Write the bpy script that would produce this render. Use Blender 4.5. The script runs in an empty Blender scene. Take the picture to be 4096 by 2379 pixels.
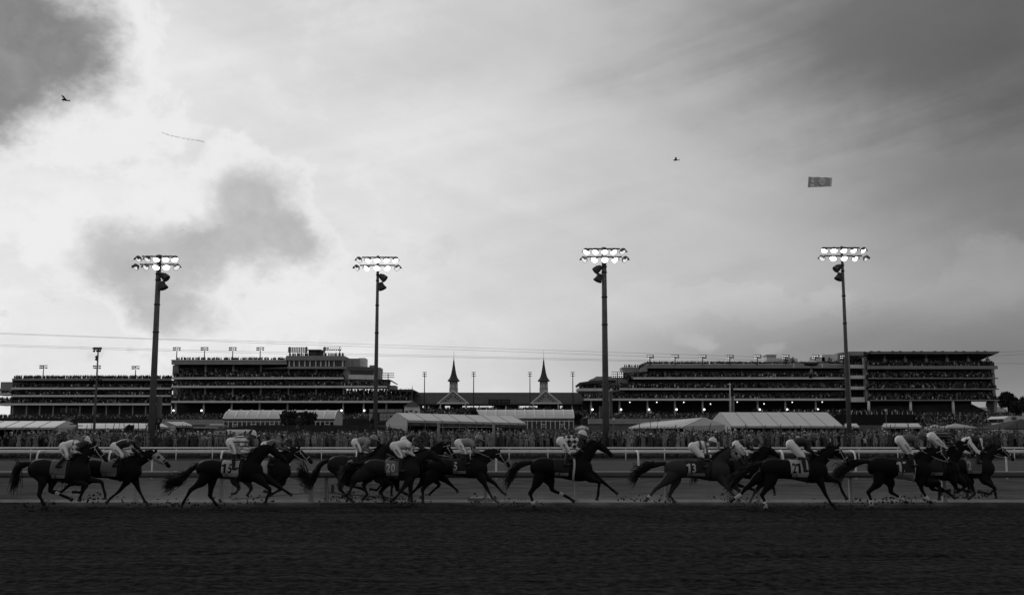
import bpy, bmesh, math, random
import numpy as np
from mathutils import Vector, Matrix
random.seed(7)
SC = bpy.context.scene
COL = SC.collection
R = math.radians

# ------------------------------------------------------------------ camera
FPX, CX, CY = 4200.0, 2048.0, 1189.5          # focal length in photo pixels (4096 wide)
EYE = 2.3
HORIZON = 1740.0
TH = math.atan((HORIZON - CY) / FPX)
cam = bpy.data.cameras.new('camera')
cam.sensor_width = 36.0
cam.lens = 36.0 * FPX / 4096.0
cam.clip_start = 0.1
cam.clip_end = 9000.0
camo = bpy.data.objects.new('camera', cam)
COL.objects.link(camo)
camo.location = (0, 0, EYE)
camo.rotation_euler = (math.pi / 2 + TH, 0, 0)
SC.camera = camo

def ray(px, py):
    a, b = (px - CX) / FPX, (CY - py) / FPX
    return Vector((a, math.cos(TH) - b * math.sin(TH), math.sin(TH) + b * math.cos(TH)))
def at(px, py, Y):
    """the point of the plane y = Y seen at a pixel of the photograph"""
    d = ray(px, py)
    t = Y / d.y
    return Vector((d.x * t, Y, EYE + d.z * t))

# ------------------------------------------------------------------ world
SUN_EL, SUN_AZ = 24.0, -34.0                   # degrees; azimuth from +Y towards +X
world = bpy.data.worlds.new('World')
SC.world = world
world.use_nodes = True
NT = world.node_tree
NT.nodes.clear()
def nd(t, **kw):
    n = NT.nodes.new(t)
    for k, v in kw.items(): setattr(n, k, v)
    return n
def lk(a, b): NT.links.new(a, b)
def setin(node, i, v):
    if v is None: return
    if isinstance(v, (int, float)): node.inputs[i].default_value = v
    elif isinstance(v, (tuple, Vector)): node.inputs[i].default_value = tuple(v)
    else: lk(v, node.inputs[i])
def M(op, a=None, b=None, c=None, clamp=False):
    n = nd('ShaderNodeMath', operation=op, use_clamp=clamp)
    for i, v in enumerate((a, b, c)): setin(n, i, v)
    return n.outputs[0]
def smooth(v, lo, hi, a=0.0, b=1.0):
    n = nd('ShaderNodeMapRange', interpolation_type='SMOOTHSTEP', clamp=True)
    setin(n, 0, v); setin(n, 1, lo); setin(n, 2, hi); setin(n, 3, a); setin(n, 4, b)
    return n.outputs[0]
tc = nd('ShaderNodeTexCoord')
DIR = tc.outputs['Generated']
sep = nd('ShaderNodeSeparateXYZ'); lk(DIR, sep.inputs[0])
az = M('ARCTAN2', sep.outputs[0], sep.outputs[1])
el = M('ARCSINE', sep.outputs[2])
def azel(px, py):
    d = ray(px, py).normalized()
    return math.atan2(d.x, d.y), math.asin(d.z)
def noise(scale, detail=4.0, rough=0.55, vec=None, off=(0, 0, 0), stretch=None):
    mp = nd('ShaderNodeMapping')
    mp.inputs['Location'].default_value = off
    if stretch: mp.inputs['Scale'].default_value = stretch
    lk(vec or DIR, mp.inputs[0])
    n = nd('ShaderNodeTexNoise')
    n.inputs['Scale'].default_value = scale
    n.inputs['Detail'].default_value = detail
    n.inputs['Roughness'].default_value = rough
    lk(mp.outputs[0], n.inputs['Vector'])
    return n.outputs['Fac']
# cloud field in azimuth and elevation
P2 = nd('ShaderNodeCombineXYZ'); lk(az, P2.inputs[0]); lk(M('MULTIPLY', el, 1.25), P2.inputs[1])
P2 = P2.outputs[0]
def rotn(scale, ang, sx, sy, off, detail=6.0, rough=0.55, dist=0.0):
    mp = nd('ShaderNodeMapping', vector_type='POINT')
    mp.inputs['Rotation'].default_value = (0, 0, R(ang)); mp.inputs['Location'].default_value = off
    lk(P2, mp.inputs[0])
    m2 = nd('ShaderNodeMapping'); m2.inputs['Scale'].default_value = (sx, sy, 1)
    lk(mp.outputs[0], m2.inputs[0])
    n = nd('ShaderNodeTexNoise'); n.inputs['Scale'].default_value = scale; n.inputs['Detail'].default_value = detail
    n.inputs['Roughness'].default_value = rough; n.inputs['Distortion'].default_value = dist
    lk(m2.outputs[0], n.inputs['Vector'])
    return M('ADD', M('MULTIPLY', M('SUBTRACT', n.outputs['Fac'], 0.5), 2.4), 0.5)
fb = rotn(7.0, 0, 1, 1, (3, 1, 0), 10.0, 0.60)               # billows
fb2 = rotn(19.0, 0, 1, 1, (8, 5, 0), 9.0, 0.62, 0.6)         # small curls
fb3 = rotn(52.0, 0, 1, 1, (2, 7, 0), 6.0, 0.60, 0.4)
st1 = rotn(5.0, -17, 0.45, 2.6, (1, 4, 0), 7.0, 0.55, 0.3)   # streaks rising to the right
st2 = rotn(6.0, 24, 0.40, 2.2, (6, 2, 0), 7.0, 0.55, 0.3)    # streaks falling to the right
wa, wb = rotn(11.0, 0, 1, 1, (5, 9, 3), 8.0, 0.6), rotn(11.0, 0, 1, 1, (9, 4, 6), 8.0, 0.6)
azw = M('ADD', az, M('MULTIPLY', M('SUBTRACT', wa, 0.5), 0.030)); elw = M('ADD', el, M('MULTIPLY', M('SUBTRACT', wb, 0.5), 0.030))
def el_d(px, py, rx, ry, rot=0.0, a=azw, e=elw):
    """1 - normalised radius of an ellipse of sky (positive inside)"""
    ca, ce = azel(px, py)
    k = 1.0 / FPX
    c, s = math.cos(R(rot)), math.sin(R(rot))
    dx, dy = M('SUBTRACT', a, ca), M('SUBTRACT', e, ce)
    u = M('MULTIPLY', M('ADD', M('MULTIPLY', dx, c), M('MULTIPLY', dy, s)), 1.0 / (rx * k))
    v = M('MULTIPLY', M('SUBTRACT', M('MULTIPLY', dy, c), M('MULTIPLY', dx, s)), 1.0 / (ry * k))
    return M('SUBTRACT', 1.0, M('SQRT', M('ADD', M('MULTIPLY', u, u), M('MULTIPLY', v, v))))
def blob(px, py, rx, ry, rot=0.0, lo=1.15, hi=0.75, a=az, e=el):
    return smooth(M('SUBTRACT', 1.0, el_d(px, py, rx, ry, rot, a, e)), lo, hi, 0.0, 1.0)
def union(*bs):
    o = bs[0]
    for b in bs[1:]: o = M('MAXIMUM', o, b)
    return o
def smax(a, b, k=0.25): return M('SMOOTH_MAX', a, b, k)
def mixv(a, b, f): return M('ADD', M('MULTIPLY', a, M('SUBTRACT', 1.0, f)), M('MULTIPLY', b, f))
def cen(n, amp): return M('MULTIPLY', M('SUBTRACT', n, 0.5), amp)
def addn(*t):
    o = t[0]
    for b in t[1:]: o = M('ADD', o, b)
    return o
# veil: bright round the hidden sun on the left, fading to the right
A = lambda px: azel(px, 900)[0]
L1 = M('MULTIPLY', smooth(az, A(1200), A(3600), 0.0, 1.0), 0.31)
L2 = M('MULTIPLY', smooth(az, A(3000), A(4400), 0.0, 1.0), 0.13)
veil = M('SUBTRACT', M('SUBTRACT', 0.75, L1), L2)
veil = M('MULTIPLY', veil, addn(1.0, cen(st1, 0.16), cen(st2, 0.10), cen(fb, 0.08), cen(fb2, 0.03)))
veil = M('MULTIPLY', veil, M('SUBTRACT', 1.0, M('MULTIPLY', blob(1500, 120, 1000, 380, 0, 1.3, 0.2), 0.14)))
# dark sheet, upper right, drawn out in streaks
dks = addn(cen(st1, 0.75), cen(fb, 0.3))
dk = union(smooth(M('ADD', el_d(3900, 160, 1250, 430, -10), dks), -0.75, 0.9), M('MULTIPLY', smooth(M('ADD', el_d(3330, 110, 720, 190, -14), dks), -0.8, 0.9), 0.85),
           M('MULTIPLY', smooth(M('ADD', el_d(4150, 620, 700, 330, 0), dks), -0.8, 1.0), 0.7))
veil = M('MULTIPLY', veil, M('SUBTRACT', 1.0, M('MULTIPLY', dk, 0.64)))
# bright cumulus of the left half, lit from behind: broken white patches on pale grey
lft = smooth(az, A(2300), A(900), 0.0, 1.0)
low = smooth(el, azel(2048, 520)[1], azel(2048, 1000)[1], 0.0, 1.0)
rag = addn(cen(fb, 1.0), cen(fb2, 0.75), cen(fb3, 0.40))
pch = smooth(rag, -0.05, 0.45)
val = mixv(veil, 0.815, M('MULTIPLY', M('MULTIPLY', pch, lft), M('ADD', 0.25, M('MULTIPLY', low, 0.55))))
shd = smooth(M('ADD', cen(wa, 1.1), addn(cen(fb2, 0.8), cen(fb3, 0.3))), 0.05, 0.60)
val = M('MULTIPLY', val, M('SUBTRACT', 1.0, M('MULTIPLY', M('MULTIPLY', shd, M('MULTIPLY', lft, low)), 0.24)))
cumd = smax(smax(el_d(500, 130, 170, 260, 15), el_d(380, 520, 380, 210, 12)), smax(el_d(960, 700, 260, 180, -25), smax(el_d(250, 900, 360, 170, 10), el_d(720, 850, 190, 150, 0))))
cum = smooth(M('ADD', cumd, M('MULTIPLY', rag, 0.8)), 0.0, 0.45)
val = mixv(val, 0.825, M('MULTIPLY', cum, 0.85))
def cloud(val, d, amp, rim, core, rimw, corew, lo=0.0, op=1.0):
    """a backlit cloud: thin ragged rim brighter than the sky, then a grey body"""
    dd = M('ADD', d, M('MULTIPLY', rag, amp))
    v1 = mixv(val, rim, M('MULTIPLY', smooth(dd, lo - 0.12, lo + rimw), 0.75 * op))
    return mixv(v1, core, M('MULTIPLY', smooth(dd, lo + 0.02, lo + corew), op))
# grey cumulus, centre left
d = smax(smax(el_d(1015, 830, 225, 215, 0), el_d(1150, 955, 230, 125, -8)), smax(el_d(830, 990, 420, 150, 3), smax(el_d(560, 1050, 300, 180, 8), el_d(640, 1180, 260, 150, -22))))
core = addn(0.475, cen(fb, 0.10), cen(fb2, 0.10), cen(fb3, 0.04))
val = cloud(val, d, 0.42, 0.81, core, 0.08, 0.72, -0.12, 0.97)
# heavy cloud in the upper left corner
d = smax(el_d(120, 150, 385, 335, -15), el_d(-60, 330, 360, 290, 25))
core = addn(0.195, cen(fb, 0.11), cen(fb2, 0.07), cen(fb3, 0.03))
val = cloud(val, d, 0.36, 0.81, core, 0.08, 0.75, -0.12, 0.98)
# low clouds to the right
d = smax(smax(el_d(4010, 1110, 150, 130, 20), el_d(3850, 1210, 210, 70, 18)), smax(el_d(3560, 1255, 260, 48, 8), el_d(3440, 1235, 60, 55, 0)))
val = cloud(val, d, 0.8, 0.44, addn(0.33, cen(fb2, 0.1)), 0.35, 0.9, -0.15, 0.28)
d = smax(el_d(2200, 1230, 420, 90, -6), el_d(2900, 1200, 500, 60, -4))
val = cloud(val, d, 1.0, 0.66, addn(0.52, cen(fb2, 0.1)), 0.35, 0.9, -0.15, 0.22)
val = M('MULTIPLY', val, M('SUBTRACT', 1.0, M('MULTIPLY', blob(3500, 1430, 1300, 190, 0, 1.5, 0.2), 0.42)))
val = mixv(val, 0.46, M('MULTIPLY', smooth(M('ADD', el_d(2800, 1345, 95, 48, 0), M('MULTIPLY', rag, 0.55)), -0.2, 0.6), 0.7))
val = mixv(val, 0.37, M('MULTIPLY', smooth(M('ADD', el_d(3080, 1368, 75, 30, 20), M('MULTIPLY', rag, 0.55)), -0.2, 0.6), 0.7))
# unseen sky overhead and behind the viewer, its greys chosen to set the fill light
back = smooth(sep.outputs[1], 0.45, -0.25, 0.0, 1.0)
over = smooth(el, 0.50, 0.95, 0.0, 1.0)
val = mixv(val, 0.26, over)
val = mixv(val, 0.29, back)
skyt = nd('ShaderNodeTexSky', sky_type='NISHITA')
skyt.sun_disc = False
skyt.sun_elevation = R(SUN_EL)
skyt.sun_rotation = R(SUN_AZ)
bw = nd('ShaderNodeRGBToBW'); lk(skyt.outputs[0], bw.inputs[0])
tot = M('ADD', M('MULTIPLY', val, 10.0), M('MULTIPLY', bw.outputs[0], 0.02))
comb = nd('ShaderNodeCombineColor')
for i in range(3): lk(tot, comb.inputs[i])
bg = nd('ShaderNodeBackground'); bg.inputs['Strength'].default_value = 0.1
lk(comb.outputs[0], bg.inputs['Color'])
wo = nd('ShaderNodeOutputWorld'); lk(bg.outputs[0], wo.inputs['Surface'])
world.cycles.sampling_method = 'MANUAL'
world.cycles.sample_map_resolution = 512

# ------------------------------------------------------------------ sun behind the cloud
sun = bpy.data.lights.new('sun', 'SUN')
sun.energy = 0.6
sun.angle = R(14)
sun.color = (1, 1, 1)
suno = bpy.data.objects.new('sun', sun)
COL.objects.link(suno)
_d = Vector((math.sin(R(SUN_AZ)) * math.cos(R(SUN_EL)), math.cos(R(SUN_AZ)) * math.cos(R(SUN_EL)), math.sin(R(SUN_EL))))
suno.rotation_euler = _d.to_track_quat('Z', 'Y').to_euler()
SC.view_settings.view_transform = 'Standard'
SC.view_settings.look = 'None'
SC.view_settings.exposure = 0.0
SC.view_settings.gamma = 1.0
SC.cycles.max_bounces = 5
SC.cycles.diffuse_bounces = 3
SC.cycles.transparent_max_bounces = 4

# ------------------------------------------------------------------ materials (the photograph is black and white)
MATS = {}
def mat(name, v, rough=0.8, var=0.15, scale=3.0, spec=0.2, bump=0.0, bscale=20.0, stretch=None, emit=0.0):
    if name in MATS: return MATS[name]
    m = bpy.data.materials.new(name); m.use_nodes = True
    t = m.node_tree; b = t.nodes['Principled BSDF']
    b.inputs['Roughness'].default_value = rough
    b.inputs['Specular IOR Level'].default_value = spec
    tcn = t.nodes.new('ShaderNodeTexCoord')
    mp = t.nodes.new('ShaderNodeMapping')
    if stretch: mp.inputs['Scale'].default_value = stretch
    t.links.new(tcn.outputs['Object'], mp.inputs[0])
    nz = t.nodes.new('ShaderNodeTexNoise')
    nz.inputs['Scale'].default_value = scale; nz.inputs['Detail'].default_value = 5
    t.links.new(mp.outputs[0], nz.inputs['Vector'])
    mr = t.nodes.new('ShaderNodeMapRange')
    mr.inputs[1].default_value = 0.25; mr.inputs[2].default_value = 0.75
    mr.inputs[3].default_value = v * (1 - var); mr.inputs[4].default_value = v * (1 + var)
    t.links.new(nz.outputs['Fac'], mr.inputs[0])
    cc = t.nodes.new('ShaderNodeCombineColor')
    for i in range(3): t.links.new(mr.outputs[0], cc.inputs[i])
    t.links.new(cc.outputs[0], b.inputs['Base Color'])
    if bump:
        n2 = t.nodes.new('ShaderNodeTexNoise')
        n2.inputs['Scale'].default_value = bscale; n2.inputs['Detail'].default_value = 6
        t.links.new(mp.outputs[0], n2.inputs['Vector'])
        bp = t.nodes.new('ShaderNodeBump'); bp.inputs['Strength'].default_value = bump
        bp.inputs['Distance'].default_value = 0.05
        t.links.new(n2.outputs['Fac'], bp.inputs['Height'])
        t.links.new(bp.outputs[0], b.inputs['Normal'])
    if emit:
        b.inputs['Emission Color'].default_value = (1, 1, 1, 1)
        b.inputs['Emission Strength'].default_value = emit
        m.cycles.emission_sampling = 'NONE'
    MATS[name] = m
    return m
WHITE = mat('white_paint', 0.80, 0.5, 0.08)
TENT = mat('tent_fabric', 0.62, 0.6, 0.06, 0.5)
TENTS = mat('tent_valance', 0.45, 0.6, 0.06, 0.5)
SEAM = mat('tent_seam', 0.20, 0.7)
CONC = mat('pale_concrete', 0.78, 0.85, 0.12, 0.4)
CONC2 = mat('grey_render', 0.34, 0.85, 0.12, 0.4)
WALLD = mat('dark_grey_wall', 0.15, 0.9, 0.2, 0.3)  # plain dark grey for back walls, soffits and small roofs
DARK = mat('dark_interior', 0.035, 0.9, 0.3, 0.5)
ROOFD = mat('slate_roof', 0.075, 0.85, 0.2, 0.6)
STEEL = mat('galvanised_steel', 0.20, 0.55, 0.15, 1.0)
POLE = mat('weathered_pole', 0.13, 0.75, 0.25, 0.8)
DSTEEL = mat('dark_steel', 0.045, 0.6, 0.2)
BLACK = mat('black_cloth', 0.018, 0.85, 0.2)
GLASS = mat('dark_glass', 0.03, 0.15, 0.1, 1.0, 0.5)
LAMP = mat('lit_lamp', 0.9, 0.4, 0.02, emit=6.0)
LAMPF = mat('lit_lamp_far', 0.9, 0.4, 0.02, emit=1.1)
GLOBE = mat('lit_globe', 0.9, 0.4, 0.02, emit=2.5)
LEAF = mat('dark_leaf', 0.035, 0.8, 0.4, 0.9)
BARK = mat('bark', 0.05, 0.9, 0.3)

# ------------------------------------------------------------------ mesh helpers
ORIG = {}
class MB:
    """collects shapes in world coordinates; build() links them as one mesh object"""
    def __init__(s): s.v, s.f, s.m = [], [], []
    def add(s, vs, fs, mi=0):
        k = len(s.v)
        s.v += [tuple(v) for v in vs]
        s.f += [tuple(i + k for i in f) for f in fs]
        s.m += [mi] * len(fs)
        return s
    def box(s, x0, x1, y0, y1, z0, z1, mi=0):
        if x0 > x1: x0, x1 = x1, x0
        if y0 > y1: y0, y1 = y1, y0
        if z0 > z1: z0, z1 = z1, z0
        return s.add([(x, y, z) for z in (z0, z1) for y in (y0, y1) for x in (x0, x1)],
                     [(0, 2, 3, 1), (4, 5, 7, 6), (0, 1, 5, 4), (2, 6, 7, 3), (0, 4, 6, 2), (1, 3, 7, 5)], mi)
    def pbox(s, x0, x1, y0, y1, Y, d, mi=0):
        """box whose front face shows between photo pixels x0..x1, y0..y1 at distance Y, d deep"""
        ym = (y0 + y1) / 2
        a, b = at(x0, ym, Y), at(x1, ym, Y)
        return s.box(a.x, b.x, Y, Y + d, at(x0, y1, Y).z, at(x0, y0, Y).z, mi)
    def quad(s, a, b, c, d, mi=0): return s.add([a, b, c, d], [(0, 1, 2, 3)], mi)
    def prism(s, poly, vec, mi=0):
        n = len(poly); vec = Vector(vec)
        vs = [Vector(p) for p in poly] + [Vector(p) + vec for p in poly]
        fs = [tuple(range(n))[::-1], tuple(range(n, 2 * n))] + [(i, (i + 1) % n, n + (i + 1) % n, n + i) for i in range(n)]
        return s.add(vs, fs, mi)
    def tube(s, a, b, r0, r1=None, n=8, mi=0):
        a, b = Vector(a), Vector(b)
        r1 = r0 if r1 is None else r1
        t = (b - a)
        if t.length < 1e-6: return s
        q = t.to_track_quat('Z', 'Y')
        vs = []
        for c, r in ((a, r0), (b, r1)):
            for i in range(n):
                g = 2 * math.pi * i / n
                vs.append(c + q @ Vector((r * math.cos(g), r * math.sin(g), 0)))
        fs = [(i, (i + 1) % n, n + (i + 1) % n, n + i) for i in range(n)]
        fs += [tuple(range(n))[::-1], tuple(range(n, 2 * n))]
        return s.add(vs, fs, mi)
    def path(s, pts, r, n=6, mi=0):
        return s.loft(pts, [(r, r)] * len(pts), n, mi=mi)
    def loft(s, pts, rad, n=10, lat=(0, 1, 0), sub=0, mi=0, cap=True):
        """rings along a path; rad = (half size along lat, half size across) per point"""
        pts = [Vector(p) for p in pts]
        if sub: pts, rad = crom(pts, rad, sub)
        lat = Vector(lat)
        k = len(s.v); m = len(pts)
        for i, p in enumerate(pts):
            t = (pts[min(i + 1, m - 1)] - pts[max(i - 1, 0)])
            t = t.normalized() if t.length > 1e-9 else Vector((0, 0, 1))
            L = lat - t * lat.dot(t)
            if L.length < 1e-3: L = Vector((1, 0, 0)) - t * t.x
            if L.length < 1e-3: L = Vector((0, 0, 1)) - t * t.z
            L.normalize()
            N = t.cross(L)
            a, b = rad[i]
            for j in range(n):
                g = 2 * math.pi * j / n
                s.v.append(tuple(p + L * (a * math.cos(g)) + N * (b * math.sin(g))))
        for i in range(m - 1):
            for j in range(n):
                s.f.append((k + i * n + j, k + i * n + (j + 1) % n, k + (i + 1) * n + (j + 1) % n, k + (i + 1) * n + j)); s.m.append(mi)
        if cap:
            s.f.append(tuple(k + j for j in range(n))[::-1]); s.m.append(mi)
            s.f.append(tuple(k + (m - 1) * n + j for j in range(n))); s.m.append(mi)
        return s
    def ball(s, c, r, n=10, m=7, mi=0, rot=None):
        c = Vector(c); r = (r, r, r) if isinstance(r, (int, float)) else r
        k = len(s.v)
        for i in range(m + 1):
            p = math.pi * i / m
            for j in range(n):
                g = 2 * math.pi * j / n
                d = Vector((r[0] * math.sin(p) * math.cos(g), r[1] * math.sin(p) * math.sin(g), r[2] * math.cos(p)))
                s.v.append(tuple(c + (rot @ d if rot else d)))
        for i in range(m):
            for j in range(n):
                s.f.append((k + i * n + j, k + (i + 1) * n + j, k + (i + 1) * n + (j + 1) % n, k + i * n + (j + 1) % n)); s.m.append(mi)
        return s
    def build(s, name, mats, parent=None, smooth=False, share=None):
        o0 = origin_of(parent)
        me = bpy.data.meshes.new(name)
        me.from_pydata([tuple(Vector(v) - o0) for v in s.v], [], s.f)
        for m in (mats if isinstance(mats, (list, tuple)) else [mats]): me.materials.append(m)
        me.polygons.foreach_set('material_index', s.m)
        if smooth: me.polygons.foreach_set('use_smooth', [True] * len(s.f))
        me.validate(); me.update()
        return link(name, me, parent)
def origin_of(o):
    v = Vector((0, 0, 0))
    while o is not None:
        v = v + Vector(o.location); o = o.parent
    return v
def link(name, me, parent=None):
    o = bpy.data.objects.new(name, me)
    COL.objects.link(o)
    if parent is not None: o.parent = parent
    return o
def crom(pts, rad, sub):
    P, Q = [], []
    m = len(pts)
    for i in range(m - 1):
        p0, p1, p2, p3 = pts[max(i - 1, 0)], pts[i], pts[i + 1], pts[min(i + 2, m - 1)]
        for k in range(sub):
            t = k / sub
            P.append(0.5 * ((2 * p1) + (p2 - p0) * t + (2 * p0 - 5 * p1 + 4 * p2 - p3) * t * t + (3 * p1 - p0 - 3 * p2 + p3) * t ** 3))
            Q.append(tuple(rad[i][c] * (1 - t) + rad[i + 1][c] * t for c in range(2)))
    P.append(pts[-1]); Q.append(rad[-1])
    return P, Q
def tag(o, label=None, cat=None, group=None, kind=None):
    if label: o['label'] = label
    if cat: o['category'] = cat
    if group: o['group'] = group
    if kind: o['kind'] = kind
    return o
def thing(name, label, cat, loc=(0, 0, 0), group=None):
    o = bpy.data.objects.new(name, None)
    o.empty_display_size = 0.3
    COL.objects.link(o)
    o.location = loc
    return tag(o, label, cat, group)
def fuse(mb, voxel, it=3, fac=0.5):
    """voxel-remesh overlapping shapes into one continuous mesh"""
    me = bpy.data.meshes.new('fuse')
    me.from_pydata(mb.v, [], mb.f)
    o = bpy.data.objects.new('fuse', me)
    COL.objects.link(o)
    r = o.modifiers.new('r', 'REMESH'); r.mode = 'VOXEL'; r.voxel_size = voxel
    if it:
        sm = o.modifiers.new('s', 'SMOOTH'); sm.iterations = it; sm.factor = fac
    dg = bpy.context.evaluated_depsgraph_get()
    out = bpy.data.meshes.new_from_object(o.evaluated_get(dg))
    bpy.data.objects.remove(o); bpy.data.meshes.remove(me)
    out.polygons.foreach_set('use_smooth', [True] * len(out.polygons))
    return out
def text_geo(s, height, width=None, bold=0.0):
    """flat lettering: list of (u, v) vertices centred on 0 and faces"""
    c = bpy.data.curves.new('lettering', 'FONT')
    c.body = s; c.size = 1.0; c.offset = bold; c.fill_mode = 'FRONT'; c.resolution_u = 3
    o = bpy.data.objects.new('lettering', c); COL.objects.link(o)
    dg = bpy.context.evaluated_depsgraph_get()
    me = bpy.data.meshes.new_from_object(o.evaluated_get(dg))
    vs = [Vector(v.co) for v in me.vertices]; fs = [tuple(p.vertices) for p in me.polygons]
    bpy.data.objects.remove(o); bpy.data.curves.remove(c); bpy.data.meshes.remove(me)
    x0, x1 = min(v.x for v in vs), max(v.x for v in vs)
    y0, y1 = min(v.y for v in vs), max(v.y for v in vs)
    k = height / max(y1 - y0, 1e-6)
    kx = k if width is None else width / max(x1 - x0, 1e-6)
    return [((v.x - (x0 + x1) / 2) * kx, (v.y - (y0 + y1) / 2) * k) for v in vs], fs
def lettering(name, s, c, u, v, height, m, parent, width=None, bold=0.0):
    """lettering on a plane through c with axes u (right), v (up)"""
    g, fs = text_geo(s, height, width, bold)
    c, u, v = Vector(c), Vector(u).normalized(), Vector(v).normalized()
    return MB().add([c + u * a + v * b for a, b in g], fs).build(name, m, parent)
# ------------------------------------------------------------------ ground, track, turf
def ground_mat(name, v, var, scale, bump, bscale, stretch, bdist=0.06, lines=0.0):
    m = mat(name, v, 1.0, var, scale, 0.0)
    t = m.node_tree; b = t.nodes['Principled BSDF']
    tcn = t.nodes.new('ShaderNodeTexCoord'); mp = t.nodes.new('ShaderNodeMapping')
    mp.inputs['Scale'].default_value = stretch
    t.links.new(tcn.outputs['Object'], mp.inputs[0])
    n1 = t.nodes.new('ShaderNodeTexNoise'); n1.inputs['Scale'].default_value = bscale; n1.inputs['Detail'].default_value = 8
    n1.inputs['Roughness'].default_value = 0.65
    t.links.new(mp.outputs[0], n1.inputs['Vector'])
    h = n1.outputs['Fac']
    if lines:
        mp2 = t.nodes.new('ShaderNodeMapping'); mp2.inputs['Scale'].default_value = (0.02, 1.0, 1.0)
        t.links.new(tcn.outputs['Object'], mp2.inputs[0])
        n2 = t.nodes.new('ShaderNodeTexNoise'); n2.inputs['Scale'].default_value = 2.2; n2.inputs['Detail'].default_value = 4
        t.links.new(mp2.outputs[0], n2.inputs['Vector'])
        ma = t.nodes.new('ShaderNodeMath'); ma.operation = 'MULTIPLY_ADD'
        t.links.new(n2.outputs['Fac'], ma.inputs[0]); ma.inputs[1].default_value = lines; t.links.new(h, ma.inputs[2])
        h = ma.outputs[0]
    bp = t.nodes.new('ShaderNodeBump'); bp.inputs['Strength'].default_value = bump; bp.inputs['Distance'].default_value = bdist
    t.links.new(h, bp.inputs['Height']); t.links.new(bp.outputs[0], b.inputs['Normal'])
    return m
def struct(name, mb, m, smooth=False):
    return tag(mb.build(name, m, smooth=smooth), kind='structure')
struct('ground', MB().quad((-3000, -600, -0.06), (3000, -600, -0.06), (3000, 6000, -0.06), (-3000, 6000, -0.06)),
       ground_mat('field_grass', 0.05, 0.3, 0.3, 0.6, 3, (1, 1, 1)))
Y_RAIL, Y_GOOSE, Y_TURF = 37.2, 57.0, 97.0
def sheet(y0, y1, z, nx=1, x=400): return MB().quad((-x, y0, z), (x, y0, z), (x, y1, z), (-x, y1, z))
DIRT = ground_mat('track_dirt', 0.034, 0.42, 0.9, 1.0, 7.0, (0.55, 1.4, 1.0), 0.16, 0.9)
def grain():
    t = DIRT.node_tree; b = t.nodes['Principled BSDF']
    tcn = t.nodes.new('ShaderNodeTexCoord')
    outs = []
    for sc, st, lo, hi in ((6.5, (.75, 1, 1), .40, .66), (2.4, (.03, 1, 1), .36, .66), (1.2, (.12, .5, 1), .3, .7)):
        mp = t.nodes.new('ShaderNodeMapping'); mp.inputs['Scale'].default_value = st; t.links.new(tcn.outputs['Object'], mp.inputs[0])
        n = t.nodes.new('ShaderNodeTexNoise'); n.inputs['Scale'].default_value = sc; n.inputs['Detail'].default_value = 7; n.inputs['Roughness'].default_value = .7
        t.links.new(mp.outputs[0], n.inputs['Vector'])
        m = t.nodes.new('ShaderNodeMapRange'); m.inputs[1].default_value = lo; m.inputs[2].default_value = hi; t.links.new(n.outputs['Fac'], m.inputs[0])
        outs.append(m.outputs[0])
    def mth(op, a, b_):
        n = t.nodes.new('ShaderNodeMath'); n.operation = op
        for i, v in enumerate((a, b_)):
            if isinstance(v, float): n.inputs[i].default_value = v
            else: t.links.new(v, n.inputs[i])
        return n.outputs[0]
    v = mth('ADD', mth('MULTIPLY', outs[0], .052), mth('ADD', mth('MULTIPLY', outs[1], .022), mth('MULTIPLY', outs[2], .010)))
    v = mth('ADD', v, .004)
    cc = t.nodes.new('ShaderNodeCombineColor')
    for i in range(3): t.links.new(v, cc.inputs[i])
    t.links.new(cc.outputs[0], b.inputs['Base Color'])
grain()
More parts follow.
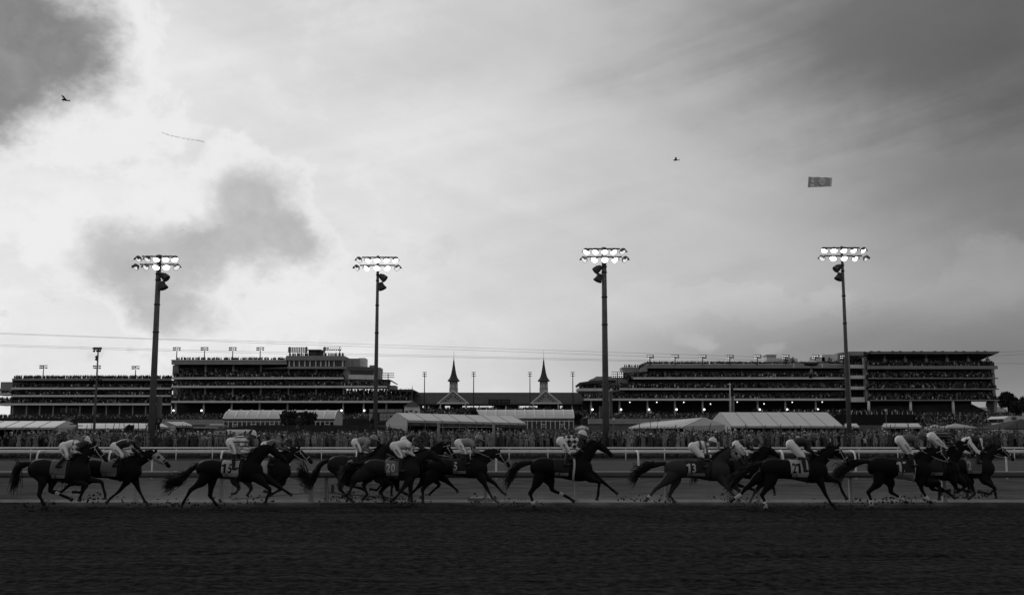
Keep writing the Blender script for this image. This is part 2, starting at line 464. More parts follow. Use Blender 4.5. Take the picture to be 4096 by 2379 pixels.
# harrowed dirt with a real relief of clods and furrows near the viewer
def dirt():
    mb = MB()
    rng = np.random.RandomState(3)
    y = 8.0; ys = []
    while y < 37.0:
        ys.append(y); y += max(0.055, 0.0042 * y)
    xs = np.linspace(-23, 23, 420)
    ys = np.array(ys)
    X, Yg = np.meshgrid(xs, ys)
    Z = np.zeros_like(X)
    for amp, sx, sy in ((0.030, 1.3, 0.5), (0.034, 0.55, 0.22), (0.024, 0.25, 0.11)):
        g = rng.rand(int(36 / sy) + 4, int(60 / sx) + 4)
        u = (X + 26) / sx; v = (Yg - 6) / sy
        iu, iv = np.floor(u).astype(int), np.floor(v).astype(int)
        fu, fv = u - iu, v - iv
        fu, fv = fu * fu * (3 - 2 * fu), fv * fv * (3 - 2 * fv)
        Z += amp * ((g[iv, iu] * (1 - fu) + g[iv, iu + 1] * fu) * (1 - fv) + (g[iv + 1, iu] * (1 - fu) + g[iv + 1, iu + 1] * fu) * fv - 0.5)
    row = rng.rand(len(ys))
    Z += (0.020 * (row - 0.5))[:, None] * (0.6 + 0.4 * np.sin(X * 0.3 + 3 * row[:, None]))
    for yf in (20.6, 17.2, 13.4, 24.0):                      # harrow furrows
        Z -= 0.035 * np.exp(-((Yg - yf - 0.05 * np.sin(X * 0.4)) / 0.12) ** 2)
    edge = np.clip((Yg - 8) / 1.0, 0, 1) * np.clip((37.0 - Yg) / 2.5, 0, 1)
    Z = Z * edge
    n, m = X.shape
    vs = np.stack([X, Yg, Z], -1).reshape(-1, 3)
    idx = np.arange(n * m).reshape(n, m)
    fs = np.stack([idx[:-1, :-1], idx[:-1, 1:], idx[1:, 1:], idx[1:, :-1]], -1).reshape(-1, 4)
    mb.v = [tuple(p) for p in vs]; mb.f = [tuple(f) for f in fs]; mb.m = [0] * len(fs)
    x, z = 400, -0.012
    mb.quad((-x, -20, z), (x, -20, z), (x, 8.0, z), (-x, 8.0, z))
    for sx in (-1, 1):
        a, b = sorted((sx * 23.0, sx * x))
        mb.quad((a, 8.0, z), (b, 8.0, z), (b, 37.0, z), (a, 37.0, z))
    return mb
struct('dirt_track', dirt(), DIRT, True)
struct('gravel_strip', sheet(36.9, 38.5, 0.004), ground_mat('pale_sand', 0.20, 0.45, 2.2, 0.8, 12, (0.5, 1.5, 1)))
struct('grass_verge', sheet(38.5, 57.5, 0.0), ground_mat('verge_grass', 0.10, 0.45, 0.5, 1.0, 5.0, (0.4, 1.3, 1), 0.2))
struct('turf_course', sheet(57.5, 98.5, 0.004), ground_mat('turf', 0.10, 0.15, 0.25, 0.6, 8.0, (0.5, 1, 1)))
def zg(Y):
    """height of the infield ground"""
    ks = [(98, 0.0), (104.5, 0.6), (150, 1.5), (200, 2.6), (260, 4.4), (330, 5.4), (520, 5.8)]
    if Y <= ks[0][0]: return 0.0
    for (a, za), (b, zb) in zip(ks, ks[1:]):
        if Y <= b: return za + (zb - za) * (Y - a) / (b - a)
    return ks[-1][1]
mb = MB()
yy = [98, 101, 104.5, 115, 130, 150, 175, 200, 230, 260, 290, 330, 400, 520, 900]
for a, b in zip(yy, yy[1:]):
    mb.quad((-500, a, zg(a) + 0.008), (500, a, zg(a) + 0.008), (500, b, zg(b) + 0.008), (-500, b, zg(b) + 0.008))
struct('infield_ground', mb, ground_mat('infield_grass', 0.06, 0.3, 0.4, 0.8, 4.0, (1, 1, 1)))

# ------------------------------------------------------------------ rails
def xs_at(pxs, py, Y): return [at(p, py, Y).x for p in pxs]
# inner rail of the dirt track
t = thing('track_rail', 'low dark rail on square posts along the far edge of the dirt track', 'rail', (0, Y_RAIL, 0))
zt = at(2048, 1885, Y_RAIL).z; zb = at(2048, 1910, Y_RAIL).z
RAILD = mat('grey_rail_cover', 0.075, 0.5, 0.25, 0.8)
RAILP = mat('rail_post_grey', 0.24, 0.7, 0.2, 1.5)
prof = [(-0.10, zb), (-0.13, zb + 0.09), (-0.09, zt - 0.03), (-0.02, zt), (0.10, zt), (0.13, zt - 0.05), (0.10, zb)]
MB().prism([(-60, Y_RAIL + a, z) for a, z in prof], (120, 0, 0)).build('rail_cover', RAILD, t)
MB().prism([(-60, Y_RAIL + a, z) for a, z in ((-0.05, zt - .012), (-0.02, zt + .008), (0.10, zt + .008), (0.10, zt + .002), (-0.02, zt + .002))], (120, 0, 0)).build('rail_top_highlight', mat('painted_highlight_grey', .32), t)  # added pale strip; paints the sky light on the rail's top edge
for x in xs_at([-180, 194, 544, 886, 1246, 1305, 1640, 1942, 2304, 2667, 3030, 3403, 3776, 4150], 1960, Y_RAIL):
    w = 0.115
    m = MB().box(x - w / 2, x + w / 2, Y_RAIL - 0.05, Y_RAIL + 0.07, -0.05, zb + 0.012)
    m.box(x - w / 2 - 0.03, x + w / 2 + 0.03, Y_RAIL - 0.07, Y_RAIL + 0.09, -0.05, 0.05)
    m.build('post', RAILP, t)
# gates lying behind the rail
for lab, xa, xb, strut, post, slope in (('dark folding gate left of the gap in the track rail', 930, 1238, 1223, 1246, -1),
                                       ('dark folding gate right of the gap in the track rail', 1312, 1600, 1330, 1305, 1)):
    Y = 38.0
    a, b = at(xa, 1935, Y), at(xb, 1935, Y)
    g = thing('rail_gate', lab, 'gate', (a.x, Y, 0), 'folding gates beside the track rail')
    z1 = at(xa, 1933, Y).z; z0 = at(xa, 1938, Y).z
    MB().box(a.x, b.x, Y, Y + 0.06, z0, z1).build('top_bar', STEEL, g)
    la, lb = (at(xa, 1996, Y), at(xb, 1970, Y)) if slope < 0 else (at(xa, 1969, Y), at(xb, 1994, Y))
    MB().tube(la, lb, 0.03).build('brace', DSTEEL, g)
    s_ = at(strut, 1960, Y); zz = at(strut, 1972, Y).z
    MB().box(s_.x - 0.06, s_.x + 0.06, Y + 0.005, Y + 0.055, zz, z0).build('strut', DSTEEL, g)
    e_ = b if slope < 0 else a
    MB().box(e_.x - 0.04, e_.x + 0.04, Y - 0.001, Y + 0.061, 0.0, z0 - 0.002).build('leg', STEEL, g)
    e_ = a if slope < 0 else b
    MB().box(e_.x - 0.03, e_.x + 0.03, Y - 0.001, Y + 0.061, 0.0, z0 - 0.002).build('leg', STEEL, g)
# gooseneck rail of the turf course
t = thing('gooseneck_rail', 'white running rail on curved gooseneck posts between verge and turf', 'rail', (0, Y_GOOSE, 0))
yb = Y_GOOSE + 0.95
z1 = at(2048, 1799, yb).z; z0 = at(2048, 1810, yb).z
MB().prism([(-90, yb + a, z) for a, z in ((-0.05, z0), (-0.07, z1 - 0.05), (-0.03, z1), (0.05, z1), (0.07, z1 - 0.05), (0.05, z0))], (180, 0, 0)).build('beam', WHITE, t)
for x in xs_at([-140, 145, 434, 608, 883, 1157, 1425, 1705, 1985, 2270, 2554, 2845, 3134, 3423, 3720, 4026, 4310], 1860, Y_GOOSE):
    zk = z1 - 0.50
    pts = [(x, Y_GOOSE, -0.05), (x, Y_GOOSE, zk * 0.6), (x, Y_GOOSE, zk), (x, Y_GOOSE + 0.10, z1 - 0.20), (x, Y_GOOSE + 0.38, z1 - 0.06), (x, yb - 0.06, z1 - 0.05)]
    MB().loft(pts, [(0.05, 0.05)] * 6, 8, (1, 0, 0), 4).build('post', WHITE, t, True)
# straight white rail beyond the turf
t = thing('turf_rail', 'white tube rail on straight posts in front of the dark hedge', 'rail', (0, Y_TURF, 0))
z1 = at(2048, 1787.5, Y_TURF).z; z0 = at(2048, 1794.5, Y_TURF).z
MB().tube((-130, Y_TURF, (z0 + z1) / 2), (130, Y_TURF, (z0 + z1) / 2), (z1 - z0) / 2, n=10).build('tube', WHITE, t, True)
for k in range(-2, 29):
    x = at(122 + 145.5 * k if k < 10 else 3436 - 155.5 * (21 - k), 1820, Y_TURF).x
    MB().tube((x, Y_TURF, -0.05), (x, Y_TURF, z0 + 0.02), 0.042, n=8).build('post', WHITE, t, True)
p = at(2873, 1779, Y_TURF - 0.3)
g = thing('marker_post', 'grey rounded marker post standing against the white tube rail', 'marker', (p.x, p.y, 0))
MB().tube((p.x, p.y, 0), (p.x, p.y, at(0, 1768, p.y).z), 0.13, n=12).build('shaft', STEEL, g, True)
MB().ball((p.x, p.y, at(0, 1768, p.y).z), (0.13, 0.13, 0.06), 12, 6).build('cap', STEEL, g, True)
# drain grate
Y = 38.1
a, b = at(1872, 1997, Y - 0.1), at(1958, 1997, Y - 0.1)
g = thing('drain_grate', 'slatted drain grate set in the pale strip beside the track', 'grate', (a.x, Y, 0))
m = MB(); m.box(a.x, b.x, Y - 0.36, Y - 0.30, 0.0, 0.10); m.box(a.x, b.x, Y + 0.30, Y + 0.36, 0.0, 0.10); m.box(a.x, a.x + .05, Y - .30, Y + .30, 0, .06); m.box(a.x, b.x, Y - .29, Y + .29, 0, .02); m.build('frame', DSTEEL, g)
m = MB()
for k in range(9):
    x = a.x + 0.05 + (b.x - a.x - 0.12) * k / 8
    m.prism([(x, Y - 0.30, 0.07), (x + 0.045, Y - 0.30, 0.07), (x + 0.115, Y + 0.30, 0.11), (x + 0.07, Y + 0.30, 0.11)], (0, 0, 0.02))
m.build('bars', mat('pale_bars', 0.22), g)

# ------------------------------------------------------------------ leafy things
def leaves(mb, c, r, n, size, mi=0, up=0.0, shell=0.45):
    c = Vector(c)
    for _ in range(n):
        while True:
            d = Vector((random.uniform(-1, 1), random.uniform(-1, 1), random.uniform(-1, 1)))
            if 0.05 < d.length < 1: break
        d = d.normalized() * (shell + (1 - shell) * random.random() ** 0.6)
        p = c + Vector((d.x * r[0], d.y * r[1], d.z * r[2]))
        s = size * random.uniform(0.6, 1.4)
        a = Vector((random.gauss(0, 1), random.gauss(0, 1), random.gauss(0, 1) + up)).normalized()
        b = a.cross(Vector((random.gauss(0, 1), random.gauss(0, 1), random.gauss(0, 1)))).normalized()
        mb.add([p - b * s * 0.4, p + a * s, p + b * s * 0.4, p - a * s * 0.5], [(0, 1, 2, 3)], mi)
mb = MB()
hz = at(2048, 1812, 100).z
for k in range(330):
    x = -52 + 104 * k / 329 + random.uniform(-0.1, 0.1)
    h = hz * random.uniform(0.72, 1.02)
    leaves(mb, (x, 100 + random.uniform(-0.3, 0.4), h * 0.5), (0.28, 0.5, h * 0.55), 42, 0.15, 0, 0.8, 0.3)
t = thing('hedge', 'long low dark hedge behind the white tube rail', 'hedge', (0, 100, 0))
mb.build('foliage', LEAF, t)
MB().box(-52, 52, 99.75, 100.45, 0.0, hz * 0.62).build('stems', LEAF, t)
# ------------------------------------------------------------------ racehorses and jockeys
CROPS = {1: (0, 3.6), 2: (650, 3.6), 3: (1150, 3.6), 4: (1700, 3.15), 5: (2450, 3.6), 6: (2850, 3.66), 7: (3350, 3.378)}
CANON = [(-.80, 1.26, .08, .08), (-.74, 1.26, .20, .17), (-.60, 1.265, .285, .25), (-.42, 1.262, .313, .28), (-.20, 1.24, .29, .275),
         (.02, 1.215, .285, .265), (.25, 1.19, .325, .275), (.45, 1.185, .36, .26), (.60, 1.19, .355, .23), (.74, 1.21, .28, .18), (.84, 1.23, .13, .10)]
HORSES = []
def coat(name, v): return mat(name, v, 0.6, 0.25, 2.0, 0.10)
COATS = {'bay': coat('dark_bay_coat', 0.011), 'black': coat('black_coat', 0.006), 'chestnut': coat('chestnut_coat', 0.018), 'roan': coat('grey_roan_coat', 0.042)}
HAIR = mat('black_horsehair', 0.008, 0.6, 0.2)
HOOF = mat('hoof', 0.03, 0.6)
WRAPM = mat('white_leg_wrap', 0.55, 0.8)
LEATH = mat('dark_leather', 0.015, 0.5)
BRIDW = mat('white_bridle', 0.50, 0.6)
SKIN = mat('skin', 0.13, 0.6, 0.1)
SILKW = mat('white_silk', 0.78, 0.55, 0.05); SILKG = mat('grey_silk', 0.26, 0.55, 0.08); SILKD = mat('dark_silk', 0.03, 0.5, 0.2)
SILKM = mat('mid_grey_silk', 0.12, 0.5, 0.1)
BREECH = mat('white_breeches', 0.80, 0.6, 0.05, 8.0, bump=0.25, bscale=9.0)
CLOTHW = mat('white_saddle_cloth', 0.42, 0.8); CLOTHG = mat('grey_saddle_cloth', 0.14, 0.8); CLOTHD = mat('dark_saddle_cloth', 0.022, 0.8)
INKD = mat('black_lettering', 0.012, 0.8); INKL = mat('pale_lettering', 0.48, 0.8); INKM = mat('grey_lettering', 0.14, 0.8)
GOGG = mat('goggles', 0.05, 0.15, 0.1, 1, 0.6)

def lerp(a, b, t): return a + (b - a) * t
class Frame:
    """the near side view of one horse: traced points -> metres at its own distance"""
    def __init__(s, crop, Y):
        s.ox, s.k = CROPS[crop]; s.Y = Y
    def p(s, q, dy=0.0):
        v = at(s.ox + q[0] / s.k, 1680 + q[1] / s.k, s.Y)
        return Vector((v.x, s.Y + dy, v.z))

def make_horse(h):
    fr = Frame(h['crop'], h['Y']); Y = h['Y']
    B, Cc = fr.p(h['B']), fr.p(h['C'])
    zt, zb = fr.p((0, h['croup'])).z, fr.p((0, h['belly'])).z
    if zb > zt - 0.6: zb = zt - 0.75
    sz = (zt - zb) / 0.75
    fx = lambda x: lerp(B.x, Cc.x, (x + .80) / 1.64)
    fz = lambda z: zb + (z - .825) * sz
    sec = [(fx(a), fz(z), hh * sz, hw) for a, z, hh, hw in CANON]
    def section(x):
        for s0, s1 in zip(sec, sec[1:]):
            if s0[0] <= x <= s1[0]:
                t = (x - s0[0]) / (s1[0] - s0[0])
                return tuple(lerp(s0[k], s1[k], t) for k in (1, 2, 3))
        return sec[0][1:] if x < sec[0][0] else sec[-1][1:]
    def side(x, z, off=0.02):
        zc, hh, hw = section(x)
        q = max(-0.999, min(0.999, (z - zc) / hh))
        return Vector((x, Y - hw * math.sqrt(1 - q * q) - off, z))
    t = thing('racehorse', h['label'], 'horse', (fx(0), Y, 0), 'racehorses galloping on the dirt track')
    m = MB()
    m.loft([(x, Y, z) for x, z, a, b in sec], [(b, a) for x, z, a, b in sec], 18, (0, 1, 0), 3)
    P, Z = fr.p(h['P']), fr.p(h['M'])
    n0, n3 = Vector((fx(.50), Y, fz(1.27))), P + Vector((-.03, 0, -.07))
    arch = h.get('arch', 0.05)
    n1 = n0.lerp(n3, .38) + Vector((0, 0, arch)); n2 = n0.lerp(n3, .72) + Vector((0, 0, arch * 0.9))
    m.loft([n0, n1, n2, n3], [(.16, .28), (.105, .205), (.082, .155), (.075, .12)], 14, (0, 1, 0), 4)
    hd = [P + Vector((-.02, 0, -.05))]
    ax = Z - P
    nrm = Vector((-ax.z, 0, ax.x)).normalized()
    if nrm.x + (-nrm.z) < 0: nrm = -nrm      # nrm points to the jaw side
    nrm = -nrm if nrm.z > 0 else nrm
    hp = [P.lerp(Z, q) + nrm * o for q, o in ((0, .05), (.2, .085), (.42, .06), (.66, .035), (.85, .03), (1.0, .03))]
    m.loft(hp, [(.07, .085), (.09, .135), (.078, .11), (.058, .078), (.058, .074), (.038, .045)], 12, (0, 1, 0), 3)
    axn = ax.normalized()
    for s in (-1, 1):
        e0 = P + Vector((0, s * .05, -.01)); e1 = e0 - nrm * .15 - axn * .06 + Vector((0, s * .02, 0))
        m.loft([e0 + nrm * .03, e0.lerp(e1, .5), e1], [(.028, .04), (.024, .035), (.006, .008)], 8, (0, 1, 0), 2)
    legs = []
    for k, chain in enumerate(h['hind']):
        dy = (-.12, .12)[k]
        q = [Vector((fx(-.50), Y + dy * .9, fz(1.20)))] + [fr.p(c, dy) for c in chain]
        legs.append(q)
        hip, st, hk, fe, to = q
        gk = st.lerp(hk, .55); cn = hk.lerp(fe, .5); pa = fe.lerp(to, .5)
        m.loft([hip, st, gk, hk, cn, fe, pa, to], [(.13, .25), (.115, .175), (.075, .092), (.055, .068), (.038, .044), (.044, .052), (.038, .044), (.05, .05)], 12, (0, 1, 0), 4)
        m.ball(hk + (hk - fe).normalized() * .015 + Vector((-.03, 0, 0)), (.05, .045, .06), 8, 6)
    for k, chain in enumerate(h['fore']):
        dy = (-.11, .11)[k]
        q = [Vector((fx(.56), Y + dy * .9, fz(1.12)))] + [fr.p(c, dy) for c in chain]
        legs.append(q)
        sh, eb, kn, fe, to = q
        fa = eb.lerp(kn, .45); cn = kn.lerp(fe, .5); pa = fe.lerp(to, .5)
        m.loft([sh, eb, fa, kn, cn, fe, pa, to], [(.12, .20), (.095, .135), (.07, .085), (.052, .06), (.037, .042), (.043, .05), (.037, .042), (.05, .05)], 12, (0, 1, 0), 4)
    o0 = Vector(t.location)
    m.v = [tuple(Vector(v) - o0) for v in m.v]
    me = fuse(m, .020, 4, .5)
    me.materials.append(COATS[h.get('coat', 'bay')]); link('body', me, t)
    # hooves and leg wraps
    for q in legs:
        fe, to = q[3], q[4]; d = (to - fe).normalized()
        MB().loft([fe.lerp(to, .62), to + d * .015], [(.050, .050), (.062, .060)], 10).build('hoof', HOOF, t, True)
    for li, a, b in h.get('wraps', []):
        q = legs[li]; pts = [q[2].lerp(q[3], c) if c <= 1 else q[3].lerp(q[4], c - 1) for c in (a, (a + b) / 2, b)]
        MB().loft(pts, [(.055, .060)] * 3, 10).build('leg_wrap', WRAPM, t, True)
    # tail
    tl = [Vector((fx(-.74), Y, fz(1.43)))]
    tl += [fr.p(c) for c in h['tail']] if 'tail' in h else [tl[0] + Vector(c) for c in ((-.22, 0, .02), (-.42, 0, -.10), (-.55, 0, -.35))]
    L = len(tl)
    mt = MB().loft(tl, [(.045 + .02 * i, .06 + .035 * i if i < L - 1 else .05) for i in range(L)], 10, (0, 1, 0), 5)
    for k in range(150):
        off = [Vector((random.gauss(0, .02), random.gauss(0, .05), random.gauss(0, .055))) * (i * 0.8) for i in range(L)]
        ext = (tl[-1] - tl[-2]).normalized() * random.uniform(0, .26)
        pp = [tl[i] + off[i] for i in range(L)]; pp.append(pp[-1] + ext + Vector((0, random.gauss(0, .03), random.gauss(-.02, .05))))
        i0 = random.choice([0, 1, 1])
        pp = pp[i0:]
        mt.loft(pp, [(.006, .009)] * (len(pp) - 1) + [(.001, .001)], 4, (0, 1, 0), 3)
    mt.build('tail', HAIR, t, True)
    # mane along the crest
    mm = MB()
    crest = [n0.lerp(n3, q) + Vector((0, 0, arch * math.sin(math.pi * min(1, q * 1.1)))) for q in (.25, .45, .65, .85, 1.0)]
    up = Vector((-(n3 - n0).z, 0, (n3 - n0).x)).normalized()
    for k in range(46):
        q = .15 + .85 * k / 45
        c = n0.lerp(n3, q) + Vector((0, 0, arch * math.sin(math.pi * min(1, q)))) + up * lerp(.24, .105, q)
        tip = c + up * random.uniform(.02, .08) + Vector((-random.uniform(.05, .16), random.uniform(-.06, .03), random.uniform(-.02, .04)))
        mm.loft([c - up * .04, c + up * .02, tip], [(.02, .035), (.018, .03), (.003, .004)], 5, (0, 1, 0), 2)
    mm.build('mane', HAIR if h.get('coat') != 'chestnut' else COATS['black'], t, True)
    # saddle cloth with its number
    if h.get('cloth'):
        cm = {'w': CLOTHW, 'g': CLOTHG, 'd': CLOTHD}[h['cloth']]
        xa, xb = fx(-.80 + 1.64 * h.get('ca', .41)), fx(-.80 + 1.64 * h.get('cb', .67))
        g = MB(); nx, na = 10, 14
        for i in range(nx + 1):
            x = lerp(xa, xb, i / nx); zc, hh, hw = section(x)
            for j in range(na + 1):
                a = R(lerp(-70, 112, j / na))
                o = .018
                g.v.append((x, Y - (hw + o) * math.sin(a), zc + (hh + o) * math.cos(a)))
        for i in range(nx):
            for j in range(na):
                k = i * (na + 1) + j
                g.f.append((k, k + na + 1, k + na + 2, k + 1)); g.m.append(0)
        sc = g.build('saddle_cloth', cm, t, True)
        so = sc.modifiers.new('thick', 'SOLIDIFY'); so.thickness = .008; so.offset = 0
        zc, hh, hw = section((xa + xb) / 2)
        def on(name, s, cx, zmid, hgt, width, mm_, bold=.02):
            vs, fs = text_geo(s, hgt, width, bold)
            MB().add([side(cx + u, zmid + v, .030) for u, v in vs], fs).build(name, mm_, sc)
        def panel(x0, x1, z0, z1, mm_, name):
            g = MB(); n = 6
            for i in range(n + 1):
                for j in range(4): g.v.append(tuple(side(lerp(x0, x1, i / n), lerp(z0, z1, j / 3), .027)))
            for i in range(n):
                for j in range(3):
                    k = i * 4 + j; g.f.append((k, k + 4, k + 5, k + 1)); g.m.append(0)
            return g.build(name, mm_, sc)
        ink = INKD if h['cloth'] == 'w' else INKL
        ztop = zc + hh
        def digits(s_, cx, zmid, hgt, cw, mm_):
            x = cx - cw * len(s_) / 2 + cw / 2
            g = MB()
            for ch in s_:
                if ch == '1':
                    P1 = [(-.10, .30), (.10, .5), (.26, .5), (.26, -.5), (.02, -.5), (.02, .22), (-.10, .12)]
                    n = 6
                    for (v0, v1, u0, u1) in ((.5, .3, -.02, .24), (.3, .1, .0, .24), (.1, -.1, .0, .24), (-.1, -.3, .0, .24), (-.3, -.5, .0, .24), (.42, .22, -.22, .02)):
                        g.add([side(x + a * hgt, zmid + b * hgt, .030) for a, b in ((u0 - .12, v0), (u1 - .12, v0), (u1 - .12, v1), (u0 - .12, v1))], [(0, 3, 2, 1)])
                else:
                    vs, fs = text_geo(ch, hgt, cw * .80, .025)
                    g.add([side(x + u, zmid + v, .030) for u, v in vs], fs)
                x += cw
            g.build('number', mm_, sc)
        if h.get('num'):
            w = .155 * len(h['num'])
            digits(h['num'], xa + .03 + w / 2 + h.get('nx', 0), ztop - .225 * sz, .30 * sz, .155, ink)
        if h.get('panels', 1):
            pz = ztop - .44 * sz
            pm = CLOTHW if h['cloth'] != 'w' else mat('pale_grey_print', 0.30)
            if h['cloth'] == 'd' or h['cloth'] == 'g': pm = mat('grey_print', 0.24)
            panel(xa + .04, xa + .17, pz - .055, pz + .055, pm, 'sponsor_patch')
            panel(xa + .19, xb - .03, pz - .055, pz + .045, pm, 'sponsor_patch')
            on('patch_lettering', '150', xa + .105, pz, .06, .10, INKM, 0)
        if h.get('name'):
            nz_ = ztop - .56 * sz
            if h.get('namew'): panel(xa - .01, xb + .02, nz_ - .055, nz_ + .055, CLOTHW, 'name_strip')
            on('name_lettering', h['name'], (xa + xb) / 2, nz_, .06, (xb - xa) * .86, INKD if h.get('namew') else INKM, 0.01)
    # saddle, girth
    xs0, xs1 = fx(.12), fx(.38)
    m = MB(); pts = []
    for x, k in ((xs0, .055), (lerp(xs0, xs1, .35), .022), (lerp(xs0, xs1, .75), .03), (xs1, .05)):
        zc, hh, hw = section(x); pts.append((x, Y, zc + hh + k))
    m.loft(pts, [(.12, .02), (.10, .022), (.09, .024), (.08, .02)], 10, (0, 1, 0), 3)
    m.build('saddle', LEATH, t, True)
    xg = fx(.34); zc, hh, hw = section(xg)
    ring = [(xg + .02 * math.sin(2 * a), Y - (hw + .014) * math.sin(a), zc + (hh + .014) * math.cos(a)) for a in [2 * math.pi * i / 28 for i in range(29)]]
    MB().loft(ring, [(.035, .006)] * 29, 6, (1, 0, 0)).build('girth', BRIDW if h.get('girthw') else LEATH, t, True)
    # bridle and reins
    bm = BRIDW if h.get('bridle', 'w') == 'w' else LEATH
    m = MB()
    def halo(c, d, rw, rh, th):
        d = d.normalized(); L = Vector((0, 1, 0)); N = d.cross(L).normalized()
        pts = [c + L * (rw * math.cos(g)) + N * (rh * math.sin(g)) for g in [2 * math.pi * i / 20 for i in range(21)]]
        m.path(pts, th, 5)
    nb = P.lerp(Z, .66) + nrm * .035
    halo(nb, ax, .072, .092, .011)
    th0 = P.lerp(Z, .10) + nrm * .07
    halo(th0, ax + nrm * .25, .095, .14, .010)
    halo(P.lerp(Z, .22) + nrm * .05, ax - nrm * .6, .095, .10, .010)
    bit = P.lerp(Z, .82) + nrm * .075
    for s in (-1, 1):
        off = Vector((0, s * .085, 0))
        m.path([P.lerp(Z, .12) + nrm * .02 + off * 1.0, P.lerp(Z, .45) + nrm * .06 + off * 1.1, bit + off * .85], .011, 5)
        if h.get('hand'):
            hand = h['hand']
            m.path([bit + off * .8, bit.lerp(hand, .5) + off + Vector((0, 0, -.05)), hand + Vector((0, s * .05, 0))], .008, 5)
    m.build('bridle', bm, t, True)
    if h.get('mask'):
        hm = [P.lerp(Z, q) + nrm * o for q, o in ((.03, .05), (.2, .08), (.42, .06), (.58, .04))]
        MB().loft(hm, [(.084, .098), (.103, .148), (.092, .124), (.076, .098)], 14, (0, 1, 0), 3, cap=False).build('blinker_hood', mat('pale_hood', 0.30), t, True)
        for s in (-1, 1):
            MB().ball(P.lerp(Z, .30) + nrm * .02 + Vector((0, s * .095, 0)), (.055, .02, .05), 10, 6).build('blinker_cup', LEATH, t, True)
    return t

def hand_shapes(m, wrist, d, s, palm_up):
    """palm, four bent fingers and a thumb closed on the rein"""
    d = d.normalized(); side = Vector((0, 1, 0)); dn = Vector((0, 0, -1))
    m.loft([wrist, wrist + d * .045, wrist + d * .085], [(.024, .030), (.036, .020), (.038, .018)], 8, side)
    for k in range(4):
        L = (.040, .046, .043, .034)[k]
        b = wrist + d * .082 + side * (-.028 + .019 * k)
        m.loft([b - d * .01, b + d * L * .6 + dn * .008, b + d * L * .55 + dn * .040, b + d * L * .1 + dn * .046], [(.010, .011)] * 3 + [(.008, .009)], 6, side, 2)
    b = wrist + d * .03 + side * (-s * .030)
    m.loft([b, b + d * .03 + side * (-s * .016) + dn * .012, b + d * .06 + side * (-s * .004) + dn * .022], [(.012, .013), (.011, .012), (.008, .009)], 6, side, 2)

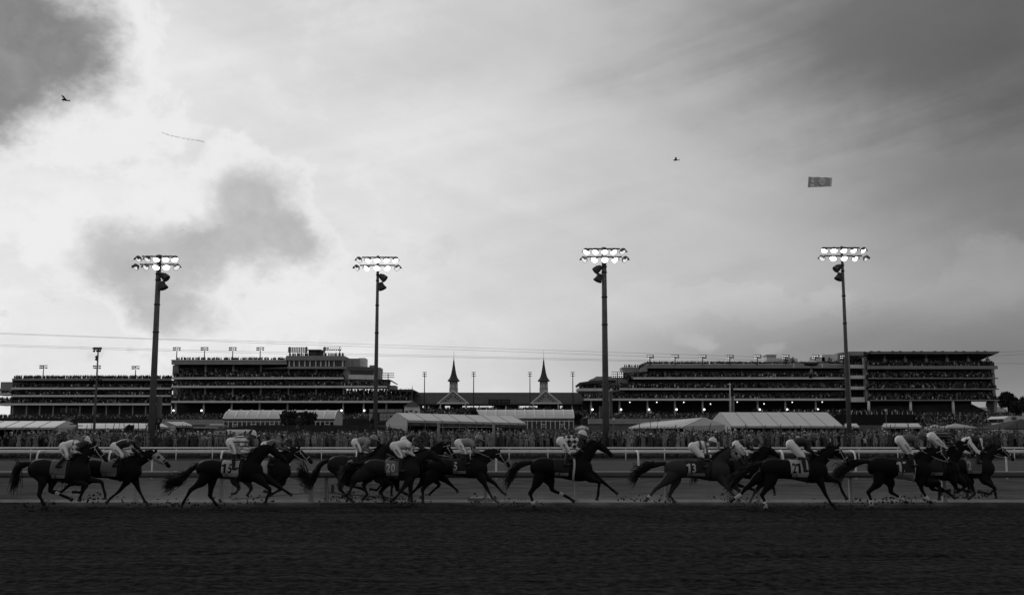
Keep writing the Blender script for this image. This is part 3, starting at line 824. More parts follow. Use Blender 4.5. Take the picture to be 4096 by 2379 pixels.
def make_jockey(h, j, t_horse):
    fr = Frame(h['crop'], h['Y']); Y = h['Y']
    hip, sho, hed, elb, hnd, kne, foo = [fr.p(q) for q in j['pts']]
    t = thing('person', j['label'], 'person', (hip.x, Y, foo.z), 'jockeys riding in the race')
    o0 = Vector(t.location)
    V = lambda y: Vector((0, y, 0))
    mid = hip.lerp(sho, .5) + Vector((0, 0, .035))
    neck = sho.lerp(hed, .45)
    # body
    b = MB(); sh = MB(); br = MB(); boots = []
    tors = [hip, mid, sho.lerp(mid, .25), sho]
    b.loft(tors, [(.135, .12), (.135, .115), (.155, .115), (.13, .09)], 14, (0, 1, 0), 3)
    sh.loft([hip.lerp(mid, .35), mid, sho.lerp(mid, .25), sho, sho.lerp(neck, .6)], [(.16, .135), (.16, .14), (.18, .135), (.155, .11), (.075, .075)], 16, (0, 1, 0), 3)
    b.ball(hip, (.14, .15, .14), 12, 8)
    br.ball(hip + Vector((0, 0, .0)), (.165, .175, .158), 14, 10); br.loft([hip, hip.lerp(mid, .55)], [(.165, .15), (.15, .125)], 14)
    b.loft([sho, neck, hed], [(.06, .07), (.055, .06), (.055, .06)], 10)
    fwd = Vector((math.cos(R(-18)), 0, math.sin(R(-18)))); upv = Vector((-fwd.z, 0, fwd.x))
    b.ball(hed, (.105, .078, .118), 14, 10); b.ball(hed + fwd * .035 - upv * .05, (.075, .062, .07), 12, 8)
    b.loft([hed + fwd * .085 + upv * .02, hed + fwd * .128 - upv * .02, hed + fwd * .095 - upv * .035], [(.012, .014), (.02, .018), (.016, .012)], 8)
    b.loft([hed + fwd * .085 - upv * .065 + V(-.02), hed + fwd * .098 - upv * .065, hed + fwd * .085 - upv * .065 + V(.02)], [(.008, .008), (.010, .010), (.008, .008)], 6, (1, 0, 0))
    for s in (-1, 1):
        b.ball(hed + V(s * .08) - fwd * .01 - upv * .01, (.022, .012, .032), 8, 6)
        S, E, H = sho + V(s * .16), elb + V(s * .21), hnd + V(s * .07)
        K, F = kne + V(s * .235), foo + V(s * .315)
        P_ = hip + V(s * .085)
        if s > 0:                                            # far side: slightly different bend
            E = E + Vector((.03, 0, .02)); H = H + Vector((.05, 0, .02)); K = K + Vector((.03, 0, 0))
        b.loft([sho + V(s * .08), S, E, E.lerp(H, .55), H], [(.06, .07), (.052, .058), (.042, .044), (.036, .038), (.024, .028)], 10, (0, 1, 0), 3)
        hand_shapes(b, H, (H - E), s, 0)
        sh.loft([sho + V(s * .07) , S, S.lerp(E, .5), E, E.lerp(H, .5), E.lerp(H, .86)], [(.08, .095), (.078, .082), (.066, .068), (.06, .062), (.052, .054), (.036, .038)], 12, (0, 1, 0), 3)
        b.loft([P_, P_.lerp(K, .5), K, K.lerp(F, .45), F], [(.085, .10), (.072, .085), (.055, .062), (.05, .058), (.035, .042)], 10, (0, 1, 0), 3)
        br.loft([P_, P_.lerp(K, .5), K, K.lerp(F, .12)], [(.105, .125), (.092, .108), (.072, .082), (.06, .066)], 12, (0, 1, 0), 3)
        toe = F + Vector((.15, -s * .0, .01)); bo = MB(); boots.append(bo)
        b.loft([F, F + Vector((.06, 0, -.02)), toe], [(.035, .04), (.036, .03), (.03, .02)], 8)
        bo.loft([K.lerp(F, .02), K.lerp(F, .5), K.lerp(F, .9), F + Vector((-.005, 0, -.02))], [(.062, .07), (.056, .064), (.044, .05), (.046, .046)], 12, (0, 1, 0), 2)
        bo.loft([F + Vector((-.05, 0, -.025)), F + Vector((.06, 0, -.03)), toe], [(.04, .036), (.045, .036), (.034, .022)], 10, (0, 1, 0), 2)
    def fin(mb, vox, name, mats, it=2, par=t):
        mb.v = [tuple(Vector(v) - o0) for v in mb.v]
        me = fuse(mb, vox, it)
        for m_ in mats: me.materials.append(m_)
        return link(name, me, par), me
    fin(b, .0125, 'body', [SKIN], 1)
    o, me = fin(sh, .016, 'silks', j['silk'])
    if j.get('pat'):
        ax = (sho - hip).normalized(); L = (sho - hip).length
        for p in me.polygons:
            c = Vector(p.center) + o0
            p.material_index = j['pat']((c - hip).dot(ax) / L, c.z - hip.z, c.y - Y, c)
    fin(br, .016, 'breeches', [BREECH])
    for bo in boots: fin(bo, .016, 'boot', [LEATH], 1)
    # helmet cap with peak, goggles
    m = MB()
    n, mm = 16, 7
    hc = hed + upv * .028 - fwd * .008
    ring0 = len(m.v)
    for i in range(mm):
        p = (math.pi / 2 + .12) * i / (mm - 1)
        for k in range(n):
            g = 2 * math.pi * k / n
            m.v.append(tuple(hc + fwd * (.138 * math.sin(p) * math.cos(g)) + V(.108 * math.sin(p) * math.sin(g)) + upv * (.128 * math.cos(p))))
    for i in range(mm - 1):
        for k in range(n):
            m.f.append((i * n + k, (i + 1) * n + k, (i + 1) * n + (k + 1) % n, i * n + (k + 1) % n)); m.m.append(0)
    m.f.append(tuple((mm - 1) * n + k for k in range(n))); m.m.append(0)
    hm = m.build('helmet', j['cap'], t, True)
    if j.get('capsplit'):
        for p in hm.data.polygons:
            c = Vector(p.center) + o0 - hc
            p.material_index = 1 if c.dot(fwd) > .0 else 0
    MB().loft([hc + fwd * .10 - upv * .012, hc + fwd * .165 - upv * .018, hc + fwd * .20 - upv * .035], [(.09, .012), (.075, .010), (.03, .006)], 10, (0, 1, 0), 2).build('peak', j['cap'][-1], t, True)
    gg = hed + fwd * .088 + upv * .022
    MB().loft([gg + V(-.075) - fwd * .045, gg + V(-.04), gg + V(.04), gg + V(.075) - fwd * .045], [(.022, .014), (.026, .018), (.026, .018), (.022, .014)], 8, (0, 0, 1), 2).build('goggles', GOGG, t, True)
    if j.get('arm'):                                          # number on the sleeve
        S, E = sho + V(-.16), elb + V(-.21)
        c = S.lerp(E, .62) + V(-.075)
        ud = (E - S).normalized(); u_ = Vector((-ud.z, 0, ud.x)) if True else None
        if u_.x < 0: u_ = -u_
        v_ = Vector((-u_.z, 0, u_.x))
        MB().add([c + u_ * a + v_ * b_ + V(.006) for a, b_ in ((-.075, -.06), (.075, -.06), (.075, .06), (-.075, .06))], [(0, 1, 2, 3)]).build('number_patch', j.get('armbg', SILKD), t)
        lettering('sleeve_number', j['arm'], c, u_, v_, .085, j.get('armink', INKL), t, .06 * len(j['arm']), 0.0)
    if j.get('leg'):                                          # lettering down the thigh
        P_, K = hip + V(-.085), kne + V(-.235)
        d = (K - P_).normalized()
        v_ = Vector((0, -1, 0)).cross(d); 
        if v_.z < 0: v_ = -v_
        c = P_.lerp(K, .60) + V(-.112)
        lettering('leg_lettering', j['leg'], c, d, v_, .075, INKD, t, .30, .015)
    # whip in the near hand
    H = hnd + V(-.09)
    if j.get('whip'):
        w = fr.p(j['whip'], -.12)
        MB().loft([H, H.lerp(w, .6), w], [(.009, .009), (.008, .008), (.014, .006)], 6).build('whip', BRIDW, t, True)
    return t

stripe = lambda f: (lambda a, z, y, c: 1 if f(a, z, y, c) else 0)
def diam(a, z, y, c):
    u, v = c.x / .17, c.z / .15
    return 1 if (math.floor(u + v) + math.floor(u - v)) % 2 else 0
H_ = [
 dict(crop=1, Y=33.0, B=(413, 690), C=(1290, 740), croup=548, belly=925, P=(1350, 345), M=(1560, 585), coat='bay', cloth='g', num='', panels=1, bridle='w',
  hind=[[(640, 850), (592, 1072), (640, 1180), (705, 1258)], [(720, 860), (708, 1020), (935, 1110), (1015, 1148)]],
  fore=[[(1130, 880), (1270, 930), (1180, 1090), (1158, 1155)], [(1250, 850), (1440, 890), (1495, 1070), (1495, 1138)]],
  wraps=[(1, .30, .55)], tail=[(330, 640), (240, 700), (215, 860)], label='dark bay racehorse at the far left, last of the field',
  j=dict(pts=[(925, 385), (1130, 345), (1232, 292), (1085, 445), (1185, 480), (1000, 515), (885, 650)], silk=[SILKW, SILKM], pat=lambda a, z, y, c: (diam(a, z, y, c) if a > .72 else 0), cap=[SILKM, SILKW], capsplit=1, leg='ALBERTO',
   label='jockey in white silks with diamond sleeves and a two tone cap, last of the field')),
 dict(crop=1, Y=34.3, B=(1120, 690), C=(2030, 740), croup=555, belly=885, P=(2235, 462), M=(2460, 665), coat='black', cloth='g', num='', bridle='w', mask=1,
  hind=[[(1240, 850), (1035, 920), (900, 1028), (785, 1012)], [(1260, 850), (1172, 960), (1150, 1040), (1030, 1030)]],
  fore=[[(1850, 870), (1740, 1010), (1610, 1120), (1550, 1185)], [(1930, 870), (1985, 1010), (2052, 1140), (2110, 1228)]],
  label='dark racehorse wearing a pale blinker hood, galloping ahead of the last horse',
  j=dict(pts=[(1660, 385), (1880, 325), (1985, 285), (1960, 430), (2060, 520), (1790, 510), (1690, 640)], silk=[SILKD], cap=[SILKD], arm='10', armbg=SILKW, armink=INKD, leg='JOEL',
   label='jockey in dark silks and black cap with 10 on a white sleeve patch')),
 dict(crop=2, Y=33.0, B=(490, 690), C=(1440, 740), croup=556, belly=893, P=(1590, 372), M=(1795, 600), coat='black', cloth='w', num='15', name='CATALYTIC POINT', bridle='d', arch=.12,
  hind=[[(590, 870), (420, 1005), (322, 1170), (285, 1242)], [(700, 830), (672, 1085), (745, 1200), (815, 1262)]],
  fore=[[(1430, 870), (1560, 1000), (1510, 1130), (1500, 1198)], [(1490, 850), (1680, 970), (1790, 1040), (1850, 1078)]],
  tail=[(400, 715), (250, 850), (110, 905)], label='near black racehorse with a white saddle cloth numbered 15 and a bowed neck',
  j=dict(pts=[(985, 322), (1190, 290), (1290, 208), (1160, 385), (1270, 430), (1055, 460), (1060, 680)], silk=[SILKW, SILKM], pat=lambda a, z, y, c: 1 if (z % .14) < .05 else 0, cap=[SILKD, SILKW], capsplit=1, leg='ALBERTO',
   label='jockey in pale silks with dark horizontal stripes riding number 15')),
 dict(crop=2, Y=35.5, B=(930, 690), C=(1840, 780), croup=545, belly=890, P=(1960, 408), M=(2170, 610), coat='bay', cloth='w', num='', panels=0, bridle='w',
  hind=[[(1060, 860), (1112, 975), (1072, 1040), (1010, 1058)], [(1200, 860), (1265, 985), (1228, 1050), (1205, 1083)]],
  fore=[[(1650, 880), (1720, 985), (1600, 1050), (1470, 1015)], [(1720, 880), (1660, 1000), (1575, 1060), (1530, 1090)]],
  label='dark racehorse with a thin white bridle half hidden behind number 15',
  j=dict(pts=[(1480, 370), (1680, 335), (1815, 325), (1710, 400), (1800, 430), (1600, 500), (1560, 640)], silk=[SILKM], cap=[SILKD], label='jockey with a dark cap crouching low beyond the horse numbered 15')),
 dict(crop=3, Y=36.0, B=(575, 640), C=(1440, 700), croup=500, belly=850, P=(1440, 345), M=(1640, 560), coat='chestnut', cloth='d', num='1', panels=0, ca=.36, bridle='d',
  hind=[[(790, 820), (768, 985), (880, 1110), (965, 1178)], [(880, 840), (850, 925), (1060, 985), (1100, 1008)]],
  fore=[[(1300, 840), (1370, 910), (1290, 1000), (1190, 985)], [(1340, 840), (1500, 930), (1490, 1040), (1495, 1088)]],
  tail=[(470, 640), (390, 790), (320, 880), (215, 790)], label='chestnut racehorse with a single figure 1 on its dark saddle cloth',
  j=dict(pts=[(985, 325), (1170, 310), (1245, 275), (1110, 400), (1180, 450), (1050, 440), (1030, 600)], silk=[SILKG], cap=[SILKG], leg='BRIAN', label='jockey in plain grey silks and grey cap riding number 1')),
 dict(crop=3, Y=34.6, B=(1080, 690), C=(1900, 760), croup=556, belly=872, P=(2060, 440), M=(2280, 625), coat='chestnut', cloth='g', num='20', ca=.41, cb=.66, bridle='d', name='SOCIETY MAN',
  hind=[[(1000, 830), (940, 940), (890, 1050), (800, 1083)], [(1130, 850), (1092, 940), (1138, 1070), (1065, 1148)]],
  fore=[[(1740, 880), (1640, 1010), (1560, 1110), (1490, 1158)], [(1760, 870), (1772, 1040), (1787, 1150), (1800, 1220)]],
  tail=[(960, 640), (880, 690), (800, 780)], label='brown racehorse with a saddle cloth numbered 20',
  j=dict(pts=[(1545, 375), (1755, 350), (1855, 315), (1740, 450), (1850, 520), (1640, 520), (1640, 720)], silk=[SILKW], cap=[SILKD], arm='20', armbg=SILKD, leg='ANDY', label='jockey in plain white silks and dark cap riding number 20')),
 dict(crop=3, Y=36.5, B=(1390, 640), C=(2200, 740), croup=515, belly=850, P=(2290, 335), M=(2440, 555), coat='black', cloth='', num='', bridle='w',
  hind=[[(1470, 850), (1350, 1030), (1392, 1120), (1402, 1163)], [(1550, 850), (1582, 1000), (1700, 1060), (1740, 1078)]],
  fore=[[(2130, 850), (2190, 930), (2080, 1030), (2040, 1068)], [(2250, 840), (2350, 930), (2430, 1000), (2450, 1038)]],
  label='black racehorse with white bridle straps, its head rising beyond number 20',
  j=dict(pts=[(1690, 295), (1880, 250), (1950, 222), (1850, 330), (1960, 420), (1780, 400), (1780, 560)], silk=[SILKD], cap=[SILKD], label='jockey in all dark silks and dark cap beyond number 20')),
 dict(crop=4, Y=35.8, B=(20, 560), C=(785, 600), croup=470, belly=735, P=(930, 385), M=(1080, 585), coat='bay', cloth='d', num='5', ca=.42, bridle='w', nx=.02,
  hind=[[(60, 740), (-24, 870), (-22, 980), (-20, 1033)], [(0, 740), (-90, 840), (-150, 900), (-200, 948)]],
  fore=[[(720, 740), (790, 870), (855, 985), (925, 1038)], [(770, 720), (880, 800), (975, 910), (1020, 938)]],
  label='dark bay racehorse numbered 5 reaching forward with both forelegs',
  j=dict(pts=[(430, 292), (600, 290), (680, 240), (610, 380), (700, 420), (500, 410), (520, 540)], silk=[SILKG], cap=[SILKG], arm='5', armbg=SILKD, leg='FLO', whip=(815, 465), label='jockey in light grey silks and cap holding a whip on number 5')),
 dict(crop=4, Y=33.3, B=(1325, 620), C=(2110, 610), croup=465, belly=772, P=(2200, 268), M=(2370, 450), coat='black', cloth='d', num='', ca=.37, cb=.62, bridle='d', girthw=1, arch=.10,
  hind=[[(1420, 760), (1328, 920), (1352, 1010), (1375, 1093)], [(1570, 760), (1612, 880), (1800, 970), (1885, 1028)]],
  fore=[[(2080, 730), (2190, 780), (2177, 930), (2160, 998)], [(2130, 700), (2260, 790), (2370, 880), (2430, 928)]],
  wraps=[(0, 1.05, 1.6), (1, .45, .70)], tail=[(1200, 565), (1120, 620), (1060, 720)], label='black racehorse galloping alone in the middle gap, muzzle high',
  j=dict(pts=[(1720, 268), (1900, 250), (1985, 185), (1870, 340), (1970, 385), (1800, 400), (1765, 550)], silk=[SILKD, SILKW], pat=diam, cap=[SILKW], leg='IRAD', label='jockey in black silks with white diamonds and a white cap')),
 dict(crop=5, Y=35.3, B=(740, 680), C=(1680, 760), croup=558, belly=880, P=(1730, 400), M=(1905, 635), coat='roan', cloth='d', num='13', ca=.32, cb=.62, bridle='d', mask=1,
  hind=[[(790, 850), (612, 990), (515, 1105), (470, 1158)], [(920, 870), (830, 1075), (880, 1150), (912, 1188)]],
  fore=[[(1560, 860), (1680, 1010), (1770, 1110), (1812, 1148)], [(1700, 860), (1790, 950), (1840, 1030), (1845, 1060)]],
  wraps=[(0, .80, 1.15)], tail=[(600, 640), (450, 685), (310, 785)], label='grey roan racehorse numbered 13 with a pale blinker hood',
  j=dict(pts=[(1160, 382), (1350, 360), (1445, 312), (1330, 465), (1420, 490), (1270, 520), (1290, 660)], silk=[SILKW, SILKM], pat=lambda a, z, y, c: 1 if (.42 < a < .60 or .82 < a < .98) or (a > 1.0 and (z % .12) < .06) else 0, cap=[SILKW], label='jockey in white silks with broad dark hoops and a white cap')),
 dict(crop=5, Y=36.3, B=(1380, 660), C=(2240, 740), croup=540, belly=860, P=(2265, 385), M=(2420, 535), coat='black', cloth='d', num='', ca=.40, bridle='d',
  hind=[[(1650, 860), (1800, 930), (2000, 990), (2050, 1008)], [(1640, 860), (1760, 960), (1835, 1030), (1848, 1062)]],
  fore=[[(2130, 900), (2040, 1040), (1990, 1130), (1960, 1188)], [(2270, 880), (2330, 980), (2345, 1040), (2345, 1078)]],
  label='black racehorse almost hidden between numbers 13 and 21',
  j=dict(pts=[(1790, 355), (1950, 335), (2065, 315), (1970, 410), (2040, 430), (1900, 490), (1900, 620)], silk=[SILKD, SILKM], pat=lambda a, z, y, c: 1 if .55 < a < .75 else 0, cap=[SILKD], arm='3', leg='TYLER', label='jockey in black silks with a grey band and 3 on the sleeve')),
 dict(crop=6, Y=32.7, B=(690, 680), C=(1675, 720), croup=552, belly=920, P=(1830, 385), M=(2010, 640), coat='black', cloth='w', num='21', name='EPIC RIDE', ca=.43, cb=.69, bridle='w',
  hind=[[(830, 910), (715, 1090), (755, 1200), (768, 1298)], [(680, 850), (490, 1010), (410, 1110), (270, 1188)]],
  fore=[[(1560, 890), (1640, 1080), (1730, 1230), (1800, 1288)], [(1700, 850), (1860, 900), (1920, 1050), (1985, 1155)]],
  wraps=[(0, .85, 1.9), (1, .75, 1.5)], tail=[(550, 690), (400, 800), (270, 920)], label='large black racehorse with a white saddle cloth numbered 21 and white hind socks',
  j=dict(pts=[(1150, 355), (1370, 315), (1470, 255), (1390, 430), (1490, 490), (1290, 520), (1315, 720)], silk=[SILKD], cap=[SILKM], label='jockey in plain dark silks and grey cap riding number 21')),
 dict(crop=7, Y=33.8, B=(400, 600), C=(1260, 680), croup=490, belly=830, P=(1360, 385), M=(1550, 585), coat='black', cloth='d', num='17', name='FIERCENESS', namew=1, ca=.42, cb=.70, bridle='w', girthw=1,
  hind=[[(530, 830), (402, 970), (437, 1080), (440, 1168)], [(720, 830), (747, 975), (870, 1050), (960, 1118)]],
  fore=[[(1100, 830), (1122, 940), (1190, 1050), (1250, 1113)], [(1220, 830), (1390, 845), (1397, 1000), (1390, 1078)]],
  wraps=[(0, .95, 1.9), (1, .80, 1.6), (2, .75, 1.5)], tail=[(280, 565), (150, 625), (20, 720)], label='black racehorse with a white name strip and white socks on three legs',
  j=dict(pts=[(845, 270), (1040, 250), (1145, 215), (1040, 345), (1100, 400), (950, 440), (970, 600)], silk=[SILKM], cap=[SILKM], arm='17', armbg=SILKD, leg='AURELIO', label='jockey in mid grey silks with 17 on the sleeve patch')),
 dict(crop=7, Y=35.2, B=(880, 620), C=(1640, 700), croup=500, belly=820, P=(1735, 292), M=(1870, 460), coat='black', cloth='d', num='', ca=.40, bridle='w',
  hind=[[(1300, 850), (1345, 890), (1490, 990), (1570, 1048)], [(1260, 850), (1305, 930), (1420, 960), (1540, 950)]],
  fore=[[(1550, 820), (1592, 920), (1720, 950), (1780, 960)], [(1700, 830), (1740, 900), (1660, 960), (1600, 973)]],
  label='black racehorse squeezed between the last two horses at the right',
  j=dict(pts=[(1275, 222), (1470, 210), (1550, 170), (1510, 320), (1610, 400), (1390, 350), (1400, 520)], silk=[SILKD, SILKG], pat=lambda a, z, y, c: 1 if (z % .10) < .025 else 0, cap=[SILKD], arm='6', leg='JOHN', label='jockey in dark silks with thin pale stripes and 6 on the sleeve')),
 dict(crop=7, Y=36.2, B=(1280, 610), C=(2110, 650), croup=490, belly=792, P=(2180, 340), M=(2395, 535), coat='bay', cloth='g', num='2', ca=.50, cb=.75, bridle='w',
  hind=[[(1700, 800), (1760, 900), (1732, 1010), (1720, 1040)], [(1780, 800), (1850, 930), (1872, 1000), (1790, 1060)]],
  fore=[[(1950, 800), (2110, 920), (2035, 990), (1885, 958)], [(2040, 780), (2112, 870), (2155, 990), (2165, 1055)]],
  label='leading dark bay racehorse at the far right with a white noseband',
  j=dict(pts=[(1740, 290), (1900, 262), (2005, 240), (1900, 370), (1950, 410), (1850, 440), (1850, 560)], silk=[SILKD, SILKW], pat=lambda a, z, y, c: 1 if .15 < a < .30 or (a > .9 and y < -.2) else 0, cap=[SILKM], label='jockey bent low in black and white silks on the leading horse')),
]
for h in H_:
    fr = Frame(h['crop'], h['Y'])
    h['hand'] = fr.p(h['j']['pts'][4]) + Vector((.06, 0, -.02))
    hs = make_horse(h)
    make_jockey(h, h['j'], hs)
# clods thrown up by the hooves
m = MB()
for h in H_:
    fr = Frame(h['crop'], h['Y'])
    for li, chain in enumerate(h['hind'] + h['fore']):
        to = fr.p(chain[3], -.12 if li % 2 == 0 else .12)
        if to.z > .22: continue
        for _ in range(34):
            c = to + Vector((random.gauss(-.35, .35), random.gauss(0, .2), abs(random.gauss(0, .13))))
            c.z = max(c.z, .01)
            r = random.uniform(.010, .038)
            m.ball(c, (r * random.uniform(.7, 1.5), r, r * random.uniform(.6, 1.2)), 5, 3)
        for _ in range(40):                                   # loose dirt round the hoof
            r = random.uniform(.012, .04)
            m.ball((to.x + random.gauss(-.15, .30), to.y + random.gauss(0, .16), r * .2), (r * random.uniform(.8, 1.5), r, r * random.uniform(.6, 1)), 5, 4)
tag(m.build('dirt_clods', mat('loose_dirt', 0.018, 0.95, 0.4, 8)), 'clods of dirt thrown up round the galloping hooves', kind='stuff')
# ------------------------------------------------------------------ grandstands beyond the infield
CR = [mat('crowd_tone_%s' % n, v, 0.8, 0.1, 0.5) for n, v in
      (('black', .015), ('navy', .03), ('charcoal', .055), ('brown', .09), ('grey', .16), ('skin', .26), ('pale', .42), ('white', .68))]
class Figs:
    """tiny spectators of the far stands, too many to count, one mesh"""
    T = []
    def __init__(s): s.p = []
    def add(s, x, y, z, k=1.0): s.p.append((x, y, z, k))
    def row(s, x0, x1, y, z, step=.55, jit=.2, skip=.12):
        x = x0
        while x < x1:
            if random.random() > skip:
                s.add(x + random.uniform(-jit, jit), y + random.uniform(-.2, .2), z + random.uniform(-.08, .08), random.uniform(.92, 1.06))
            x += step
    def build(s, name, label, bright=1.0):
        box = np.array([(-.22, -.13, .80), (.22, -.13, .80), (.22, .13, .80), (-.22, .13, .80), (-.24, -.12, 1.42), (.24, -.12, 1.42), (.24, .12, 1.42), (-.24, .12, 1.42),
                        (-.16, -.1, 0), (.16, -.1, 0), (.16, .1, 0), (-.16, .1, 0),
                        (0, 0, 1.42), (-.1, 0, 1.58), (0, -.12, 1.57), (.1, 0, 1.58), (0, .12, 1.58), (0, 0, 1.75)], float)
        fc = [(0, 1, 5, 4), (1, 2, 6, 5), (2, 3, 7, 6), (3, 0, 4, 7), (4, 5, 6, 7), (8, 9, 1, 0), (9, 10, 2, 1), (10, 11, 3, 2), (11, 8, 0, 3),
              (12, 14, 13, 13), (12, 15, 14, 14), (12, 16, 15, 15), (12, 13, 16, 16), (17, 13, 14, 14), (17, 14, 15, 15), (17, 15, 16, 16), (17, 16, 13, 13)]
        arm = np.array([(.20, -.08, 1.38), (.28, -.08, 1.36), (.38, -.15, 1.95), (.33, -.15, 1.97)], float)
        V, Fs, Ms = [], [], []
        k = 0
        for x, y, z, sc in s.p:
            a = random.gauss(0, .4); c, n = math.cos(a), math.sin(a)
            ps = box.copy()
            tm = random.choices(range(8), (26, 22, 18, 12, 10, 5, 5, 4))[0]
            lm = random.choices(range(8), (20, 16, 14, 10, 8, 4, 3, 3))[0]
            hm = random.choices(range(8), (8, 6, 8, 18, 14, 34, 6, 6))[0]; hm2 = random.choices(range(8), (34, 8, 14, 16, 6, 8, 6, 8))[0]
            fs = [f if f[2] != f[3] else f[:3] for f in fc]
            ms = [tm] * 5 + [lm] * 4 + [hm] * 4 + [hm2] * 4
            if random.random() < .3:
                q = arm.copy(); q[:, 0] *= random.choice((-1, 1)); n0 = len(ps)
                ps = np.vstack([ps, q]); fs = fs + [(n0, n0 + 1, n0 + 2, n0 + 3)]; ms = ms + [5]
            ps = ps * sc
            xs, ys = ps[:, 0] * c - ps[:, 1] * n, ps[:, 0] * n + ps[:, 1] * c
            V += list(zip(xs + x, ys + y, ps[:, 2] + z))
            Fs += [tuple(i + k for i in f) for f in fs]; Ms += ms
            k += len(ps)
        mb = MB(); mb.v, mb.f, mb.m = V, Fs, Ms
        return tag(mb.build(name, CR), label, 'crowd', kind='stuff')

def X(px, Y, py=1550): return at(px, py, Y).x
def Zp(py, Y, px=2048): return at(px, py, Y).z
def tier(st, figs, x0, x1, y0, y1, Y, rows=4, depth=13, rise=.42, m=None, name='balcony', step=.6, skip=.10, back=None, xx=None):
    """one seating level: fascia with its raked slab, and the spectators on it"""
    a, b = X(x0, Y, y0), X(x1, Y, y0)
    zt, zb = Zp(y0, Y), Zp(y1, Y)
    mb = MB()
    mb.box(a, b, Y, Y + .45, zb, zt, 0)
    mb.box(a, b, Y + .45, Y + 1.2, zb + .05, zt - .25, 1)
    for r in range(rows):
        mb.box(a + .05, b - .05, Y + 1.2 + r * .9, Y + 1.2 + (r + 1) * .9 + (depth - rows * .9 - 1.2 if r == rows - 1 else 0), zb + .05, zt - .25 + r * rise, 1)
    mb.build(name, [m or CONC, DARK], st)
    for r in range(rows):
        figs.row(a + .4, b - .4, Y + .95 + r * .9, zt - .25 + r * rise - .02, step, .2, skip)
def wallbox(st, name, x0, x1, y0, y1, Y, d, m): return MB().pbox(x0, x1, y0, y1, Y, d).build(name, m, st)
def pillars(st, pxs, y0, y1, Y, w=.9, m=None, dx=0):
    w *= .62
    for p in pxs:
        a = at(p, (y0 + y1) / 2, Y); zt, zb = Zp(y0, Y), Zp(y1, Y)
        MB().box(a.x - w / 2, a.x + w / 2, Y + .6, Y + .6 + w, zb, zt).build('pillar', m or CONC2, st)
def globes(pxs, py, Y, st):
    for p in pxs:
        a = at(p, py, Y)
        MB().ball(a, .36, 10, 7).build('globe_light', GLOBE, st, True)

# ---- far left stand
Y = 415
st = thing('grandstand', 'long low grandstand at the far left behind the thick light pole', 'grandstand', (X(340, Y), Y, 2), 'grandstands of the racecourse')
fg = Figs()
MB().pbox(48, 684, 1513, 1521, Y, .5).build('roof_parapet', CONC2, st)
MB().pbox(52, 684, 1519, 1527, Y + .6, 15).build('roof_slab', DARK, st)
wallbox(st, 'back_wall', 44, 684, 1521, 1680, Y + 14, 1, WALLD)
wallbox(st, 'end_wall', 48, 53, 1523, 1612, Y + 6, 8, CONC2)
tier(st, fg, 45, 684, 1549, 1557, Y, 3, rise=.3)
tier(st, fg, 45, 684, 1579, 1586.5, Y, 3, rise=.3)
tier(st, fg, -40, 684, 1612, 1620, Y, 4)
tier(st, fg, -40, 44, 1572, 1579, Y + 1, 3, rise=.3)
pillars(st, (47, 102, 155, 209, 262, 316, 369, 422, 475, 528, 580, 640), 1620, 1672, Y + 1, .75)
fg.row(X(50, Y), X(683, Y), Y + 1, Zp(1513, Y) - 0.45, .45, .2, .03); fg.row(X(50, Y), X(683, Y), Y + 2.2, Zp(1513, Y) - .2, .5, .3, .1)
for r in range(7): fg.row(X(-40, Y), X(684, Y), Y - 8 + r * 1.2, Zp(1684 - r * 3.6, Y) - 1.0, .6)
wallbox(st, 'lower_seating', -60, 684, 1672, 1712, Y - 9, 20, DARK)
wallbox(st, 'stair_box', 2, 50, 1527, 1563, Y + 2, 8, CONC2)
fg.build('spectators', 'crowd packed on every level of the far left grandstand')
# ---- tall left stand
Y = 400
st = thing('grandstand', 'tall grandstand left of centre with a stepped roof and two lamp racks', 'grandstand', (X(1020, Y), Y, 2), 'grandstands of the racecourse')
fg = Figs()
wallbox(st, 'roof_parapet', 686, 1147, 1439, 1457, Y, 1.0, CONC2)
MB().pbox(684, 1147, 1438, 1441, Y - .2, .15).build('cornice', CONC, st)
wallbox(st, 'roof_slab', 688, 1149, 1442, 1456, Y + 1, 16, DARK)
wallbox(st, 'back_wall', 692, 1378, 1456, 1690, Y + 15, 1, mat('inner_wall', 0.28, .9, .15, .3))
MB().pbox(690, 712, 1460, 1500, Y + 8, 7).build('end_wall', CONC2, st)
# press box raised over the right half
m = MB()
m.pbox(1144, 1376, 1422, 1440, Y - .6, 16)
m.build('press_box_parapet', CONC2, st)
m = MB(); m.pbox(1150, 1380, 1465, 1474, Y - .6, 14); m.build('press_box_sill', CONC2, st)
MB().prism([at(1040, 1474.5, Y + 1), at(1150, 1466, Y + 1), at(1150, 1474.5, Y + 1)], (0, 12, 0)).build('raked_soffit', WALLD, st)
MB().pbox(1150, 1376, 1440, 1465, Y + 1.2, 10).build('press_box_glazing', GLASS, st)
for p in (1157, 1176, 1197, 1219, 1240, 1263, 1283, 1303, 1316, 1336, 1370):
    MB().pbox(p - 2.2, p + 2.2, 1440, 1465, Y + .2, .9).build('mullion', CONC, st)
m = MB(); m.pbox(1234, 1282, 1400, 1428, Y + 4, 7); m.build('roof_cabin', mat('cabin_dark', .05), st)
MB().pbox(1231, 1284, 1397, 1401, Y + 3, 9).build('cabin_roof', WALLD, st)
m = MB(); m.pbox(1239, 1266, 1407, 1427, Y + 3.8, .15); m.build('cabin_window', GLASS, st)
tier(st, fg, 686, 1374, 1508, 1516, Y, 6, rise=.5)
tier(st, fg, 685, 1548, 1542, 1550, Y, 4, rise=.35)
tier(st, fg, 685, 1652, 1602, 1610, Y, 8, rise=.5, depth=14)
pillars(st, (709, 820, 931, 1042, 1153, 1264), 1457, 1492, Y + 2, .95)
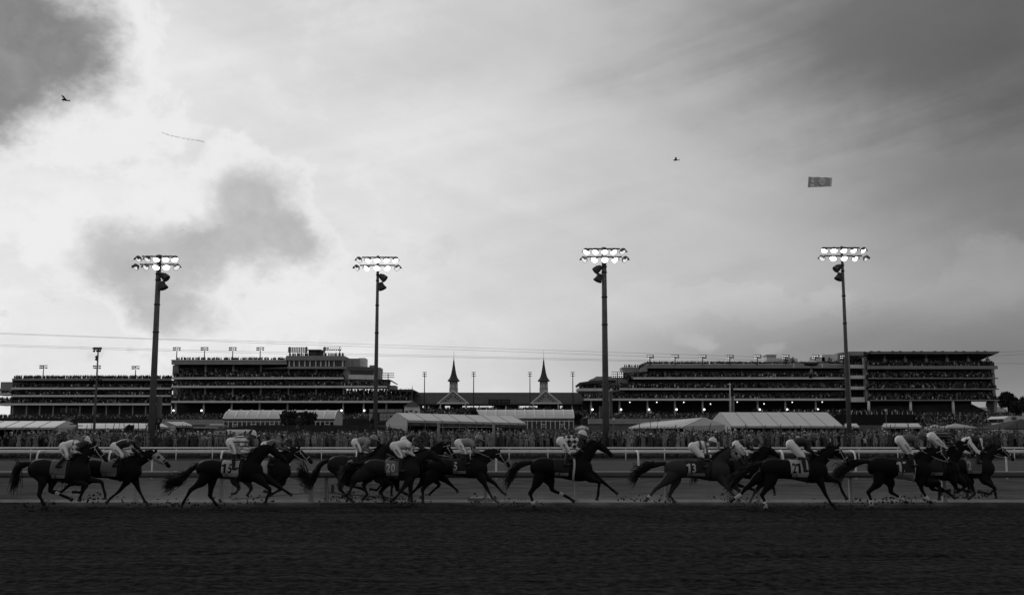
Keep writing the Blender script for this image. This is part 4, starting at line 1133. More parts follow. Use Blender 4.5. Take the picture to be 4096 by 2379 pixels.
pillars(st, (706, 818, 929, 1041, 1152, 1263, 1373, 1455, 1545), 1550, 1578, Y + 2, .95)
pillars(st, (700, 812, 924, 1036, 1148, 1371, 1453, 1544), 1610, 1666, Y + 1, 1.0)
globes((694, 806, 918, 1366, 1457), 1641, Y + .2, st)
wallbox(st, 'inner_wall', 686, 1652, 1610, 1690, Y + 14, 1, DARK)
fg.row(X(702, Y), X(1142, Y), Y + 1.6, Zp(1439, Y) - .5, .55, .25, .1); fg.row(X(702, Y), X(1142, Y), Y + 2.6, Zp(1439, Y) - .35, .9, .3, .3)
fg.row(X(1150, Y), X(1232, Y), Y + 1.4, Zp(1422, Y) - .4, .6, .2, .1); fg.row(X(1286, Y), X(1372, Y), Y + 1.4, Zp(1422, Y) - .4, .6, .2, .1)
for r in range(8): fg.row(X(686, Y), X(1560, Y), Y - 8 + r * 1.2, Zp(1682 - r * 3.4, Y) - 1.0, .6)
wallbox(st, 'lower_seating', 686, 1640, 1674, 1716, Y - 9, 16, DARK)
# stepped right end
m = MB()
m.prism([at(1374, 1424, Y + 3), at(1384, 1430, Y + 3), at(1400, 1437, Y + 3), at(1400, 1520, Y + 3), at(1374, 1520, Y + 3)], (0, 12, 0))
m.build('end_block', CONC2, st)
MB().pbox(1398, 1436, 1433, 1520, Y + 7, 10).build('end_block', CONC2, st)
MB().pbox(1434, 1459, 1431, 1520, Y + 9, 8).build('stair_tower', CONC, st)
MB().pbox(1456, 1520, 1469, 1540, Y + 8, 9).build('end_block', CONC2, st)
m = MB(); m.pbox(1478, 1498, 1460, 1468, Y + 10, 4); m.build('roof_vent', CONC2, st)
c = at(1400, 1500, Y + 10)
def arc_prism(px0, px1, y0, y1, Y, bulge, mi, name, st, m):
    a, b = at(px0, y0, Y), at(px1, y0, Y); n = 10; z0, z1 = Zp(y1, Y), Zp(y0, Y)
    poly = [(lerp(a.x, b.x, i / n), Y - bulge * math.sin(math.pi / 2 * (1 - i / n) ) , z0) for i in range(n + 1)] + [(b.x, Y + 8, z0), (a.x, Y + 8, z0)]
    return MB().prism(poly, (0, 0, z1 - z0)).build(name, m, st)
arc_prism(1400, 1497, 1500, 1518, Y + 6, 4, 0, 'curved_balcony', st, CONC)
arc_prism(1402, 1492, 1482, 1500, Y + 7.5, 4, 0, 'balcony_glazing', st, GLASS)
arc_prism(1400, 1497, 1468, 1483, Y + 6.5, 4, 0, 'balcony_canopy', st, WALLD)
for r in range(3): fg.row(X(1376, Y), X(1556, Y), Y + 1 + r * .9, Zp(1542, Y) + r * .35, .55)
m = MB(); m.prism([at(1500, 1516, Y + 1), at(1558, 1517, Y + 1), at(1581, 1531, Y + 1), at(1578, 1533, Y + 1), at(1556, 1521, Y + 1), at(1500, 1519, Y + 1)], (0, 10, 0)); m.build('side_roof', ROOFD, st)
MB().pbox(1555, 1582, 1541, 1556, Y + 2, 8).build('corner_balcony', CONC2, st)
m = MB(); m.prism([at(1551, 1556, Y + .5), at(1652, 1557, Y + .5), at(1667, 1565, Y + .5), at(1664, 1567, Y + .5), at(1551, 1562, Y + .5)], (0, 12, 0)); m.build('side_roof', ROOFD, st)
wallbox(st, 'low_wall', 648, 893, 1677, 1698, 330, 2, CONC2)
fg.build('spectators', 'crowd filling the tall grandstand left of centre')
# ---- central stand with the two spires
Y = 405
st = thing('grandstand', 'central grandstand with long dark roof, two gables and twin pointed spires', 'grandstand', (X(2000, Y), Y, 2), 'grandstands of the racecourse')
fg = Figs()
e0, e1 = Zp(1614, Y), Zp(1569, Y + 9)
xa, xb = X(1640, Y), X(2345, Y)
MB().prism([(xa, Y, e0), (xa, Y + 9, e1), (xa, Y + 18, e0), (xa, Y + 18, e0 - .35), (xa, Y + 9, e1 - .45), (xa, Y, e0 - .35)], (xb - xa, 0, 0)).build('roof', ROOFD, st)
MB().box(xa, xb, Y + .4, Y + .8, Zp(1622, Y), e0 - .02).build('fascia', DARK, st)
for p in (1668, 1714, 1758, 1865, 1918, 1971, 2024, 2076, 2128, 2235, 2288, 2340):
    a = at(p, 1625, Y); MB().box(a.x - .22, a.x + .22, Y + .5, Y + .9, Zp(1650, Y), Zp(1618, Y)).build('post', CONC, st)
MB().box(xa, xb, Y - 1, Y + 17, Zp(1716, Y), Zp(1634, Y)).build('raked_seating', DARK, st)
for g0, g1 in ((1640, 1690), (1700, 1780), (1800, 1850), (1976, 2074), (2150, 2240), (2250, 2345)):
    MB().box(X(g0, Y + 16), X(g1, Y + 16), Y + 16.5, Y + 17, Zp(1634, Y), e0 - .3).build('rear_screen', DARK, st)
for r in range(3): fg.row(xa, xb, Y + 1 + r * 5, Zp(1634, Y) - .9 + r * .1, .62, .25, .18)
for r in range(5): fg.row(xa, xb, Y - 1.5 - r * .9, Zp(1640 + r * 3, Y) - 1.2, .62)
for cx, ax0, ax1, sx, tip in ((1812, 1748, 1876, 1814.5, 1402), (2183, 2121, 2248, 2175, 1401)):
    g = MB()
    apex, l, r_ = at(cx, 1570, Y - .6), at(ax0 + 6, 1612, Y - .6), at(ax1 - 6, 1612, Y - .6)
    g.prism([l, r_, apex], (0, 6, 0)); gb = g.build('gable', CONC2, st)
    tr = MB()
    for q in (at(ax0, 1617, Y - 1), at(ax1, 1617, Y - 1)):
        tr.prism([at(cx, 1566, Y - 1), q, q + Vector((0, 0, .55)) * 1.0, at(cx, 1566, Y - 1) + Vector((0, 0, .75))], (0, 7, 0))
    tr.build('barge_board', CONC, gb)
    MB().box(l.x, r_.x, Y - 1.1, Y - .62, l.z - .25, l.z + .25).build('tie_beam', WHITE, gb)
    for s in (-1, 1):
        for k in range(4):
            q = at(cx + s * (9 + 10 * k), 1583 + 8.4 * k, Y - .8)
            MB().box(q.x - .22, q.x + .22, Y - .9, Y - .62, q.z - .5, q.z).build('bracket', DARK, gb)
        q = at(cx + s * 50, 1617, Y - .8)
        MB().box(q.x - .2, q.x + .2, Y - .7, Y - .3, Zp(1634, Y), q.z + .4).build('corner_post', WHITE, gb)
    # spire: base, octagonal lantern, flared roof, finial
    Ys = Y + 6
    def octo(mb, prof, rot=math.pi / 8, mi=0):
        c = at(sx, 1550, Ys); n = 8; k = len(mb.v)
        for z, r in prof:
            for i in range(n):
                a = rot + 2 * math.pi * i / n
                mb.v.append((c.x + r * math.cos(a), Ys + r * math.sin(a), z))
        for j in range(len(prof) - 1):
            for i in range(n):
                mb.f.append((k + j * n + i, k + j * n + (i + 1) % n, k + (j + 1) * n + (i + 1) % n, k + (j + 1) * n + i)); mb.m.append(mi)
        mb.f.append(tuple(k + i for i in range(n))[::-1]); mb.m.append(mi)
        mb.f.append(tuple(k + (len(prof) - 1) * n + i for i in range(n))); mb.m.append(mi)
        return mb
    z = lambda py: Zp(py, Ys)
    u = at(1, 1550, Ys).x - at(0, 1550, Ys).x
    sp = octo(MB(), [(z(1576), 18.5 * u), (z(1556), 18 * u), (z(1555), 19 * u), (z(1553), 19 * u), (z(1552), 17.5 * u), (z(1523), 17.5 * u)]).build('spire', CONC2, st)
    cone = octo(MB(), [(z(1525.5), 23 * u), (z(1523), 26 * u), (z(1521.5), 26 * u), (z(1515), 19.5 * u), (z(1506), 14.5 * u), (z(1495), 11 * u), (z(1475), 7 * u), (z(1452), 3.4 * u), (z(1448), 3.6 * u), (z(1440), 1.5 * u), (z(1437), 2.2 * u), (z(1435), .8 * u), (z(1420), .55 * u), (z(tip), .3 * u)]).build('spire_roof', ROOFD, sp)
    c = at(sx, 1550, Ys)
    for dx in (-11.2, 0, 11.2):
        q = c.x + dx * u; yy = Ys - (17.5 * u * (.93 if dx == 0 else .80)) - .12
        m = MB(); zz0, zz1 = z(1551), z(1538)
        w = 2.6 * u if dx == 0 else 2.0 * u
        m.prism([(q - w, yy, zz0), (q + w, yy, zz0), (q + w, yy, zz1), (q, yy, z(1533)), (q - w, yy, zz1)], (0, .4, 0)); m.build('lancet_window', mat('spire_glass', .55, .3), sp)
        m = MB(); w2 = w * 1.9
        m.prism([(q - w2, yy + .1, zz1 + .0), (q - w2 + .12, yy + .1, zz1), (q, yy + .1, z(1530)), (q + w2 - .12, yy + .1, zz1), (q + w2, yy + .1, zz1), (q, yy + .1, z(1527))], (0, .3, 0)); m.build('arch', DARK, sp)
    m = MB()
    for dx in (-13, -7.5, -2.5, 2.5, 7.5, 13):
        m.box(c.x + (dx - 1) * u, c.x + (dx + 1) * u, Ys - 17.3 * u, Ys - 17.3 * u + .3, z(1529), z(1526.5))
    m.build('frieze_holes', DARK, sp)
# dark sign on the roof
ys_ = Y - .3
sg = MB().pbox(1953, 2041, 1596, 1613, ys_, .25).build('roof_sign', mat('sign_dark', .035), st)
for txt, cx, w in (('1875', 1972, 26), ('2024', 2021, 26)):
    lettering('sign_lettering', txt, at(cx, 1604, ys_ - .06), (1, 0, 0), (0, 0, 1), .55, INKM, sg, w * u, .02)
m = MB(); c = at(1996, 1603, ys_ - .06)
m.prism([c + Vector(p) for p in ((-.35, 0, .5), (.3, 0, .2), (.35, 0, -.1), (.05, 0, -.6), (-.2, 0, -.1))], (0, .05, 0)); m.build('sign_emblem', INKM, sg)
fg.build('spectators', 'crowd standing under the dark roof of the central grandstand')
# ---- right stand
Y = 392
st = thing('grandstand', 'long four level grandstand right of centre with a curved corner', 'grandstand', (X(2900, Y), Y, 2), 'grandstands of the racecourse')
fg = Figs()
wallbox(st, 'roof_parapet', 2589, 3400, 1456, 1472, Y, .8, CONC2)
MB().pbox(2586, 3400, 1455, 1458, Y - .25, .2).build('cornice', CONC, st)
wallbox(st, 'roof_slab', 2592, 3400, 1459, 1471, Y + .9, 16, DARK)
wallbox(st, 'back_wall', 2560, 3400, 1471, 1690, Y + 13, 1, mat('inner_wall', .28))
wallbox(st, 'inner_wall', 2330, 3400, 1575, 1690, Y + 12, .8, DARK)
MB().prism([at(2561, 1471, Y + 1), at(2589, 1457, Y + .2), at(2589, 1484, Y + .2), at(2561, 1488, Y + 1)], (0, 9, 0)).build('slanted_wall', CONC2, st)
MB().pbox(2490, 2562, 1469, 1490, Y + 5, 9).build('corner_wall', CONC2, st)
MB().pbox(2487, 2562, 1467.5, 1470.5, Y + 4.7, 10).build('corner_cornice', CONC, st)
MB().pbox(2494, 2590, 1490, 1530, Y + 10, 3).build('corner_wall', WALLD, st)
tier(st, fg, 2533, 3400, 1508, 1516, Y, 4, rise=.35, depth=12)
tier(st, fg, 2478, 3400, 1552, 1559, Y, 4, rise=.35, depth=12)
tier(st, fg, 2336, 3400, 1593, 1601, Y, 4, rise=.35, depth=12)
pillars(st, (2365, 2479, 2591, 2701, 2812, 2922, 3033, 3144, 3266), 1601, 1665, Y + 1, 1.0)
globes((2370, 2484, 2596, 2706, 2817, 3039, 3149, 3272), 1637, Y + .1, st)
for p, q in ((2519, 1608), (2627, 1608), (2735, 1608), (2842, 1615), (2949, 1607), (3056, 1614), (3169, 1608), (3289, 1607)):
    MB().ball(at(p, q, Y + 5), .2, 8, 5).build('ceiling_light', GLOBE, st, True)
fg.row(X(2592, Y), X(3395, Y), Y + 1.2, Zp(1456, Y) - .6, .42, .2, .03); fg.row(X(2592, Y), X(3395, Y), Y + 2.3, Zp(1456, Y) - .4, .5, .2, .1); fg.row(X(2506, Y), X(2560, Y), Y + 6, Zp(1469, Y + 6) - .5, .7)
for k in range(12): fg.add(X(2561 + k * 2.4, Y), Y + 2, Zp(1470 - k * 1.1, Y) - .5)
for r in range(8): fg.row(X(2330, Y), X(3400, Y), Y - 8 + r * 1.2, Zp(1680 - r * 3.4, Y) - 1.0, .6)
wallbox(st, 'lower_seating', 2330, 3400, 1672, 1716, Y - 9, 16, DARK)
wallbox(st, 'low_wall', 2354, 2812, 1673.5, 1694.5, 330, 2, CONC2)
for r in range(3): fg.row(X(2494, Y), X(2590, Y), Y + 1.5 + r * .9, Zp(1513, Y) + r * .4 - .3, .55)
for r in range(3): fg.row(X(2440, Y), X(2500, Y), Y + 1.5 + r * .9, Zp(1556, Y) + r * .4 - .3, .55)
# curved corner pavilion of the right stand
arc_prism(2308, 2480, 1552, 1563, Y + 2, 0, 0, 'curved_balcony', st, CONC)
m = MB(); m.prism([at(2308, 1537, Y + 1), at(2318, 1529, Y + 1), at(2345, 1525, Y + 1), at(2385, 1521, Y + 1), at(2412, 1519, Y + 1), at(2412, 1532, Y + 1), at(2330, 1536, Y + 1), at(2312, 1545, Y + 1), at(2309, 1542, Y + 1)], (0, 11, 0)); m.build('curved_roof', ROOFD, st)
MB().pbox(2384, 2512, 1505, 1540, Y + 8, 8).build('upper_block', CONC2, st)
for k, p in enumerate((2358, 2366, 2375, 2384)): MB().pbox(p, p + 9, 1518 - k * 3.6, 1530, Y + 9, 6).build('stepped_parapet', CONC2, st)
MB().pbox(2430, 2462, 1519, 1530, Y + 7, 2).build('louvre', DARK, st)
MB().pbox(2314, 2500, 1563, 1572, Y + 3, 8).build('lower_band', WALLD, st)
wallbox(st, 'rear_screen', 2325, 2600, 1530, 1700, Y + 14, .6, WALLD)
for r in range(2): fg.row(X(2318, Y), X(2480, Y), Y + 3 + r, Zp(1552, Y) - .5 + r * .4, .55)
for r in range(3): fg.row(X(2340, Y), X(2480, Y), Y + 1.2 + r, Zp(1591, Y) - .7 + r * .4, .55)
MB().pbox(2438, 2450, 1562, 1598, Y - 1, 3).build('pale_pier', CONC, st)
# roof plant boxes
for a, b, c_, d_ in ((3067, 3105, 1419, 1460), (3084, 3190, 1433, 1460), (3239, 3300, 1428, 1460), (3288, 3352, 1417, 1460)):
    wallbox(st, 'plant_box', a, b, c_, d_, Y + 9 + (a % 7) * .3, 5, CONC)
MB().pbox(3064, 3108, 1417, 1420, Y + 8.5, 7).build('plant_cornice', CONC, st)
for k in range(3): MB().pbox(3143 + k * 5, 3146 + k * 5, 1437, 1441, Y + 8.0, 3).build('vent_slot', DARK, st)
fg.build('spectators', 'crowd on all levels of the long grandstand right of centre')
# ---- stair tower
Y = 388
st = thing('stair_tower', 'pale open stair tower joining the two right grandstands', 'tower', (X(3430, Y), Y, 2))
fg = Figs()
for a, b in ((3390, 3401), (3459, 3471)): wallbox(st, 'column', a, b, 1405, 1607, Y, 2.2, CONC2)
wallbox(st, 'lintel', 3401, 3459, 1405, 1421, Y, 2.2, CONC2)
wallbox(st, 'back_wall', 3392, 3470, 1408, 1606, Y + 9, .5, DARK)
for a, b in ((1458, 1472), (1501, 1514), (1545, 1557), (1588, 1607)):
    m = MB(); m.pbox(3401, 3459, a, b, Y + .1, 1.8); m.build('balcony', CONC, st)
    fg.row(X(3403, Y), X(3457, Y), Y + 2.4, Zp(a, Y) - .45, .6)
MB().prism([at(3350, 1412, Y + 3), at(3391, 1405, Y + 3), at(3391, 1440, Y + 3), at(3350, 1440, Y + 3)], (0, 5, 0)).build('side_wing', CONC2, st)
# ---- right end stand
Y = 385
st = thing('grandstand', 'grandstand at the far right under a thin cantilevered roof', 'grandstand', (X(3730, Y), Y, 2), 'grandstands of the racecourse')
wallbox(st, 'fascia', 3472, 3991, 1463, 1475, Y, 1, CONC2)
tier(st, fg, 3472, 3990, 1462, 1475.5, Y + .1, 5, rise=.3, depth=12, m=CONC2)
tier(st, fg, 3474, 3993, 1510, 1514.5, Y, 5, rise=.42, depth=12, m=CONC2)
tier(st, fg, 3476, 3996, 1553, 1557.5, Y, 5, rise=.42, depth=12, m=CONC2)
tier(st, fg, 3480, 3998, 1598, 1602, Y, 5, rise=.42, depth=12, m=CONC2)
wallbox(st, 'back_wall', 3472, 3972, 1475, 1604, Y + 13, 1, mat('far_wall', .22))
MB().pbox(3969, 3981, 1474, 1600, Y + 6, 8).build('end_wall', CONC2, st)
# canopy
zt = lambda p: Zp(p, Y)
MB().prism([(X(3470, Y), Y - 3, zt(1415)), (X(3484, Y), Y - 2, zt(1407)), (X(3470, Y), Y + 6, zt(1405.5)), (X(3470, Y), Y + 16, zt(1432)), (X(3470, Y), Y + 14, zt(1434))], (X(3984, Y) - X(3470, Y), 0, 0)).build('canopy', mat('canopy_dark', .05), st)
MB().box(X(3478, Y), X(3984, Y), Y - 3.4, Y - 3.05, zt(1416.5), zt(1413.5)).build('canopy_edge', CONC2, st)
for k in range(6):
    x = X(3497 + k * 86, Y)
    m = MB()
    for q in range(16): m.ball((x + .2 + q * .27, Y + 4, zt(1404) + .25 * math.sin(q * .6)), (.28, .4, .22), 6, 4)
    m.build('roof_truss', DSTEEL, st)
    m = MB(); m.tube((X(3540 + k * 84, Y), Y + 1, zt(1413)), (X(3551 + k * 84, Y), Y - 1, zt(1408)), .16); m.build('canopy_strut', CONC, st)
for p in (3548, 3631, 3715, 3799, 3885, 3963):
    m = MB(); q = X(p, Y); m.box(q - .16, q + .16, Y + 1, Y + 1.4, zt(1432), zt(1416)); m.box(q - .5, q + .5, Y + .7, Y + 1.7, zt(1446), zt(1432)); m.build('canopy_column', CONC2, st)
for p, q in ((3475, 3475), (3642, 3643), (3811, 3815)):
    a, b = at(p, 1603, Y + 1), at(q, 1660, Y + 1); MB().tube(a, b, .5, .55).build('pillar', CONC, st, True)
MB().prism([at(3975, 1602, Y + 3), at(3990, 1602, Y + 3), at(3988, 1660, Y + 3), at(3979, 1660, Y + 3)], (0, 6, 0)).build('end_pier', CONC2, st)
MB().pbox(3395, 3888, 1603, 1705, Y + 12.5, .8).build('inner_wall', DARK, st)
MB().prism([at(3470, 1700, Y + 3), at(3470, 1625, Y + 3), at(3880, 1612, Y + 3), at(3990, 1663, Y + 3), at(3995, 1700, Y + 3)], (0, 8, 0)).build('raked_seating', DARK, st)
for k in range(60): fg.add(X(3880 + k * 1.8, Y), Y + 2.5 + random.uniform(0, 4), Zp(1613 + k * .84, Y) - 1.3)
for r in range(10): fg.row(X(3655, Y), X(4012, Y), Y - 8 + r * 1.1, Zp(1690 - r * 4.0, Y) - 1.0, .6)
wallbox(st, 'lower_seating', 3655, 4200, 1690, 1716, Y - 9, 14, DARK)
# terrace with a dark screen wall
dk = wallbox(st, 'terrace_wall', 3368, 3653, 1657, 1712, Y - 12, 8, BLACK)
for k in range(13): MB().pbox(3405 + k * 20.4, 3406.5 + k * 20.4, 1645, 1657, Y - 12.2, .2).build('terrace_railing', CONC, st)
fg.row(X(3372, Y - 10), X(3650, Y - 10), Y - 10.5, Zp(1657, Y - 10) - .1, .95); fg.row(X(3372, Y - 10), X(3650, Y - 10), Y - 9, Zp(1657, Y - 10) + .1, .8)
fg.row(X(3010, Y - 10), X(3400, Y - 10), Y - 10.5, Zp(1652, Y - 10) - .2, .8)
fg.row(X(4000, Y - 14), X(4100, Y - 14), Y - 16, Zp(1666, Y - 14) - 1.4, .6); fg.row(X(4000, Y - 14), X(4100, Y - 14), Y - 14, Zp(1661, Y - 14) - 1.4, .6)
for r in range(9): fg.row(X(3650, 300), X(4110, 300), 300 - r * 4, Zp(1690 + r * 3.0, 300) - 1.5, .55)
fg.build('spectators', 'crowd on the stair tower and the far right grandstand')

# ------------------------------------------------------------------ floodlight masts on the stands
def flood_mast(label, px, ybase, ytop, Y, rows=2, cols=5, w=30, on=None, name='floodlight_mast', lampr=.29):
    a, b = at(px, ybase, Y), at(px, ytop, Y)
    t = thing(name, label, 'floodlight', (a.x, Y, a.z), 'small floodlight masts on the grandstands')
    MB().tube((a.x, Y, a.z), (a.x, Y, b.z), .22, .14).build('pole', DSTEEL, t)
    u = at(px + 1, ytop, Y).x - b.x
    for r in range(rows):
        z = Zp(ytop + 2 + r * 8.0, Y)
        MB().box(a.x - w / 2 * u, a.x + w / 2 * u, Y - .1, Y + .1, z + .28, z + .36).build('crossarm', DSTEEL, t)
        for c in range(cols):
            x = a.x + (c - (cols - 1) / 2) * w * u / (cols - .4)
            lit = (on is None) or ((r, c) in on)
            lp = MB(); lp.loft([(x, Y - .1, z + .15), (x, Y - .4, z + .05)], [(lampr, lampr)] * 2, 8, (1, 0, 0))
            o = lp.build('lamp', DSTEEL, t)
            MB().ball((x, Y - .42, z - .06), (lampr * .62, .14, lampr * .5), 8, 5).build('lens', LAMPF if lit else STEEL, o, True)
    return t
flood_mast('small mast at the left end of the far left grandstand roof', 172, 1513, 1462, 415, on={(0, 3), (0, 4), (1, 3)})
flood_mast('small mast on the far left grandstand in line with the infield mast', 386, 1513, 1463, 416, on={(0, 3), (1, 0), (1, 3)})
flood_mast('small mast on the far left grandstand just left of the thick pole', 541, 1513, 1465, 415, on={(0, 3), (0, 4), (1, 2), (1, 3)})
for k, (p, lab) in enumerate(((706, 'small mast at the left corner of the tall left grandstand roof'), (817, 'second small mast from the left on the tall left grandstand'),
                              (930, 'third small mast from the left on the tall left grandstand'), (1040, 'small mast just left of the lamp racks on the tall left grandstand'))):
    flood_mast(lab, p, 1440, 1390, 402, w=29, on={(0, 3), (0, 2), (1, 2), (1, 3)})
for p, lab in ((2600, 'leftmost small mast on the long right grandstand roof'), (2701, 'second small mast from the left on the long right grandstand'), (2811, 'third small mast from the left on the long right grandstand'),
               (2920, 'small mast above the limp flag on the long right grandstand'), (3030, 'small mast left of the plant boxes on the long right grandstand'), (3143, 'small mast in front of the plant boxes on the right grandstand'),
               (3263, 'small mast above the hanging camera on the right grandstand'), (3376, 'rightmost small mast beside the stair tower')):
    flood_mast(lab, p, 1458, 1421, 391, w=30, on={(0, 0), (0, 1), (0, 2), (1, 1), (1, 0), (0, 3)})
for p, lab in ((1697, 'thin mast left of the left spire'), (1894, 'thin mast right of the left spire'), (2120, 'thin mast left of the right spire'), (2292, 'thin mast right of the right spire')):
    flood_mast(lab, p, 1640, 1489, 398, 3, 2, 15, lampr=.31)
flood_mast('wide lamp cluster mast at the right corner of the tall left grandstand', 1552, 1556, 1493, 398, 3, 6, 46, lampr=.31)
flood_mast('wide lamp cluster mast at the left corner of the long right grandstand', 2470, 1560, 1488, 388, 3, 6, 46, lampr=.31)
def rack(label, p0, p1, y0, rows, cols, lit, Y=402):
    a, b = at(p0, y0, Y), at(p1, y0, Y)
    t = thing('lamp_rack', label, 'floodlight', (a.x, Y, Zp(1422, Y)), 'lamp racks on the grandstand roof')
    for x in (a.x + .6, b.x - .6): MB().box(x - .15, x + .15, Y + .2, Y + .5, Zp(1424, Y), a.z + .3).build('upright', DSTEEL, t)
    for r in range(rows):
        z = Zp(y0 + 3 + r * 7.2, Y)
        MB().box(a.x, b.x, Y + .25, Y + .4, z + .22, z + .36).build('rail', DSTEEL, t)
        for c in range(cols):
            x = lerp(a.x + .3, b.x - .3, c / (cols - 1))
            o = MB().loft([(x, Y + .2, z), (x, Y - .15, z - .05)], [(.27, .27)] * 2, 8, (1, 0, 0)).build('lamp', DSTEEL, t)
            if (r, c) in lit: MB().ball((x, Y - .2, z - .08), (.24, .12, .22), 8, 5).build('lens', LAMPF, o, True)
rack('unlit rack of lamps left of the roof cabin', 1152, 1231, 1389, 3, 11, set())
rack('lit rack of lamps right of the roof cabin', 1292, 1365, 1389, 2, 9, {(0, c) for c in range(3, 9)})
# ------------------------------------------------------------------ tall floodlight poles in the infield
def tall_pole(label, pb, pt, ybase, yband, ytop, Y, r0, r1, dark_left, lit_in, horn_side, w=166):
    b, t_ = at(pb, ybase, Y), at(pt, ytop, Y)
    x = (b.x + at(pt, ytop, Y).x) / 2
    b = Vector((b.x, Y, zg(Y) - .1)); top = Vector((b.x, Y, t_.z))
    t = thing('floodlight_pole', label, 'floodlight', (b.x, Y, zg(Y)), 'tall floodlight poles in the infield')
    MB().tube(b, (b.x, Y, top.z), r0, r1, 16).build('pole', POLE, t, True)
    for py in (1098, 1121, 1220, 1330):
        zz = at(pt, py + (ytop - 1022), Y).z; rr = lerp(r0, r1, (zz - b.z) / (top.z - b.z))
        MB().tube((b.x, Y, zz - .06), (b.x, Y, zz + .06), rr + .05, n=16).build('band', DSTEEL, t, True)
    u = at(pt + 1, ytop, Y).x - t_.x
    for row, (dy, n, ww) in enumerate(((10, 5, .90), (42, 5, 1.0))):
        z = at(pt, ytop + dy, Y).z
        half = w / 2 * ww * u
        MB().box(b.x - half * .85, b.x + half * .85, Y - r1 - .16, Y - r1 - .04, z, z + .13).build('crossarm', DSTEEL, t)
        for k in range(n):
            q = (k - 2) / 2
            cx = b.x + q * half * .93
            yaw = q * R(52) if row else q * R(38)
            rot = Matrix.Rotation(yaw, 3, 'Z') @ Matrix.Rotation(R(30 if row == 0 else 24), 3, 'X')
            c = Vector((cx, Y - r1 - .45, z - .22))
            sz = .385
            m = MB()
            # bell shaped reflector opening downwards and towards the track, with a visor on top
            prof = [(.16, .42), (.30, .36), (.62, .18), (.92, -.05), (1.0, -.28)]
            n_ = 14; k0 = len(m.v)
            for rr, dd in prof:
                for i in range(n_):
                    g = 2 * math.pi * i / n_
                    m.v.append(tuple(c + rot @ Vector((sz * rr * math.cos(g), sz * dd * 1.4 + 0, sz * rr * math.sin(g)))))
            for j in range(len(prof) - 1):
                for i in range(n_):
                    m.f.append((k0 + j * n_ + i, k0 + j * n_ + (i + 1) % n_, k0 + (j + 1) * n_ + (i + 1) % n_, k0 + (j + 1) * n_ + i)); m.m.append(0)
            m.f.append(tuple(k0 + i for i in range(n_))[::-1]); m.m.append(0)
            vis = []
            for i in range(9):
                g = math.pi * i / 8
                vis.append((c + rot @ Vector((sz * 1.02 * math.cos(g), -sz * .35, sz * 1.02 * math.sin(g))), c + rot @ Vector((sz * 1.0 * math.cos(g), -sz * 1.15, sz * (.10 + .62 * math.sin(g))))))
            for i in range(8): m.quad(vis[i][0], vis[i + 1][0], vis[i + 1][1], vis[i][1])
            o = m.build('lamp', mat('lamp_housing', 0.09, .5), t, True)
            so = o.modifiers.new('thick', 'SOLIDIFY'); so.thickness = .02
            lit = (row, k) in lit_in
            lm = MB(); lm.ball(c + rot @ Vector((0, -sz * .30, 0)), (sz * .92, sz * .30, sz * .92), 14, 8, rot=rot)
            lm.build('lens', LAMP if lit else mat('lens_glow', 0.85, .3, .02, emit=.75), o, True)
    for k, dz in enumerate((0, 33)):                          # loudspeaker horns
        c = at(pt, ytop + 88 + dz, Y); s = horn_side
        c = Vector((b.x + s * (r1 + .32), Y - .1, c.z))
        if k == 0:
            m = MB().loft([c + Vector((-s * .25, 0, .28)), c + Vector((s * .05, -.05, .1)), c + Vector((s * .42, -.1, -.22))], [(.22, .22), (.36, .36), (.50, .42)], 8, (0, 1, 0))
        else:
            m = MB().loft([c + Vector((-s * .12, 0, .35)), c + Vector((0, -.1, 0)), c + Vector((s * .18, -.15, -.38))], [(.22, .26), (.30, .32), (.46, .48)], 8, (0, 1, 0))
        m.build('horn_speaker', DSTEEL, t)
    return t
tall_pole('thick floodlight pole at the left, its brightest lamps on the right side', 605, 634, 1745, 0, 1020, 108, .36, .24, 1, {(0, 2), (0, 3), (0, 4), (1, 3), (1, 2)}, 1)
tall_pole('thin floodlight pole left of centre in front of the tote board', 1500, 1508, 1745, 0, 1023, 116, .27, .14, 1, {(0, 2), (0, 3), (0, 4), (0, 1), (1, 2), (1, 3), (1, 1)}, 1)
tall_pole('thick floodlight pole right of the right spire', 2424, 2412, 1745, 0, 990, 108, .36, .24, 0, {(0, 2), (1, 2), (0, 1), (0, 0), (1, 1), (1, 3), (0, 3)}, -1)
tall_pole('thin floodlight pole in front of the stair tower at the right', 3398, 3366, 1745, 0, 985, 116, .27, .14, 0, {(0, 0), (0, 1), (1, 1), (0, 2), (1, 2), (1, 3), (0, 3), (0, 4)}, -1, 180)
# cabinet and signal box on the thick poles
for lab, p0, p1, y0, y1, Y in (('grey equipment cabinet on the right of the left thick pole', 625, 642, 1585, 1672, 108.4), ('grey equipment cabinet left of the right thick pole', 2399, 2411, 1624, 1668, 108.4),
                               ('tall grey equipment cabinet right of the right thick pole', 2438, 2450, 1563, 1668, 108.4)):
    m = MB().pbox(p0, p1, y0, y1, Y, .5); a = at(p0, y1, Y)
    t = thing('equipment_cabinet', lab, 'cabinet', (a.x, Y, a.z), 'cabinets hung on the thick poles'); m.build('case', POLE, t)
    MB().pbox(p0 + 1.5, p1 - 1.5, y0 + 3, y1 - 3, Y - .02, .03).build('door', mat('cabinet_door', .16), t)
    MB().pbox(p0 - 6 if p0 < 2420 and p0 > 2000 else p0 - 10, p1 + 6 if p1 < 2420 and p1 > 2000 else p1, y0 + 8, y0 + 11, Y + .1, .1).build('bracket', DSTEEL, t)
